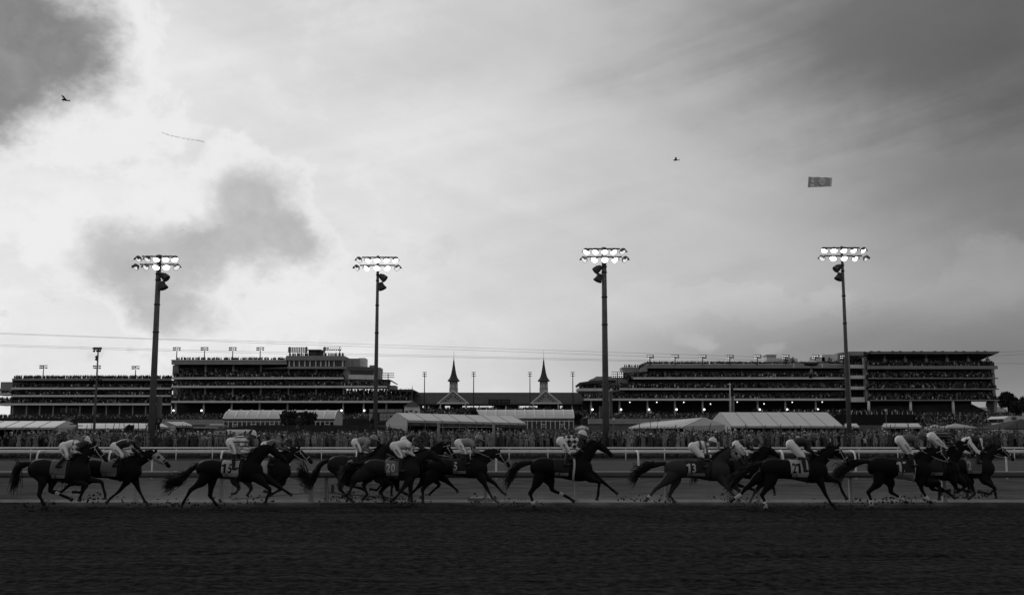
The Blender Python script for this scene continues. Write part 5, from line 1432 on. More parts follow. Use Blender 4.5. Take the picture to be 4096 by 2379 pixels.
# slim mast with lamps at the far left
Y = 150
b = at(378, 1690, Y); top = at(391, 1390, Y)
t = thing('floodlight_mast', 'slim dark mast with two tiers of lamps in front of the far left grandstand', 'floodlight', (b.x, Y, zg(Y)))
MB().tube((b.x, Y, zg(Y) - .1), (b.x, Y, top.z), .20, .09, 10).build('pole', POLE, t, True)
u = at(101, 1500, Y).x - at(100, 1500, Y).x
for dy, xs_ in ((3, (-15, -9, -3, 6, 13)), (13, (-13, 0, 10)), (126, (-22, -9, 9, 20))):
    z = at(391, 1390 + dy, Y).z
    MB().box(b.x + (min(xs_) - 1) * u, b.x + (max(xs_) + 1) * u, Y - .06, Y + .02, z + .1, z + .16).build('crossarm', DSTEEL, t)
    for q in xs_: MB().loft([(b.x + q * u, Y - .1, z + .12), (b.x + q * u, Y - .35, z - .08)], [(.09, .09), (.2, .15)], 8, (1, 0, 0)).build('lamp', DSTEEL, t)
for dy in (40, 50): MB().loft([(b.x - .12, Y, at(0, 1390 + dy - 8, Y).z), (b.x - .28, Y, at(0, 1390 + dy, Y).z)], [(.13, .13), (.24, .20)], 8, (0, 1, 0)).build('horn_speaker', DSTEEL, t)

# ------------------------------------------------------------------ tents
def tent(label, R0, R1, E0, E1, B0, val, Y, bays, m=TENT, seam=True, gable='left', wall_to=None, name='frame_tent', banner=None, ridge_seams=True):
    """gabled frame tent; corner points are photo pixels with a distance"""
    r0, r1, e0, e1, b0 = [at(*p) for p in (R0, R1, E0, E1, B0)]
    b1 = b0 + (e1 - e0)
    t = thing(name, label, 'tent', (e0.x, e0.y, zg(e0.y)), 'tents in the infield')
    def slab(a, b, c, d, nm, mt):
        n = (b - a).cross(d - a).normalized() * .03
        if n.z < 0: n = -n
        MB().prism([a, b, c, d], -n).build(nm, mt, t)
    slab(e0, e1, r1, r0, 'roof_panel', m); slab(b0, b1, r1, r0, 'roof_panel', m)
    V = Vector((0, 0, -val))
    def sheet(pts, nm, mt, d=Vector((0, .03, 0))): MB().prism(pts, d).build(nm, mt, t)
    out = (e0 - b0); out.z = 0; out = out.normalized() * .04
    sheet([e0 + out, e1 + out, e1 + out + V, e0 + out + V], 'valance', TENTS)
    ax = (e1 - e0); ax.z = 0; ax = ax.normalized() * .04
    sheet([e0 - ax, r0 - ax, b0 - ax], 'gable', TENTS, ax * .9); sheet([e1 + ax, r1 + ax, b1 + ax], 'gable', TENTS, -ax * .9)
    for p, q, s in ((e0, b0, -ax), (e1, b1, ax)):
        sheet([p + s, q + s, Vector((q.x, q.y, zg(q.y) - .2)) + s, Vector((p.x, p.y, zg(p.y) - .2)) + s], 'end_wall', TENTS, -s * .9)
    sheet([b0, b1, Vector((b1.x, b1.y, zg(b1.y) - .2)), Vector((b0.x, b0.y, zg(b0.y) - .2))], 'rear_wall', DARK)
    for k in range(bays + 1):
        q = k / bays
        e, r = e0.lerp(e1, q), r0.lerp(r1, q)
        n = (e1 - e0).cross(r0 - e0).normalized(); n = n if n.z > 0 else -n
        if 0 < k < bays or seam:
            MB().tube(e + n * .02, r + n * .02, .045, n=6).build('roof_seam', SEAM, t)
        MB().tube(e + out * 2, Vector((e.x, e.y, zg(e.y) - .2)) + out * 2, .05, n=6).build('leg', STEEL, t)
    if banner:
        for k in range(bays):
            a, c = e0.lerp(e1, (k + .01) / bays) + out * 1.2 + V, e0.lerp(e1, (k + .99) / bays) + out * 1.2 + V
            h = Vector((0, 0, -banner[0]))
            p = MB().prism([a, c, c + h, a + h], out.normalized() * .03).build('banner', mat('banner_dark', .055), t)
            lettering('banner_lettering', banner[1][k % len(banner[1])], (a + c) / 2 + h * .5 + out.normalized() * .05, (c - a), (0, 0, 1), banner[0] * .42, mat('banner_ink', .22), p, (c - a).length * .40, .01)
    return t
Yb = 160
tent('long white tent selling drinks under dark lettered banners left of the twin spires', (1586, 1650, 165), (2052, 1663, 173), (1630, 1679, 160), (2103, 1691, 168), (1545, 1688, 170), .34, 160, 7, banner=(.52, ['Can Beer', 'Cocktails']))
tent('ribbed white tent with a grey gable facing the track right of the right thick pole', (2818, 1668, 172), (2578, 1689, 205), (2736, 1705, 170), (2514, 1709, 203), (2898, 1698, 170.5), .25, 170, 16)
tent('large white tent with a high roof left of the right thin pole', (2878, 1648, 200), (3308, 1648, 200), (2924, 1703, 190), (3372, 1703, 190), (2838, 1692, 210), .35, 190, 7)
tent('long white tent at the left edge below the far left grandstand', (-110, 1683, 165), (270, 1683, 165), (-180, 1708, 158), (222, 1708, 158), (-40, 1708, 172), .32, 158, 6)
tent('low white tent between the left edge tent and the left thick pole', (310, 1692, 172), (592, 1692, 172), (312, 1712, 166), (584, 1712, 166), (314, 1712, 178), .25, 166, 5)
tent('small bright striped tent just right of the left thick pole', (664, 1686, 180), (734, 1686, 180), (703, 1700, 174), (773, 1701, 174), (640, 1704, 186), .3, 174, 4)
tent('white tent partly hidden behind the left thick pole', (610, 1690, 176), (646, 1692, 178), (640, 1705, 170), (676, 1707, 172), (585, 1707, 182), .3, 170, 1)
tent('low white tent strip just right of the right thin pole', (3380, 1693, 205), (3425, 1693, 205), (3376, 1706, 199), (3438, 1706, 199), (3376, 1706, 211), .28, 199, 2)
tent('low white tent roof in front of the black terrace wall', (3536, 1692, 205), (3672, 1692, 205), (3525, 1706, 199), (3687, 1706, 199), (3525, 1706, 211), .3, 199, 3)
# small peaked canopy
def canopy(label, c, half, apex, eave, Y, m=TENT, logo=None, val=.25):
    t = thing('canopy', label, 'canopy', (at(c, eave, Y).x, Y, zg(Y)), 'peaked canopies in the infield')
    u = at(c + half, eave, Y).x - at(c, eave, Y).x; x = at(c, eave, Y).x; ze, za = at(c, eave, Y).z, at(c, apex, Y).z
    ap = Vector((x, Y, za)); cs = [Vector((x + a * u, Y + b * u, ze)) for a, b in ((-1, -1), (1, -1), (1, 1), (-1, 1))]
    mb = MB()
    for i in range(4): mb.add([cs[i], cs[(i + 1) % 4], ap], [(0, 1, 2)])
    mb.add(cs, [(3, 2, 1, 0)])
    mb.build('roof', m, t)
    for i in range(4):
        a, b = cs[i], cs[(i + 1) % 4]
        MB().prism([a, b, b - Vector((0, 0, val)), a - Vector((0, 0, val))], (cs[i] - cs[(i + 3) % 4]).normalized() * .02).build('valance', m, t)
    for q in cs: MB().tube(q, (q.x, q.y, zg(q.y) - .2), .04).build('leg', STEEL, t)
    return t
canopy('small white peaked canopy left of the right thick pole', 2328, 26, 1700, 1711, 150)
canopy('wide dark peaked tent at the right edge behind the crowd', 4086, 135, 1675, 1713, 160, mat('dark_canvas', .04), val=.12)
cw = canopy('large pale umbrella tent right of the low white roof at the right', 3826, 56, 1693, 1708, 196, TENTS)
cw2 = canopy('pale printed canopy with dark emblems beside the umbrella tent', 3740, 31, 1697, 1709, 194, TENTS, val=.5)
for q, dx in enumerate((-20, -4, 6, 20)):
    c = at(3740 + dx, 1707, 192); c.y = 194 - 1.55
    MB().tube(c, c + Vector((0, -.02, 0)), .17, n=12).build('emblem', INKM, cw2)
# white tent with an oval emblem at the right edge
Y = 186
t = thing('frame_tent', 'white tent with a dark oval emblem on its front at the right edge', 'tent', (at(4060, 1690, Y).x, Y, zg(Y)), 'tents in the infield')
MB().prism([at(4016, 1674, Y), at(4036, 1663, Y), at(4180, 1663, Y), at(4180, 1676, Y)], (0, 7, 0)).build('roof', TENT, t)
MB().pbox(4016, 4180, 1674.6, 1690, Y - .02, .1).build('fascia', TENT, t)
MB().pbox(4018, 4180, 1690, 1730, Y + 1, 5).build('body', TENTS, t)
c = at(4057, 1672, Y - .14); u = .44 / 10
ov = MB().add([c + Vector((10.2 * u * math.cos(g), 0, 5.8 * u * math.sin(g))) for g in [2 * math.pi * i / 28 for i in range(28)]] + [c + Vector((10.2 * u * math.cos(g), .12, 5.8 * u * math.sin(g))) for g in [2 * math.pi * i / 28 for i in range(28)]],
              [tuple(range(28))[::-1]] + [(i, (i + 1) % 28, 28 + (i + 1) % 28, 28 + i) for i in range(28)]).build('oval_emblem', mat('emblem_dark', .05), t)
lettering('emblem_lettering', 'Ford', c - Vector((0, .02, 0)), (1, 0, .1), (-.1, 0, 1), .28, mat('emblem_ink', .35), ov, .58, .005)

# ------------------------------------------------------------------ glazed pavilions
def pavilion(label, p0, p1, ytop, yeave, yfl, Y, slant0, slant1, ribs, right_end=False):
    d = 12
    a0, a1 = at(p0, yeave, Y), at(p1, yeave, Y)
    r0, r1 = at(p0 + slant0, ytop, Y + d / 2), at(p1 + slant1, ytop, Y + d / 2)
    t = thing('pavilion', label, 'pavilion', (a0.x, Y, zg(Y)), 'glazed pavilions in the infield')
    zr, ze = r0.z, a0.z; L, Rr = a0.x, a1.x
    prof = [(0, 0), (d * .10, .42), (d * .25, .78), (d * .42, .97), (d * .5, 1.0), (d * .58, .97), (d * .75, .78), (d * .9, .42), (d, 0)]
    def pr(x, y, f): return Vector((x, Y + y, ze + (zr - ze) * f))
    mb = MB()
    for (ya, fa), (yb_, fb) in zip(prof, prof[1:]):
        mb.prism([pr(L, ya, fa), pr(Rr, ya, fa), pr(Rr, yb_, fb), pr(L, yb_, fb)], (0, 0, -.06))
    mb.build('roof', TENT, t)
    for k in range(ribs + 1):
        x = lerp(L, Rr, k / ribs)
        MB().path([pr(x, y, f) + Vector((0, -.03, .05)) for y, f in prof], .11, 6).build('roof_rib', WHITE, t)
    for x, s in ((L, 1), (Rr, -1)):
        MB().prism([pr(x, y, f) for y, f in prof], (.08 * s, 0, 0)).build('gable', TENTS, t)
        zb = at(p0, yfl + 22, Y).z
        MB().box(x, x + .1 * s, Y, Y + d, zb, ze).build('end_wall', TENTS, t)
    MB().box(L, Rr, Y - .15, Y + .05, at(p0, yeave + 7, Y).z, ze).build('gutter', mat('gutter_dark', .10), t)
    zt_, zb = at(p0, yeave + 7, Y).z, at(p0, yfl + 22, Y).z
    MB().box(L + .15, Rr - .15, Y + .25, Y + .3, zb, zt_).build('glazing', GLASS, t)
    n = int((p1 - p0) / 18)
    for k in range(n + 1):
        x = lerp(L + .1, Rr - .1, k / n)
        MB().box(x - .09, x + .09, Y + .05, Y + .22, zb, zt_).build('mullion', CONC, t)
        if k < n and k % 4 == 2:
            x2 = lerp(L + .1, Rr - .1, (k + 1) / n); z = lerp(zt_, zb, .34)
            MB().box(x, x2, Y + .06, Y + .2, z - .14, z).build('door_head', CONC, t)
            MB().box(x + .3, x2 - .3, Y + .12, Y + .16, lerp(zt_, zb, .62), lerp(zt_, zb, .48)).build('door_notice', TENTS, t)
    MB().box(L + .1, Rr - .1, Y + .04, Y + .24, zt_ - .32, zt_ - .14).build('transom', CONC, t)
    return t
pavilion('glazed white pavilion behind the round bush at the left', 893, 1338, 1640, 1674, 1700, 250, 46, 14, 10)
pavilion('glazed white pavilion in front of the right spire', 1905, 2296, 1638, 1672, 1702, 238, 20, -6, 10)
MB().prism([at(1336, 1674, 250.2), at(1350, 1650, 256), at(1386, 1681, 262)], (0, .3, 0))
# hut with a pyramid roof and its flag
Y = 300
t = thing('hut', 'small pale hut with dark pyramid roof left of the left gable', 'hut', (at(1646, 1660, Y).x, Y, zg(Y)))
m = MB(); x0, x1 = at(1617, 1640, Y).x, at(1675, 1640, Y).x
m.box(x0, x1, Y, Y + 4, at(0, 1660, Y).z, at(0, 1624, Y).z); m.build('walls', CONC, t)
q = [Vector((x0 - .3, Y - .4, at(0, 1625, Y).z)), Vector((x1 + .3, Y - .4, at(0, 1625, Y).z)), Vector((x1 + .3, Y + 4.4, at(0, 1625, Y).z)), Vector((x0 - .3, Y + 4.4, at(0, 1625, Y).z))]
ap = Vector(((x0 + x1) / 2, Y + 2, at(0, 1602, Y).z)); m = MB()
for i in range(4): m.add([q[i], q[(i + 1) % 4], ap], [(0, 1, 2)])
m.add(q, [(3, 2, 1, 0)]); m.build('roof', ROOFD, t)
for a, b, w0, w1 in ((1621, 1632, 1642, 1650), (1636, 1651, 1640, 1646), (1659, 1670, 1643, 1650)):
    MB().pbox(a, b, w0, w1, Y - .03, .05).build('window', GLASS, t)
def flagpole(label, px, ybase, ytop, Y, fl=None, r=.06, m=INKM, col=STEEL):
    b, e = at(px, ybase, Y), at(px, ytop, Y)
    t = thing('flagpole', label, 'flagpole', (b.x, Y, b.z))
    MB().tube((b.x, Y, zg(Y) - .1), (b.x, Y, e.z), r, r * .7, 8).build('pole', col, t, True)
    MB().ball((b.x, Y, e.z), r * 1.8, 8, 6).build('finial', col, t, True)
    return t, b, e
t, b, e = flagpole('thin flagpole with a small pennant beside the pale hut', 1648, 1605, 1543, 298)
MB().prism([at(1649, 1546, 298), at(1649, 1556, 298), at(1652, 1557, 298)], (0, .05, 0)).build('pennant', DSTEEL, t)
# large limp striped flag
t, b, e = flagpole('tall flagpole with a large limp striped flag before the right grandstand', 2922.5, 1648, 1537, 300, r=.17, col=CONC)
mb = MB(); n, mm = 40, 10
zt_, zb_ = at(2924, 1552, 300).z, at(2924, 1648, 300).z
for i in range(n + 1):
    q = i / n
    wd = lerp(.6, 1.0, min(1, q * 1.8)) * (1 if q < .85 else lerp(1, .75, (q - .85) / .15))
    for j in range(mm + 1):
        s = j / mm
        mb.v.append((b.x + .2 + s * wd + .10 * math.sin(q * 5 + s * 2), 300 - .05 + .22 * math.sin(s * 11 + q * 3.2), lerp(zt_, zb_, q)))
for i in range(n):
    for j in range(mm):
        k = i * (mm + 1) + j; mb.f.append((k, k + 1, k + mm + 2, k + mm + 1)); mb.m.append(1 if i < 14 else (0 if (j + i // 9) % 2 else 2))
fo = mb.build('flag', [mat('flag_white', .42), mat('flag_blue', .03), mat('flag_red', .06)], t, True)
so = fo.modifiers.new('thick', 'SOLIDIFY'); so.thickness = .02
# tote boards left of the tent
Y = 280
t = thing('tote_board', 'pale framed tote board panels behind the left thin pole', 'board', (at(1545, 1690, Y).x, Y, zg(Y)))
for p0, p1, y0, y1 in ((1478, 1493, 1636, 1648), (1494, 1508, 1636, 1648), (1509, 1522, 1636, 1648), (1523, 1537, 1636, 1648), (1538, 1552, 1636, 1648), (1554, 1580, 1636, 1648), (1582, 1593, 1636, 1648), (1594, 1609, 1636, 1648),
                       (1476, 1490, 1652, 1666), (1476, 1490, 1667, 1681), (1519, 1532, 1652, 1666), (1519, 1532, 1667, 1681), (1533, 1546, 1652, 1666), (1533, 1546, 1667, 1681), (1548, 1560, 1652, 1666), (1548, 1560, 1667, 1681), (1562, 1590, 1652, 1662)):
    MB().pbox(p0, p1, y0, y1, Y, .2).build('panel', CONC2, t)
MB().pbox(1474, 1612, 1634, 1683, Y + .25, .3).build('frame', DARK, t)
for p in (1492, 1548, 1602): MB().pbox(p, p + 3, 1683, 1716, Y + .3, .3).build('leg', DSTEEL, t)
MB().pbox(1508, 1540, 1683, 1690, Y, .2).build('caption_strip', mat('dark_strip', .06), t)
# ------------------------------------------------------------------ round bush, small bushes, trees on the right
def bush(label, cx, cy, rx, ry, Y, n, size, name='bush', up=1.2, cat='bush', trunk=False, parts=9):
    c = at(cx, cy, Y); u = at(cx + 1, cy, Y).x - c.x
    t = thing(name, label, cat, (c.x, Y, zg(Y)))
    mb = MB()
    for _ in range(parts):
        a = random.uniform(0, 2 * math.pi); q = random.uniform(.15, .62)
        cc = c + Vector((rx * u * q * math.cos(a), rx * u * q * .6 * math.sin(a), ry * u * random.uniform(-.55, .48)))
        leaves(mb, cc, (rx * u * .48, rx * u * .48, ry * u * .52), n // parts, size, 0, up, .35)
    mb.build('foliage' if not trunk else 'crown', LEAF, t)
    m = MB()
    for k in range(5 if not trunk else 4):
        a = 2 * math.pi * k / 5
        m.tube((c.x + .2 * math.cos(a), Y + .2 * math.sin(a), zg(Y) - .1), (c.x + rx * u * .45 * math.cos(a), Y + rx * u * .3 * math.sin(a), c.z + ry * u * .3), .16 if trunk else .08, .04)
    if trunk: m.tube((c.x, Y, zg(Y) - .1), (c.x, Y, c.z), .45, .2)
    m.build('trunk' if trunk else 'stems', BARK, t)
    return t
bush('broad dark evergreen bush in front of the left glazed pavilion', 1200, 1675, 78, 36, 235, 5200, .42, parts=22)
bush('small leafy bush between the spires and the drinks tent', 1900, 1652, 22, 14, 230, 700, .28)
bush('tiny dark plant in front of the low white tent at the left', 516, 1715, 22, 16, 128, 320, .22)
for lab, cx, cy, rx, ry, Y in (('large dark tree right of the far right grandstand', 4030, 1598, 42, 34, 430), ('low dark tree below the large tree at the right edge', 4062, 1630, 28, 26, 420),
                               ('dark tree cut by the right edge of the picture', 4098, 1618, 24, 34, 425), ('small dark tree seen under the far right grandstand', 3958, 1618, 14, 12, 440)):
    bush(lab, cx, cy, rx, ry, Y, 4200 if rx > 30 else 1800, .75, 'tree', .2, 'tree', True, 20)
# houses behind on the right
for lab, p0, p1, yr, ye, yb_, Y in (('low house roof seen under the right grandstand', 3925, 3978, 1628, 1650, 1665, 450), ('pale roofed house right of the right grandstand', 3990, 4036, 1626, 1648, 1668, 440), ('low house behind the trees at the right edge', 4066, 4094, 1625, 1640, 1668, 440)):
    t = thing('house', lab, 'house', (at(p0, ye, Y).x, Y, zg(Y)), 'houses behind the right grandstand')
    a, b = at(p0, ye, Y), at(p1, ye, Y); r = at(p0 + 16, yr, Y + 4)
    m = MB(); m.prism([(a.x, Y, a.z), (a.x, Y + 8, a.z), (a.x + .3 * (b.x - a.x), Y + 4, r.z)], (.01, 0, 0))
    MB().add([(a.x, Y, a.z), (b.x, Y, a.z), (b.x, Y + 8, a.z), (a.x, Y + 8, a.z), (a.x + 1.2, Y + 4, r.z), (b.x - 1.2, Y + 4, r.z)], [(0, 1, 5, 4), (1, 2, 5), (2, 3, 4, 5), (3, 0, 4), (3, 2, 1, 0)]).build('roof', CONC2, t)
    MB().box(a.x + .3, b.x - .3, Y + .3, Y + 7.7, at(p0, 1690, Y).z, a.z - .02).build('walls', WALLD, t)
# ------------------------------------------------------------------ signs and small things
def disc_sign(label, px, y, ybase, Y, mark='U'):
    c = at(px, y, Y); t = thing('marker_sign', label, 'sign', (c.x, Y, zg(Y)), 'round horseshoe marker signs on posts')
    MB().tube((c.x, Y, zg(Y) - .1), (c.x, Y, c.z), .05, n=8).build('post', STEEL, t)
    u = at(px + 1, y, Y).x - c.x
    d = MB().tube((c.x, Y - .06, c.z), (c.x, Y - .10, c.z), 5.4 * u, n=20).build('disc', WHITE, t)
    lettering('disc_mark', mark, (c.x, Y - .12, c.z), (1, 0, 0), (0, 0, 1), 6.5 * u, INKD, d, 5 * u, .02)
disc_sign('round white U marker sign left of the feather banner', 2601, 1647, 1710, 170)
disc_sign('round white U marker sign on a tall post in front of the black terrace wall', 3543, 1640, 1715, 170)
disc_sign('round U marker sign close to the right thick pole', 2454, 1675, 1716, 170)
Y = 175
t = thing('feather_banner', 'dark feather banner reading ATM right of the right thick pole', 'banner', (at(2634, 1690, Y).x, Y, zg(Y)))
pp = [at(2631, 1720, Y), at(2630.5, 1680, Y), at(2631.5, 1658, Y), at(2635.5, 1643, Y)]
MB().path(pp, .035, 6).build('pole', STEEL, t)
bn = MB().prism([at(2631.5, 1685, Y), at(2632.5, 1660, Y), at(2636.5, 1645, Y), at(2638, 1652, Y), at(2639.5, 1684, Y)], (0, .04, 0)).build('banner_cloth', mat('banner_black', .02), t)
for k, ch in enumerate('ATM'): lettering('banner_letter', ch, at(2635.8, 1658.5 + 9 * k, Y - .04), (1, 0, 0), (0, 0, 1), .27, mat('banner_white', .5), bn, .24, .02)
# fingerpost
Y = 140
c = at(309, 1705, Y)
t = thing('fingerpost', 'dark fingerpost with three arms in front of the left tents', 'sign', (c.x, Y, zg(Y)))
MB().tube((c.x, Y, zg(Y) - .1), (c.x, Y, at(309, 1682, Y).z), .07, n=8).build('post', DSTEEL, t)
for p0, p1, y0, y1, dy in ((278, 308, 1694, 1698, -.12), (310, 331, 1700, 1703.5, -.12), (312, 350, 1679, 1684, .1)): MB().pbox(p0, p1, y0, y1, Y + dy, .04).build('arm', DSTEEL, t)
# scissor lift with cameraman
Y = 200
c = at(288, 1690, Y)
t = thing('scissor_lift', 'raised scissor lift carrying cameras in front of the far left grandstand', 'lift', (c.x, Y, zg(Y)))
P_ = lambda x, y: at(x, y, Y)
for k, (y0, y1) in enumerate(((1690, 1672), (1672, 1653))):
    MB().tube(P_(250, (y0 + y1) / 2), P_(292, y0), .09).build('scissor_arm', STEEL, t); MB().tube(P_(250, (y0 + y1) / 2), P_(290, y1), .09).build('scissor_arm', STEEL, t)
MB().tube(P_(258, 1653), P_(298, 1672), .09).build('scissor_arm', STEEL, t); MB().tube(P_(298, 1672), P_(258, 1691), .09).build('scissor_arm', STEEL, t)
MB().pbox(244, 306, 1649, 1653, Y - 1, 2.2).build('platform', DSTEEL, t)
for y in (1633, 1641): MB().pbox(244, 306, y, y + 1, Y - 1, .06).build('guard_rail', STEEL, t)
for p in (244, 264, 285, 305): MB().pbox(p, p + 1.2, 1633, 1650, Y - 1, .06).build('rail_post', STEEL, t)
MB().box(c.x - 2.2, c.x + 2.2, Y - 1.2, Y + 1.2, zg(Y) + .3, P_(0, 1690).z).build('base', DSTEEL, t)
for s in (-1.5, 1.5): MB().tube((c.x + s, Y - 1.25, zg(Y) + .35), (c.x + s, Y - 1.0, zg(Y) + .35), .35, n=12).build('wheel', BLACK, t)
# wire fence with cranked tops
YF = 104.6
t = thing('security_fence', 'tall wire fence with cranked barbed tops in front of the infield crowd', 'fence', (0, YF, 0))
zt_ = at(2048, 1703, YF).z
fx_ = [105, 228, 345, 453, 495, 553, 583, 655, 731, 745, 770, 905, 1010]
fx_ += [1080, 1150, 1220, 1295, 1360, 1430, 1485, 1560, 1640, 1712, 1775, 1850, 1930, 2000, 2075, 2145, 2215, 2280, 2345, 2400, 2485, 2558, 2625, 2700, 2771, 2840, 2911, 2984, 3058, 3125, 3203, 3280, 3340, 3416, 3490, 3563, 3635, 3712, 3780, 3858, 3930, 4000, 4070]
FP = mat('fence_post', .05, .6)
for k, p in enumerate(fx_):
    x = at(p, 1740, YF).x; z1 = zt_ + random.uniform(-.25, .2)
    m = MB().tube((x, YF, zg(YF) - .1), (x, YF, z1 - .35), .045, n=6)
    lean = random.choice((-.06, .0, .12, -.05))
    m.loft([(x, YF, z1 - .36), (x, YF - .02, z1 - .2), (x + lean, YF - .12, z1 + .12)], [(.035, .035)] * 3, 6, (1, 0, 0)); m.build('post', FP, t)
for dz in (.0, -.16, -.30): MB().tube((-52, YF - .05, zt_ + dz), (52, YF - .05, zt_ + dz), .006, n=4).build('wire', FP, t)
for lab, p0, p1, y0, y1 in (('pale tubular gate frame in the wire fence below the drinks tent', 1757, 1863, 1708, 1762), ('second pale tubular gate frame in the wire fence, left of the glazed pavilion', 1871, 1972, 1708, 1762)):
    Yg = YF - .2
    g = thing('fence_gate', lab, 'gate', (at(p0, 1762, Yg).x, Yg, zg(Yg)), 'gates in the wire fence')
    for y in (y0, y1): MB().tube(at(p0, y, Yg), at(p1, y, Yg), .045).build('rail', STEEL, g)
    for p in (p0, p1): MB().tube(at(p, y0, Yg), at(p, 1800, Yg), .045).build('stile', STEEL, g)
for lab, p in (('stout pale post left of the fence gates', 1755), ('stout pale post right of the fence gates', 1976)):
    q = at(p, 1740, YF - .5); g = thing('gate_post', lab, 'post', (q.x, q.y, zg(q.y)), 'gate posts of the wire fence')
    MB().tube((q.x, q.y, zg(q.y) - .1), (q.x, q.y, at(p, 1694, q.y).z), .12, n=10).build('shaft', STEEL, g, True); MB().ball((q.x, q.y, at(p, 1694, q.y).z), .13, 10, 6).build('cap', STEEL, g, True)
# ------------------------------------------------------------------ vehicles in the crowd
def wheels(t, x0, x1, y0, y1, z, r):
    for x in (x0, x1):
        for y in (y0, y1):
            w = MB().tube((x, y - .1, z + r), (x, y + .1, z + r), r, n=14).build('wheel', BLACK, t, True)
            MB().tube((x, y - .11, z + r), (x, y + .11, z + r), r * .55, n=12).build('rim', STEEL, w)
CARW = mat('white_car_paint', .62, .3, .05, .5, .5); CARD = mat('dark_car_paint', .03, .3, .05, .5, .5)
Y = 126
def van():
    c = at(905, 1750, Y); z0 = zg(Y); zt_ = at(905, 1717, Y).z; h = zt_ - z0
    x0, xm, x1 = at(846, 1740, Y).x, at(912, 1740, Y).x, at(965, 1740, Y).x
    t = thing('van', 'white van with dark lettering on its back doors, parked in the crowd at the left', 'van', (c.x, Y, z0))
    # rear faces the viewer, the side runs away to the right
    sec = lambda y: [(x0, y, z0 + .35), (xm, y, z0 + .35), (xm + .02, y, z0 + h * .55), (xm - .12, y, z0 + h * .9), (xm - .35, y, z0 + h), (x0 + .35, y, z0 + h), (x0 + .12, y, z0 + h * .9), (x0 - .02, y, z0 + h * .55)]
    sh = Vector(((x1 - xm) * 1.25, 4.2, 0))
    MB().prism(sec(Y), sh).build('body', CARW, t)
    w = MB(); w.prism([(x0 + .2, Y - .03, z0 + h * .5), (xm - .2, Y - .03, z0 + h * .5), (xm - .3, Y - .03, z0 + h * .92), (x0 + .3, Y - .03, z0 + h * .92)], (0, .025, 0)); dr = w.build('rear_door', TENTS, t)
    m = MB()
    m.path([(x0 + .1, Y - .04, z0 + .5), (x0 + .12, Y - .04, z0 + h * .85), (x0 + .38, Y - .04, z0 + h * .975), (xm - .38, Y - .04, z0 + h * .975), (xm - .12, Y - .04, z0 + h * .85), (xm - .1, Y - .04, z0 + .5)], .05, 6); m.build('door_seal', BLACK, t)
    lettering('door_lettering', 'LURE', ((x0 + xm) / 2, Y - .06, z0 + h * .72), (1, 0, 0), (0, 0, 1), .38, INKD, dr, 1.5, .02)
    for x in (x0 + .12, xm - .12): MB().box(x - .07, x + .07, Y - .05, Y - .01, z0 + .7, z0 + 1.1).build('tail_light', mat('tail_light', .08), t)
    MB().box(x0 + .05, xm - .05, Y - .12, Y - .02, z0 + .35, z0 + .52).build('bumper', BLACK, t)
    wheels(t, x0 + .3, xm - .3, Y + .5, Y + 3.4, z0, .34)
van()
def car(label, p0, p1, ytop, Y, paint, suv=True, name='parked_car'):
    x0, x1 = at(p0, 1745, Y).x, at(p1, 1745, Y).x; z0 = zg(Y); L = x1 - x0; zt_ = at(p0, ytop, Y).z; h = zt_ - z0
    t = thing(name, label, 'car', ((x0 + x1) / 2, Y, z0), 'vehicles parked in the infield crowd')
    pr_ = [(0, .25), (.02, .55), (.14, .60), (.26, .97), (.34, 1.0), (.90, 1.0), (.97, .93), (1.0, .55), (1.0, .25)]
    MB().prism([(x0 + a * L, Y, z0 + b * h) for a, b in pr_], (0, 1.75, 0)).build('body', paint, t)
    MB().prism([(x0 + a * L, Y - .02, z0 + b * h) for a, b in ((.20, .63), (.29, .92), (.46, .92), (.46, .63))], (0, .015, 0)).build('window', GLASS, t)
    MB().prism([(x0 + a * L, Y - .02, z0 + b * h) for a, b in ((.49, .63), (.49, .92), (.88, .92), (.93, .63))], (0, .015, 0)).build('window', GLASS, t)
    MB().box(x0 + .30 * L, x0 + .92 * L, Y + .1, Y + 1.65, z0 + h, z0 + h + .05).build('roof_panel', CARW, t)
    for q in (.30, .75): MB().box(x0 + q * L, x0 + q * L + .18, Y - .04, Y - .005, z0 + .58 * h, z0 + .61 * h).build('handle', STEEL, t)
    wheels(t, x0 + .2 * L, x0 + .8 * L, Y + .08, Y + 1.67, z0, .36)
car('dark car with a pale roof at the left behind the fence', 405, 495, 1734, 122, CARD)
car('white car half hidden by the crowd left of the white van', 712, 796, 1731, 124, CARW)
Y = 210
t = thing('trailer', 'white flat roofed trailer behind the crowd left of the glazed pavilion', 'trailer', (at(780, 1710, Y).x, Y, zg(Y)))
MB().pbox(675, 850, 1708, 1711, Y, 4).build('roof', WHITE, t); MB().pbox(680, 845, 1711, 1730, Y + .2, 3).build('body', DARK, t)
MB().pbox(822, 892, 1699, 1706, Y + 14, 4).build('upper_roof', CONC2, t)
for p in (838, 852, 866, 880): MB().pbox(p, p + 9, 1694.5, 1699, Y + 15, 1.5).build('roof_unit', CONC, t)
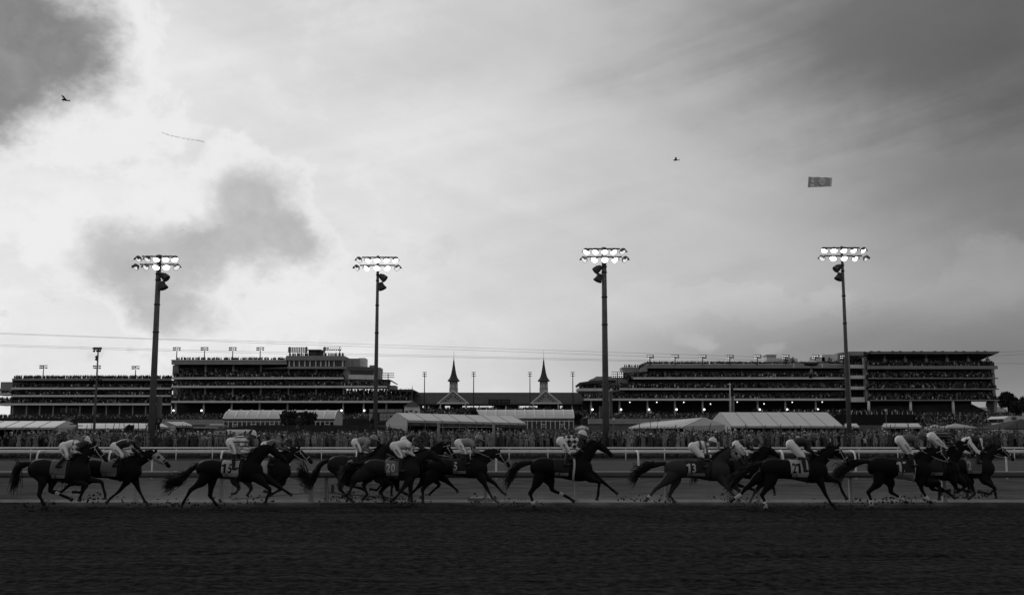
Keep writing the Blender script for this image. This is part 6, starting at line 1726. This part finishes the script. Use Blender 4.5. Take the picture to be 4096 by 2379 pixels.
# ------------------------------------------------------------------ the infield crowd
TONE = {'black': .010, 'dark': .028, 'grey': .075, 'mid': .15, 'pale': .34, 'white': .62}
def ctm(k): return mat('clothing_' + k, TONE[k], .85, .15, 3.0)
SKINS = [mat('skin_light', .26), mat('skin_tan', .17), mat('skin_brown', .06)]
HAIRS = [mat('hair_dark', .02), mat('hair_brown', .06), mat('hair_fair', .25)]
def person_mesh(pose, skirt, hat, vox, seed):
    """one continuous figure facing the track (-y), 1.72 m tall; slots: skin, top, legs, hair or hat, shoes"""
    rr = random.Random(seed)
    m = MB()
    hipz, shz, hz = .92, 1.42, 1.60
    lx = .10
    for s in (-1, 1):
        k = rr.uniform(-.04, .04)
        m.loft([(s * lx, 0, hipz), (s * (lx + .02), k * .5, .50), (s * (lx + .02), k, .08)], [(.095, .10), (.065, .07), (.045, .05)], 8, (1, 0, 0), 2)
        m.loft([(s * (lx + .02), k + .04, .045), (s * (lx + .03), k - .17, .03)], [(.05, .045), (.04, .03)], 6, (1, 0, 0))
    if skirt: m.loft([(0, 0, 1.0), (0, 0, .75), (0, 0, .5)], [(.15, .12), (.22, .18), (.27, .22)], 10, (1, 0, 0), 2)
    m.loft([(0, 0, hipz - .06), (0, 0, 1.05), (0, .0, 1.25), (0, .01, shz), (0, 0, shz + .05)], [(.165, .115), (.15, .105), (.185, .125), (.19, .10), (.08, .07)], 12, (1, 0, 0), 3)
    m.loft([(0, 0, shz), (0, -.01, hz)], [(.055, .055), (.05, .055)], 8, (1, 0, 0))
    m.ball((0, -.01, hz + .03), (.082, .10, .118), 10, 8); m.ball((0, -.10, hz + .01), (.02, .03, .025), 6, 5)
    arms = {'down': [((.21, 0, 1.15), (.20, -.06, .90))] * 2, 'phone': [((.24, -.12, 1.22), (.07, -.26, 1.50))] * 2,
            'one_up': [((.27, -.06, 1.62), (.22, -.12, 1.95)), ((.22, 0, 1.15), (.20, -.10, .92))], 'both_up': [((.29, -.04, 1.64), (.22, -.10, 1.95))] * 2,
            'crossed': [((.23, -.08, 1.15), (.02, -.22, 1.20))] * 2, 'point': [((.26, -.22, 1.42), (.24, -.52, 1.52)), ((.22, 0, 1.15), (.20, -.10, .92))],
            'head': [((.30, -.02, 1.58), (.10, -.02, 1.74))] * 2, 'hip': [((.34, .04, 1.18), (.17, -.03, .98)), ((.24, -.12, 1.22), (.08, -.26, 1.46))]}[pose]
    for s, (e, h) in zip((-1, 1), arms):
        S, E, H = Vector((s * .175, 0, shz - .02)), Vector((s * e[0], e[1], e[2])), Vector((s * h[0], h[1], h[2]))
        m.loft([S, S.lerp(E, .5), E, E.lerp(H, .6), H, H + (H - E).normalized() * .14], [(.06, .06), (.05, .05), (.043, .043), (.037, .037), (.032, .032), (.026, .036)], 8, (1, 0, 0), 2)
    me = fuse(m, vox, 2)
    for p in me.polygons:
        c = p.center
        if c.z > hz + .08 or (c.z > hz - .02 and c.y > .03 and abs(c.x) < .13): k = 3
        elif c.z > shz + .06 and abs(c.x) < .13: k = 0
        elif abs(c.x) < .26 and c.z < .09: k = 4
        elif skirt and c.z < .45: k = 0
        elif c.z < (1.0 if not skirt else .95): k = 2 if abs(c.x) < .20 or c.z < .85 or skirt else 0
        else: k = 1
        if pose in ('one_up', 'both_up', 'head', 'phone') and k == 3 and abs(c.x) > .13: k = 0
        if k == 1 and abs(c.x) > .15:
            for s, (e, h) in zip((-1, 1), arms):
                H = Vector((s * h[0], h[1], h[2])); E = Vector((s * e[0], e[1], e[2]))
                if (c - H).length < (.20 if rr.random() < .9 else .1) and (c - H).length < (c - E).length: k = 0
        p.material_index = k
    if hat:
        bm_ = bmesh.new(); bm_.from_mesh(me)
        rw = {'brim': .21, 'wide': .30, 'cap': .125}[hat]; n = 14
        zc = hz + .085
        rings = [(0.0, .10), (.06, .098), (.098, .06), (.112, 0.0), (rw, -.008), (rw, -.022), (.10, -.02)]
        vs = []
        for r_, dz in rings:
            vs.append([bm_.verts.new((r_ * math.cos(2 * math.pi * i / n), -.01 + (r_ * 1.12 * math.sin(2 * math.pi * i / n) - (.05 if hat == 'cap' and r_ > .115 and math.sin(2 * math.pi * i / n) < -.4 else 0)), zc + dz)) for i in range(n)])
        for a, b in zip(vs, vs[1:]):
            for i in range(n):
                f = bm_.faces.new((a[i], a[(i + 1) % n], b[(i + 1) % n], b[i])); f.material_index = 3
        bm_.to_mesh(me); bm_.free()
    return me
POSES = [('down', 0, None), ('phone', 0, 'cap'), ('one_up', 0, None), ('both_up', 0, None), ('crossed', 0, 'brim'), ('point', 0, 'cap'), ('head', 0, None), ('hip', 0, 'brim'),
         ('down', 1, 'wide'), ('phone', 1, None), ('one_up', 1, None), ('both_up', 1, None), ('one_up', 0, None), ('phone', 0, None), ('one_up', 0, 'cap'), ('both_up', 0, 'cap')]
PTXT = {'down': 'with arms at their sides', 'phone': 'holding a phone before the face', 'one_up': 'with one arm raised', 'both_up': 'with both arms raised', 'crossed': 'with folded arms',
        'point': 'pointing at the horses', 'head': 'with hands on the head', 'hip': 'with one hand on the hip'}
HTXT = {None: '', 'cap': ' and cap', 'brim': ' and brimmed hat', 'wide': ' and wide hat'}
ZONES = [(130, 'at the left edge'), (300, 'below the left edge tent'), (440, 'below the low white tent'), (590, 'left of the left thick pole'), (720, 'right of the left thick pole'), (840, 'left of the white van'), (980, 'by the white van'), (1120, 'below the left pavilion'),
         (1290, 'below the round bush'), (1480, 'left of the left thin pole'), (1600, 'right of the left thin pole'), (1760, 'below the drinks tent'), (1960, 'at the fence gates'), (2110, 'below the right end of the drinks tent'), (2300, 'below the right pavilion'), (2430, 'left of the right thick pole'),
         (2560, 'right of the right thick pole'), (2740, 'below the ribbed tent'), (2900, 'below the grey gable'), (3080, 'below the left half of the large tent'), (3260, 'below the right half of the large tent'), (3390, 'left of the right thin pole'), (3540, 'right of the right thin pole'), (3700, 'below the low white roof'), (3900, 'below the umbrella tent'), (9999, 'below the dark tent')]
protos = [person_mesh(p, s, h, .034, i) for i, (p, s, h) in enumerate(POSES)]
TOPS = ['black'] * 5 + ['dark'] * 4 + ['grey'] * 3 + ['mid', 'mid', 'pale', 'white']; BOTS = ['black'] * 4 + ['dark'] * 4 + ['grey']  # clothes weighted dark, putting shade low in the crowd into their colours
variants = []
rv = random.Random(11)
for k in range(64):
    i = k % len(POSES); pose, skirt, hat = POSES[i]
    top, bot = rv.choice(TOPS), rv.choice(BOTS)
    hm = ctm(rv.choice(['white', 'pale', 'dark', 'black', 'grey'])) if hat else rv.choice(HAIRS)
    me = protos[i].copy(); me.name = 'person'
    me.materials.clear()
    if skirt: bot = top
    for m_ in (rv.choice(SKINS), ctm(top), ctm(bot), hm, ctm('black')): me.materials.append(m_)
    w = 'dress' if skirt else 'top'
    variants.append((me, 'person in %s %s%s %s' % (top, w, HTXT[hat], PTXT[pose])))
count = 0
used = {}
for row, (Yr, step) in enumerate(((105.6, .74), (106.7, .78), (108.0, 1.5))):
    x = at(10, 1740, Yr).x + .2 * row
    while x < at(4086, 1740, Yr).x and count < 300:
        px = CX + x / Yr * FPX * .99
        x += step * random.uniform(.75, 1.25)
        if px < 230 and row < 2 and random.random() < .6: continue
        me, txt = random.choice(variants)
        yy_ = Yr + random.uniform(-.35, .45)
        o = link('person', me)
        o.location = (x, yy_, zg(yy_)); o.rotation_euler = (0, 0, random.gauss(.15, .35))
        sc_ = random.uniform(.88, 1.08); o.scale = (sc_, sc_, sc_)
        zone = next(z for lim, z in ZONES if px < lim)
        lab = '%s, %s row %s' % (txt, ('front', 'second', 'third')[row], zone)
        w_ = lab.split()
        if len(w_) > 16: lab = '%s, %s' % (txt, zone)
        if len(lab.split()) > 16: lab = ' '.join(lab.split()[:16])
        tag(o, lab, 'person', 'spectators standing in the infield crowd')
        count += 1
# everyone behind the first rows
low = [person_mesh(p, s, h, .075, 100 + i) for i, (p, s, h) in enumerate(POSES[:16])]
CM = SKINS + [ctm(k) for k in TONE] + HAIRS + [ctm('white')]
V, LV, LI, MI = [], [], [], []
base = 0; nloops = 0
lowd = []
for me in low:
    co = np.empty(len(me.vertices) * 3, np.float32); me.vertices.foreach_get('co', co)
    lt = np.empty(len(me.polygons), np.int32); me.polygons.foreach_get('loop_total', lt)
    vi = np.empty(len(me.loops), np.int32); me.loops.foreach_get('vertex_index', vi)
    mi = np.empty(len(me.polygons), np.int32); me.polygons.foreach_get('material_index', mi)
    lowd.append((co.reshape(-1, 3), lt, vi, mi))
tk = list(TONE)
def far_person(x, y, z, s):
    global base
    co, lt, vi, mi = random.choice(lowd)
    a = random.gauss(.15, .5); c, n = math.cos(a), math.sin(a)
    q = np.stack([(co[:, 0] * c - co[:, 1] * n) * s + x, (co[:, 0] * n + co[:, 1] * c) * s + y, co[:, 2] * s + z], -1)
    top = 3 + tk.index(random.choice(TOPS)); bot = 3 + tk.index(random.choice(BOTS))
    mp = np.array([random.choice((0, 0, 1, 1, 2)), top, bot, random.choice((9, 9, 9, 10, 10, 11, 12)), 3], np.int32)
    V.append(q.astype(np.float32)); LV.append(lt); LI.append(vi + base); MI.append(mp[mi]); base += len(co)
for row, Yr in enumerate([108.2, 109.6, 111.2, 113, 115, 117.5, 120, 123, 126.5, 130, 134, 138.5, 143, 148]):
    x = at(-20, 1740, Yr).x
    while x < at(4116, 1740, Yr).x:
        px = CX + x / Yr * FPX * .99
        x += (.62 + .012 * row) * random.uniform(.7, 1.3)
        if px < 130 and random.random() < .5: continue
        if 395 < px < 500 and 118 < Yr < 128 or 700 < px < 800 and 121 < Yr < 128 or 840 < px < 985 and 123 < Yr < 132: continue
        if 1000 < px < 1480 and Yr > 135: continue
        yy_ = Yr + random.uniform(-.6, .6)
        far_person(x, yy_, zg(yy_) - .02, random.uniform(.84, 1.08))
for k in range(5):                                            # people standing high on the bank and on a platform
    far_person(*[at(p, 1738, 112)[i] for p in ((618, 632, 1196, 1488, 1190)[k],) for i in (0,)], 112, at(0, (1738, 1742, 1731, 1730, 1735)[k], 112).z, 1.0)
v = np.concatenate(V); lt = np.concatenate(LV); li = np.concatenate(LI); mi = np.concatenate(MI)
me = bpy.data.meshes.new('crowd')
me.vertices.add(len(v)); me.vertices.foreach_set('co', v.ravel())
me.loops.add(len(li)); me.loops.foreach_set('vertex_index', li)
me.polygons.add(len(lt)); me.polygons.foreach_set('loop_start', np.concatenate([[0], np.cumsum(lt)[:-1]]).astype(np.int32)); me.polygons.foreach_set('loop_total', lt)
me.polygons.foreach_set('material_index', mi)
for m_ in CM: me.materials.append(m_)
me.update(); me.validate()
tag(link('crowd', me), 'dense infield crowd standing behind the front rows up to the tents', 'crowd', kind='stuff')
# dark grassy bank behind the crowd at the left
mb = MB()
pts = [(880, 1716), (960, 1703), (1050, 1699), (1480, 1700), (1580, 1716)]
mb.prism([at(p, y, 152) for p, y in pts] + [at(1600, 1745, 152), at(860, 1745, 152)], (0, 60, 0))
struct('grass_bank', mb, mat('bank_grass', .045, 1.0, .3, 1.0, 0.0))
# ------------------------------------------------------------------ cable camera, cables, aeroplanes with banners
CAB = mat('steel_cable', .03, .6)
YC = 190
def cable(label, pts, r=.020):
    ps = [at(p, y, Y) for p, y, Y in pts]
    t = thing('cable', label, 'cable', tuple(ps[0]), 'cables stretched over the infield')
    L = []
    for a, b in zip(ps, ps[1:]):
        for k in range(12): L.append(a.lerp(b, k / 12))
    L.append(ps[-1])
    MB().loft(L, [(r, r)] * len(L), 5, (0, 0, 1)).build('strand', CAB, t)
cable('uppermost thin cable crossing the whole sky above the grandstands', [(-60, 1329, 200), (615, 1354, 196), (1300, 1371, 193), (2000, 1394, 191), (2600, 1413, 190), (3176, 1432, 190)])
cable('second cable running just below the uppermost one to the hanging camera', [(-60, 1333, 200), (615, 1357, 196), (1300, 1381, 193), (2000, 1404, 191), (2600, 1426, 190), (3165, 1444, 190)])
cable('third cable, passing level with the spire tips', [(-60, 1377, 200), (615, 1396, 196), (1300, 1412, 193), (2000, 1428, 191), (2600, 1441, 190), (3172, 1449, 190)])
cable('lowest of the four cables running to the hanging camera', [(-60, 1383, 200), (615, 1402, 196), (1300, 1419, 193), (2000, 1433, 191), (2600, 1446, 190), (3180, 1455, 190)])
cable('cable leaving the hanging camera to the upper right corner of the stands', [(3315, 1436, 190), (3700, 1420, 192), (4150, 1402, 196)])
cable('lower cable leaving the hanging camera towards the right edge', [(3318, 1446, 190), (3700, 1436, 192), (4150, 1414, 196)])
cable('slack cable at the right edge beside the right grandstand end', [(3322, 1450, 190), (3700, 1452, 192), (4150, 1454, 196)])
Y = YC
c = at(3245, 1452, Y)
t = thing('cable_camera', 'dark camera rig hanging from cables in front of the right grandstand', 'camera', tuple(c))
u = at(3246, 1452, Y).x - c.x
q = lambda x, y, dy=0: Vector((at(x, y, Y).x, Y + dy, at(x, y, Y).z))
MB().loft([q(3228, 1447), q(3236, 1446), q(3256, 1446), q(3266, 1447)], [(.10, .12), (.28, .22), (.28, .22), (.12, .12)], 12, (0, 1, 0), 3).build('top_housing', CONC, t, True)
MB().loft([q(3215, 1457), q(3228, 1458), q(3262, 1458), q(3272, 1456)], [(.12, .06), (.35, .24), (.35, .22), (.12, .06)], 12, (0, 1, 0), 3).build('chassis', BLACK, t, True)
MB().tube(q(3172, 1450), q(3320, 1450), .07).build('beam', DSTEEL, t)
for px, s in ((3169, 1), (3319, -1)):
    w = MB(); cc = q(px, 1440)
    n = 20
    w.path([cc + Vector((7.2 * u * math.cos(a), 0, 7.2 * u * math.sin(a))) for a in [2 * math.pi * i / n for i in range(n + 1)]], .06, 6)
    for k in range(5):
        a = 2 * math.pi * k / 5; w.tube(cc, cc + Vector((7.0 * u * math.cos(a), 0, 7.0 * u * math.sin(a))), .04, n=5)
    w.tube(cc + Vector((0, -.08, 0)), cc + Vector((0, .08, 0)), .12, n=10)
    w.build('pulley', BLACK, t)
    MB().tube(cc, q(px + s * 16, 1451), .08).build('pulley_arm', BLACK, t); MB().ball(q(px + s * 3, 1430), .13, 8, 6).build('small_pulley', BLACK, t)
for p0, p1 in ((3177, 3201), (3291, 3316)):
    MB().pbox(p0, p1, 1451, 1469, Y - .35, .7).build('ballast_box', CONC2, t)
MB().tube(q(3245, 1462), q(3245, 1482), .10).build('neck', DSTEEL, t)
MB().tube(q(3236, 1467), q(3256, 1467), .16).build('collar', CONC2, t)
MB().loft([q(3246, 1476), q(3246, 1486), q(3243, 1496)], [(.16, .16), (.30, .26), (.32, .26)], 10, (0, 1, 0), 2).build('gimbal', mat('gimbal_grey', .16), t, True)
MB().loft([q(3243, 1494, .05), q(3241, 1500, -.15), q(3240.5, 1511, -.2)], [(.24, .28), (.33, .34), (.30, .32)], 10, (0, 1, 0)).build('lens_hood', BLACK, t, True)
MB().ball(q(3262, 1492), (.22, .2, .2), 10, 7).build('stabiliser', CONC2, t, True)
# aeroplanes
def plane(label, px, py, ln, Y, pitch, wing_up):
    c = at(px, py, Y); k = (at(px + 1, py, Y).x - c.x) * ln / 7.2
    t = thing('aeroplane', label, 'aeroplane', tuple(c), 'small aeroplanes towing banners')
    rot = Matrix.Rotation(pitch, 3, 'Y')
    P_ = lambda x, y, z: c + (rot @ Vector((x, y, z))) * k
    m = MB().loft([P_(-3.6, 0, .1), P_(-3.2, 0, .1), P_(-1.5, 0, .15), P_(0, 0, .15), P_(1.8, 0, .12), P_(3.5, 0, .15)], [(a * k, b * k) for a, b in ((.25, .35), (.5, .6), (.6, .85), (.6, .8), (.35, .42), (.15, .2))], 10, (0, 1, 0), 3)
    m.build('fuselage', BLACK, t, True)
    for s, z2 in ((-1, wing_up), (1, .6)):
        a = [P_(-1.9, 0, .8), P_(.2, 0, .8), P_(-.5, s * 5.2, .8 + z2), P_(-2.5, s * 5.2, .8 + z2)]
        MB().prism(a, rot @ Vector((0, 0, .16 * k))).build('wing', BLACK, t)
        MB().tube(P_(-.8, s * .3, -.5), P_(-.9, s * 2.4, .8 + z2 * .45), .07 * k).build('wing_strut', BLACK, t)
        MB().prism([P_(2.7, 0, .2), P_(3.6, 0, .2), P_(3.6, s * 1.6, .2), P_(3.0, s * 1.6, .2)], rot @ Vector((0, 0, .08 * k))).build('tailplane', BLACK, t)
        w = MB().tube(P_(-2.2, s * .3, -.3), P_(-2.35, s * .9, -1.15), .07 * k); w.build('gear_leg', BLACK, t)
        MB().tube(P_(-2.35, s * .85, -1.2), P_(-2.35, s * 1.1, -1.2), .30 * k, n=12).build('wheel', BLACK, t)
    MB().prism([P_(2.5, -.05, .2), P_(3.7, -.05, .1), P_(3.8, -.05, 1.2), P_(3.3, -.05, 1.25)], Vector((0, .1 * k, 0))).build('fin', BLACK, t)
    return t, c
PY = 420
plane('small dark aeroplane flying before the heavy cloud at the upper left', 263, 402, 33, PY, R(14), 1.4)
plane('small dark aeroplane in the clear sky at the upper right', 2706, 641, 24, PY + 30, R(2), 1.2)
# towed letters
s = 'DEITMAN LAW HOCKEY 2024 ALL CUP CHAMPIONS!!'
t = thing('aerial_banner', 'towed string of separate grey letters in the bright sky at the upper left', 'banner', tuple(at(655, 535, PY)), 'banners towed by aeroplanes')
pts = [(650, 532), (675, 541), (700, 547), (725, 552), (750, 557), (775, 560), (800, 564), (818, 569)]
rows_ = MB()
for i, ch in enumerate(s):
    q_ = i / (len(s) - 1) * (len(pts) - 1); k = min(int(q_), len(pts) - 2); f = q_ - k
    px, py = lerp(pts[k][0], pts[k + 1][0], f), lerp(pts[k][1], pts[k + 1][1], f)
    if ch == ' ': continue
    d = at(pts[k + 1][0], pts[k + 1][1], PY) - at(pts[k][0], pts[k][1], PY); d.normalize()
    g, fs = text_geo(ch, .58)
    cc = at(px, py, PY); up = Vector((-d.z, 0, d.x))
    rows_.add([cc + d * a + up * b for a, b in g], fs)
lm_ = mat('banner_letters', .7, .8)
_t = lm_.node_tree; _tr = _t.nodes.new('ShaderNodeBsdfTranslucent'); _tr.inputs[0].default_value = (.75, .75, .75, 1); _mx = _t.nodes.new('ShaderNodeMixShader'); _mx.inputs[0].default_value = .75
_t.links.new(_t.nodes['Principled BSDF'].outputs[0], _mx.inputs[1]); _t.links.new(_tr.outputs[0], _mx.inputs[2]); _t.links.new(_mx.outputs[0], _t.nodes['Material Output'].inputs['Surface'])
lo = rows_.build('letters', lm_, t)
MB().loft([at(p, y - 2.6, PY + .03) for p, y in pts], [(.012, .012)] * len(pts), 4).build('tow_line', mat('faint_cord', .45), t)
# printed rectangular banner
Yb = PY + 30
cs = [at(3234, 707.5, Yb), at(3322, 711, Yb), at(3319.5, 746.5, Yb), at(3231, 749.5, Yb)]
t = thing('aerial_banner', 'large rectangular grey banner with a pale disc towed at the upper right', 'banner', tuple(cs[0]), 'banners towed by aeroplanes')
n = 14; mb = MB()
for i in range(n + 1):
    a, b = cs[0].lerp(cs[1], i / n), cs[3].lerp(cs[2], i / n)
    w_ = .12 * math.sin(i * .9)
    for j in range(3): mb.v.append(tuple(a.lerp(b, j / 2) + Vector((0, w_, .06 * math.sin(i * 1.3) if j == 0 else 0))))
for i in range(n):
    for j in range(2): k = i * 3 + j; mb.f.append((k, k + 3, k + 4, k + 1)); mb.m.append(0)
bo_ = mb.build('banner_cloth', mat('banner_mid_grey', .52), t); so = bo_.modifiers.new('thick', 'SOLIDIFY'); so.thickness = .03
MB().prism([cs[1] + Vector((.04, 0, 0)), at(3329, 710.5, Yb), at(3326, 746.5, Yb), cs[2] + Vector((.04, 0, 0))], (0, .03, 0)).build('banner_tail', mat('banner_tail_grey', .80), t)
def bpt(u, v, d=.3): 
    p = cs[0].lerp(cs[1], u).lerp(cs[3].lerp(cs[2], u), v); return p - Vector((0, d, 0))
PALE = mat('banner_print_pale', .85)
def disc(u, v, r, nm):
    c_ = bpt(u, v); MB().tube(c_, c_ + Vector((0, .02, 0)), r, n=28).build(nm, PALE, t)
U = (cs[1] - cs[0]).length
disc(.63, .46, .165 * U, 'pale_disc'); disc(.195, .42, .085 * U, 'small_disc')
MB().prism([bpt(.11, .08), bpt(.28, .08), bpt(.28, .20), bpt(.11, .20)], (0, .02, 0)).build('print_block', PALE, t)
MB().prism([bpt(.10, .68), bpt(.285, .68), bpt(.285, .98), bpt(.10, .98)], (0, .02, 0)).build('print_block', PALE, t)
du = (cs[1] - cs[0])
lettering('disc_lettering', 'TITLE', bpt(.63, .38, .34), du, (0, 0, 1), .55, mat('banner_ink_mid', .4), t, U * .22, .01)
lettering('disc_lettering', 'BOURBON', bpt(.63, .58, .34), du, (0, 0, 1), .55, MATS['banner_ink_mid'], t, U * .27, .01)
lettering('foot_lettering', 'HARD SELTZER', bpt(.60, .90, .34), du, (0, 0, 1), .50, PALE, t, U * .5, .01)

# dust hanging behind the hooves, thickest on the left
dm = bpy.data.materials.new('dust'); dm.use_nodes = True
t_ = dm.node_tree; t_.nodes.remove(t_.nodes['Principled BSDF'])
pv = t_.nodes.new('ShaderNodeVolumePrincipled'); pv.inputs['Color'].default_value = (.75, .75, .75, 1); pv.inputs['Anisotropy'].default_value = .2
tcn = t_.nodes.new('ShaderNodeTexCoord'); nz = t_.nodes.new('ShaderNodeTexNoise'); nz.inputs['Scale'].default_value = .9; nz.inputs['Detail'].default_value = 3
t_.links.new(tcn.outputs['Object'], nz.inputs['Vector'])
sx = t_.nodes.new('ShaderNodeSeparateXYZ'); t_.links.new(tcn.outputs['Generated'], sx.inputs[0])
def tm(op, a, b):
    n = t_.nodes.new('ShaderNodeMath'); n.operation = op; n.use_clamp = op == 'MULTIPLY_'
    for i, v in enumerate((a, b)):
        if isinstance(v, float): n.inputs[i].default_value = v
        else: t_.links.new(v, n.inputs[i])
    return n.outputs[0]
def par(v):                                                   # 0 at both ends, 1 in the middle
    return tm('MULTIPLY', 4.0, tm('MULTIPLY', v, tm('SUBTRACT', 1.0, v)))
mr = t_.nodes.new('ShaderNodeMapRange'); mr.inputs[1].default_value = .38; mr.inputs[2].default_value = .72; t_.links.new(nz.outputs['Fac'], mr.inputs[0])
up = tm('SUBTRACT', 1.0, sx.outputs[2])
den = tm('MULTIPLY', tm('MULTIPLY', mr.outputs[0], tm('MULTIPLY', up, up)), tm('MULTIPLY', par(sx.outputs[0]), par(sx.outputs[1])))
t_.links.new(tm('MULTIPLY', den, .28), pv.inputs['Density'])
t_.links.new(pv.outputs[0], t_.nodes['Material Output'].inputs['Volume'])
for x0, x1, z1 in ((-16.5, -3.5, 1.15), (-6, 19, .7)):
    o = MB().box(x0, x1, 33.4, 38.4, .02, z1).build('dust', dm)
    tag(o, 'thin dust hanging low behind the galloping hooves', kind='stuff')
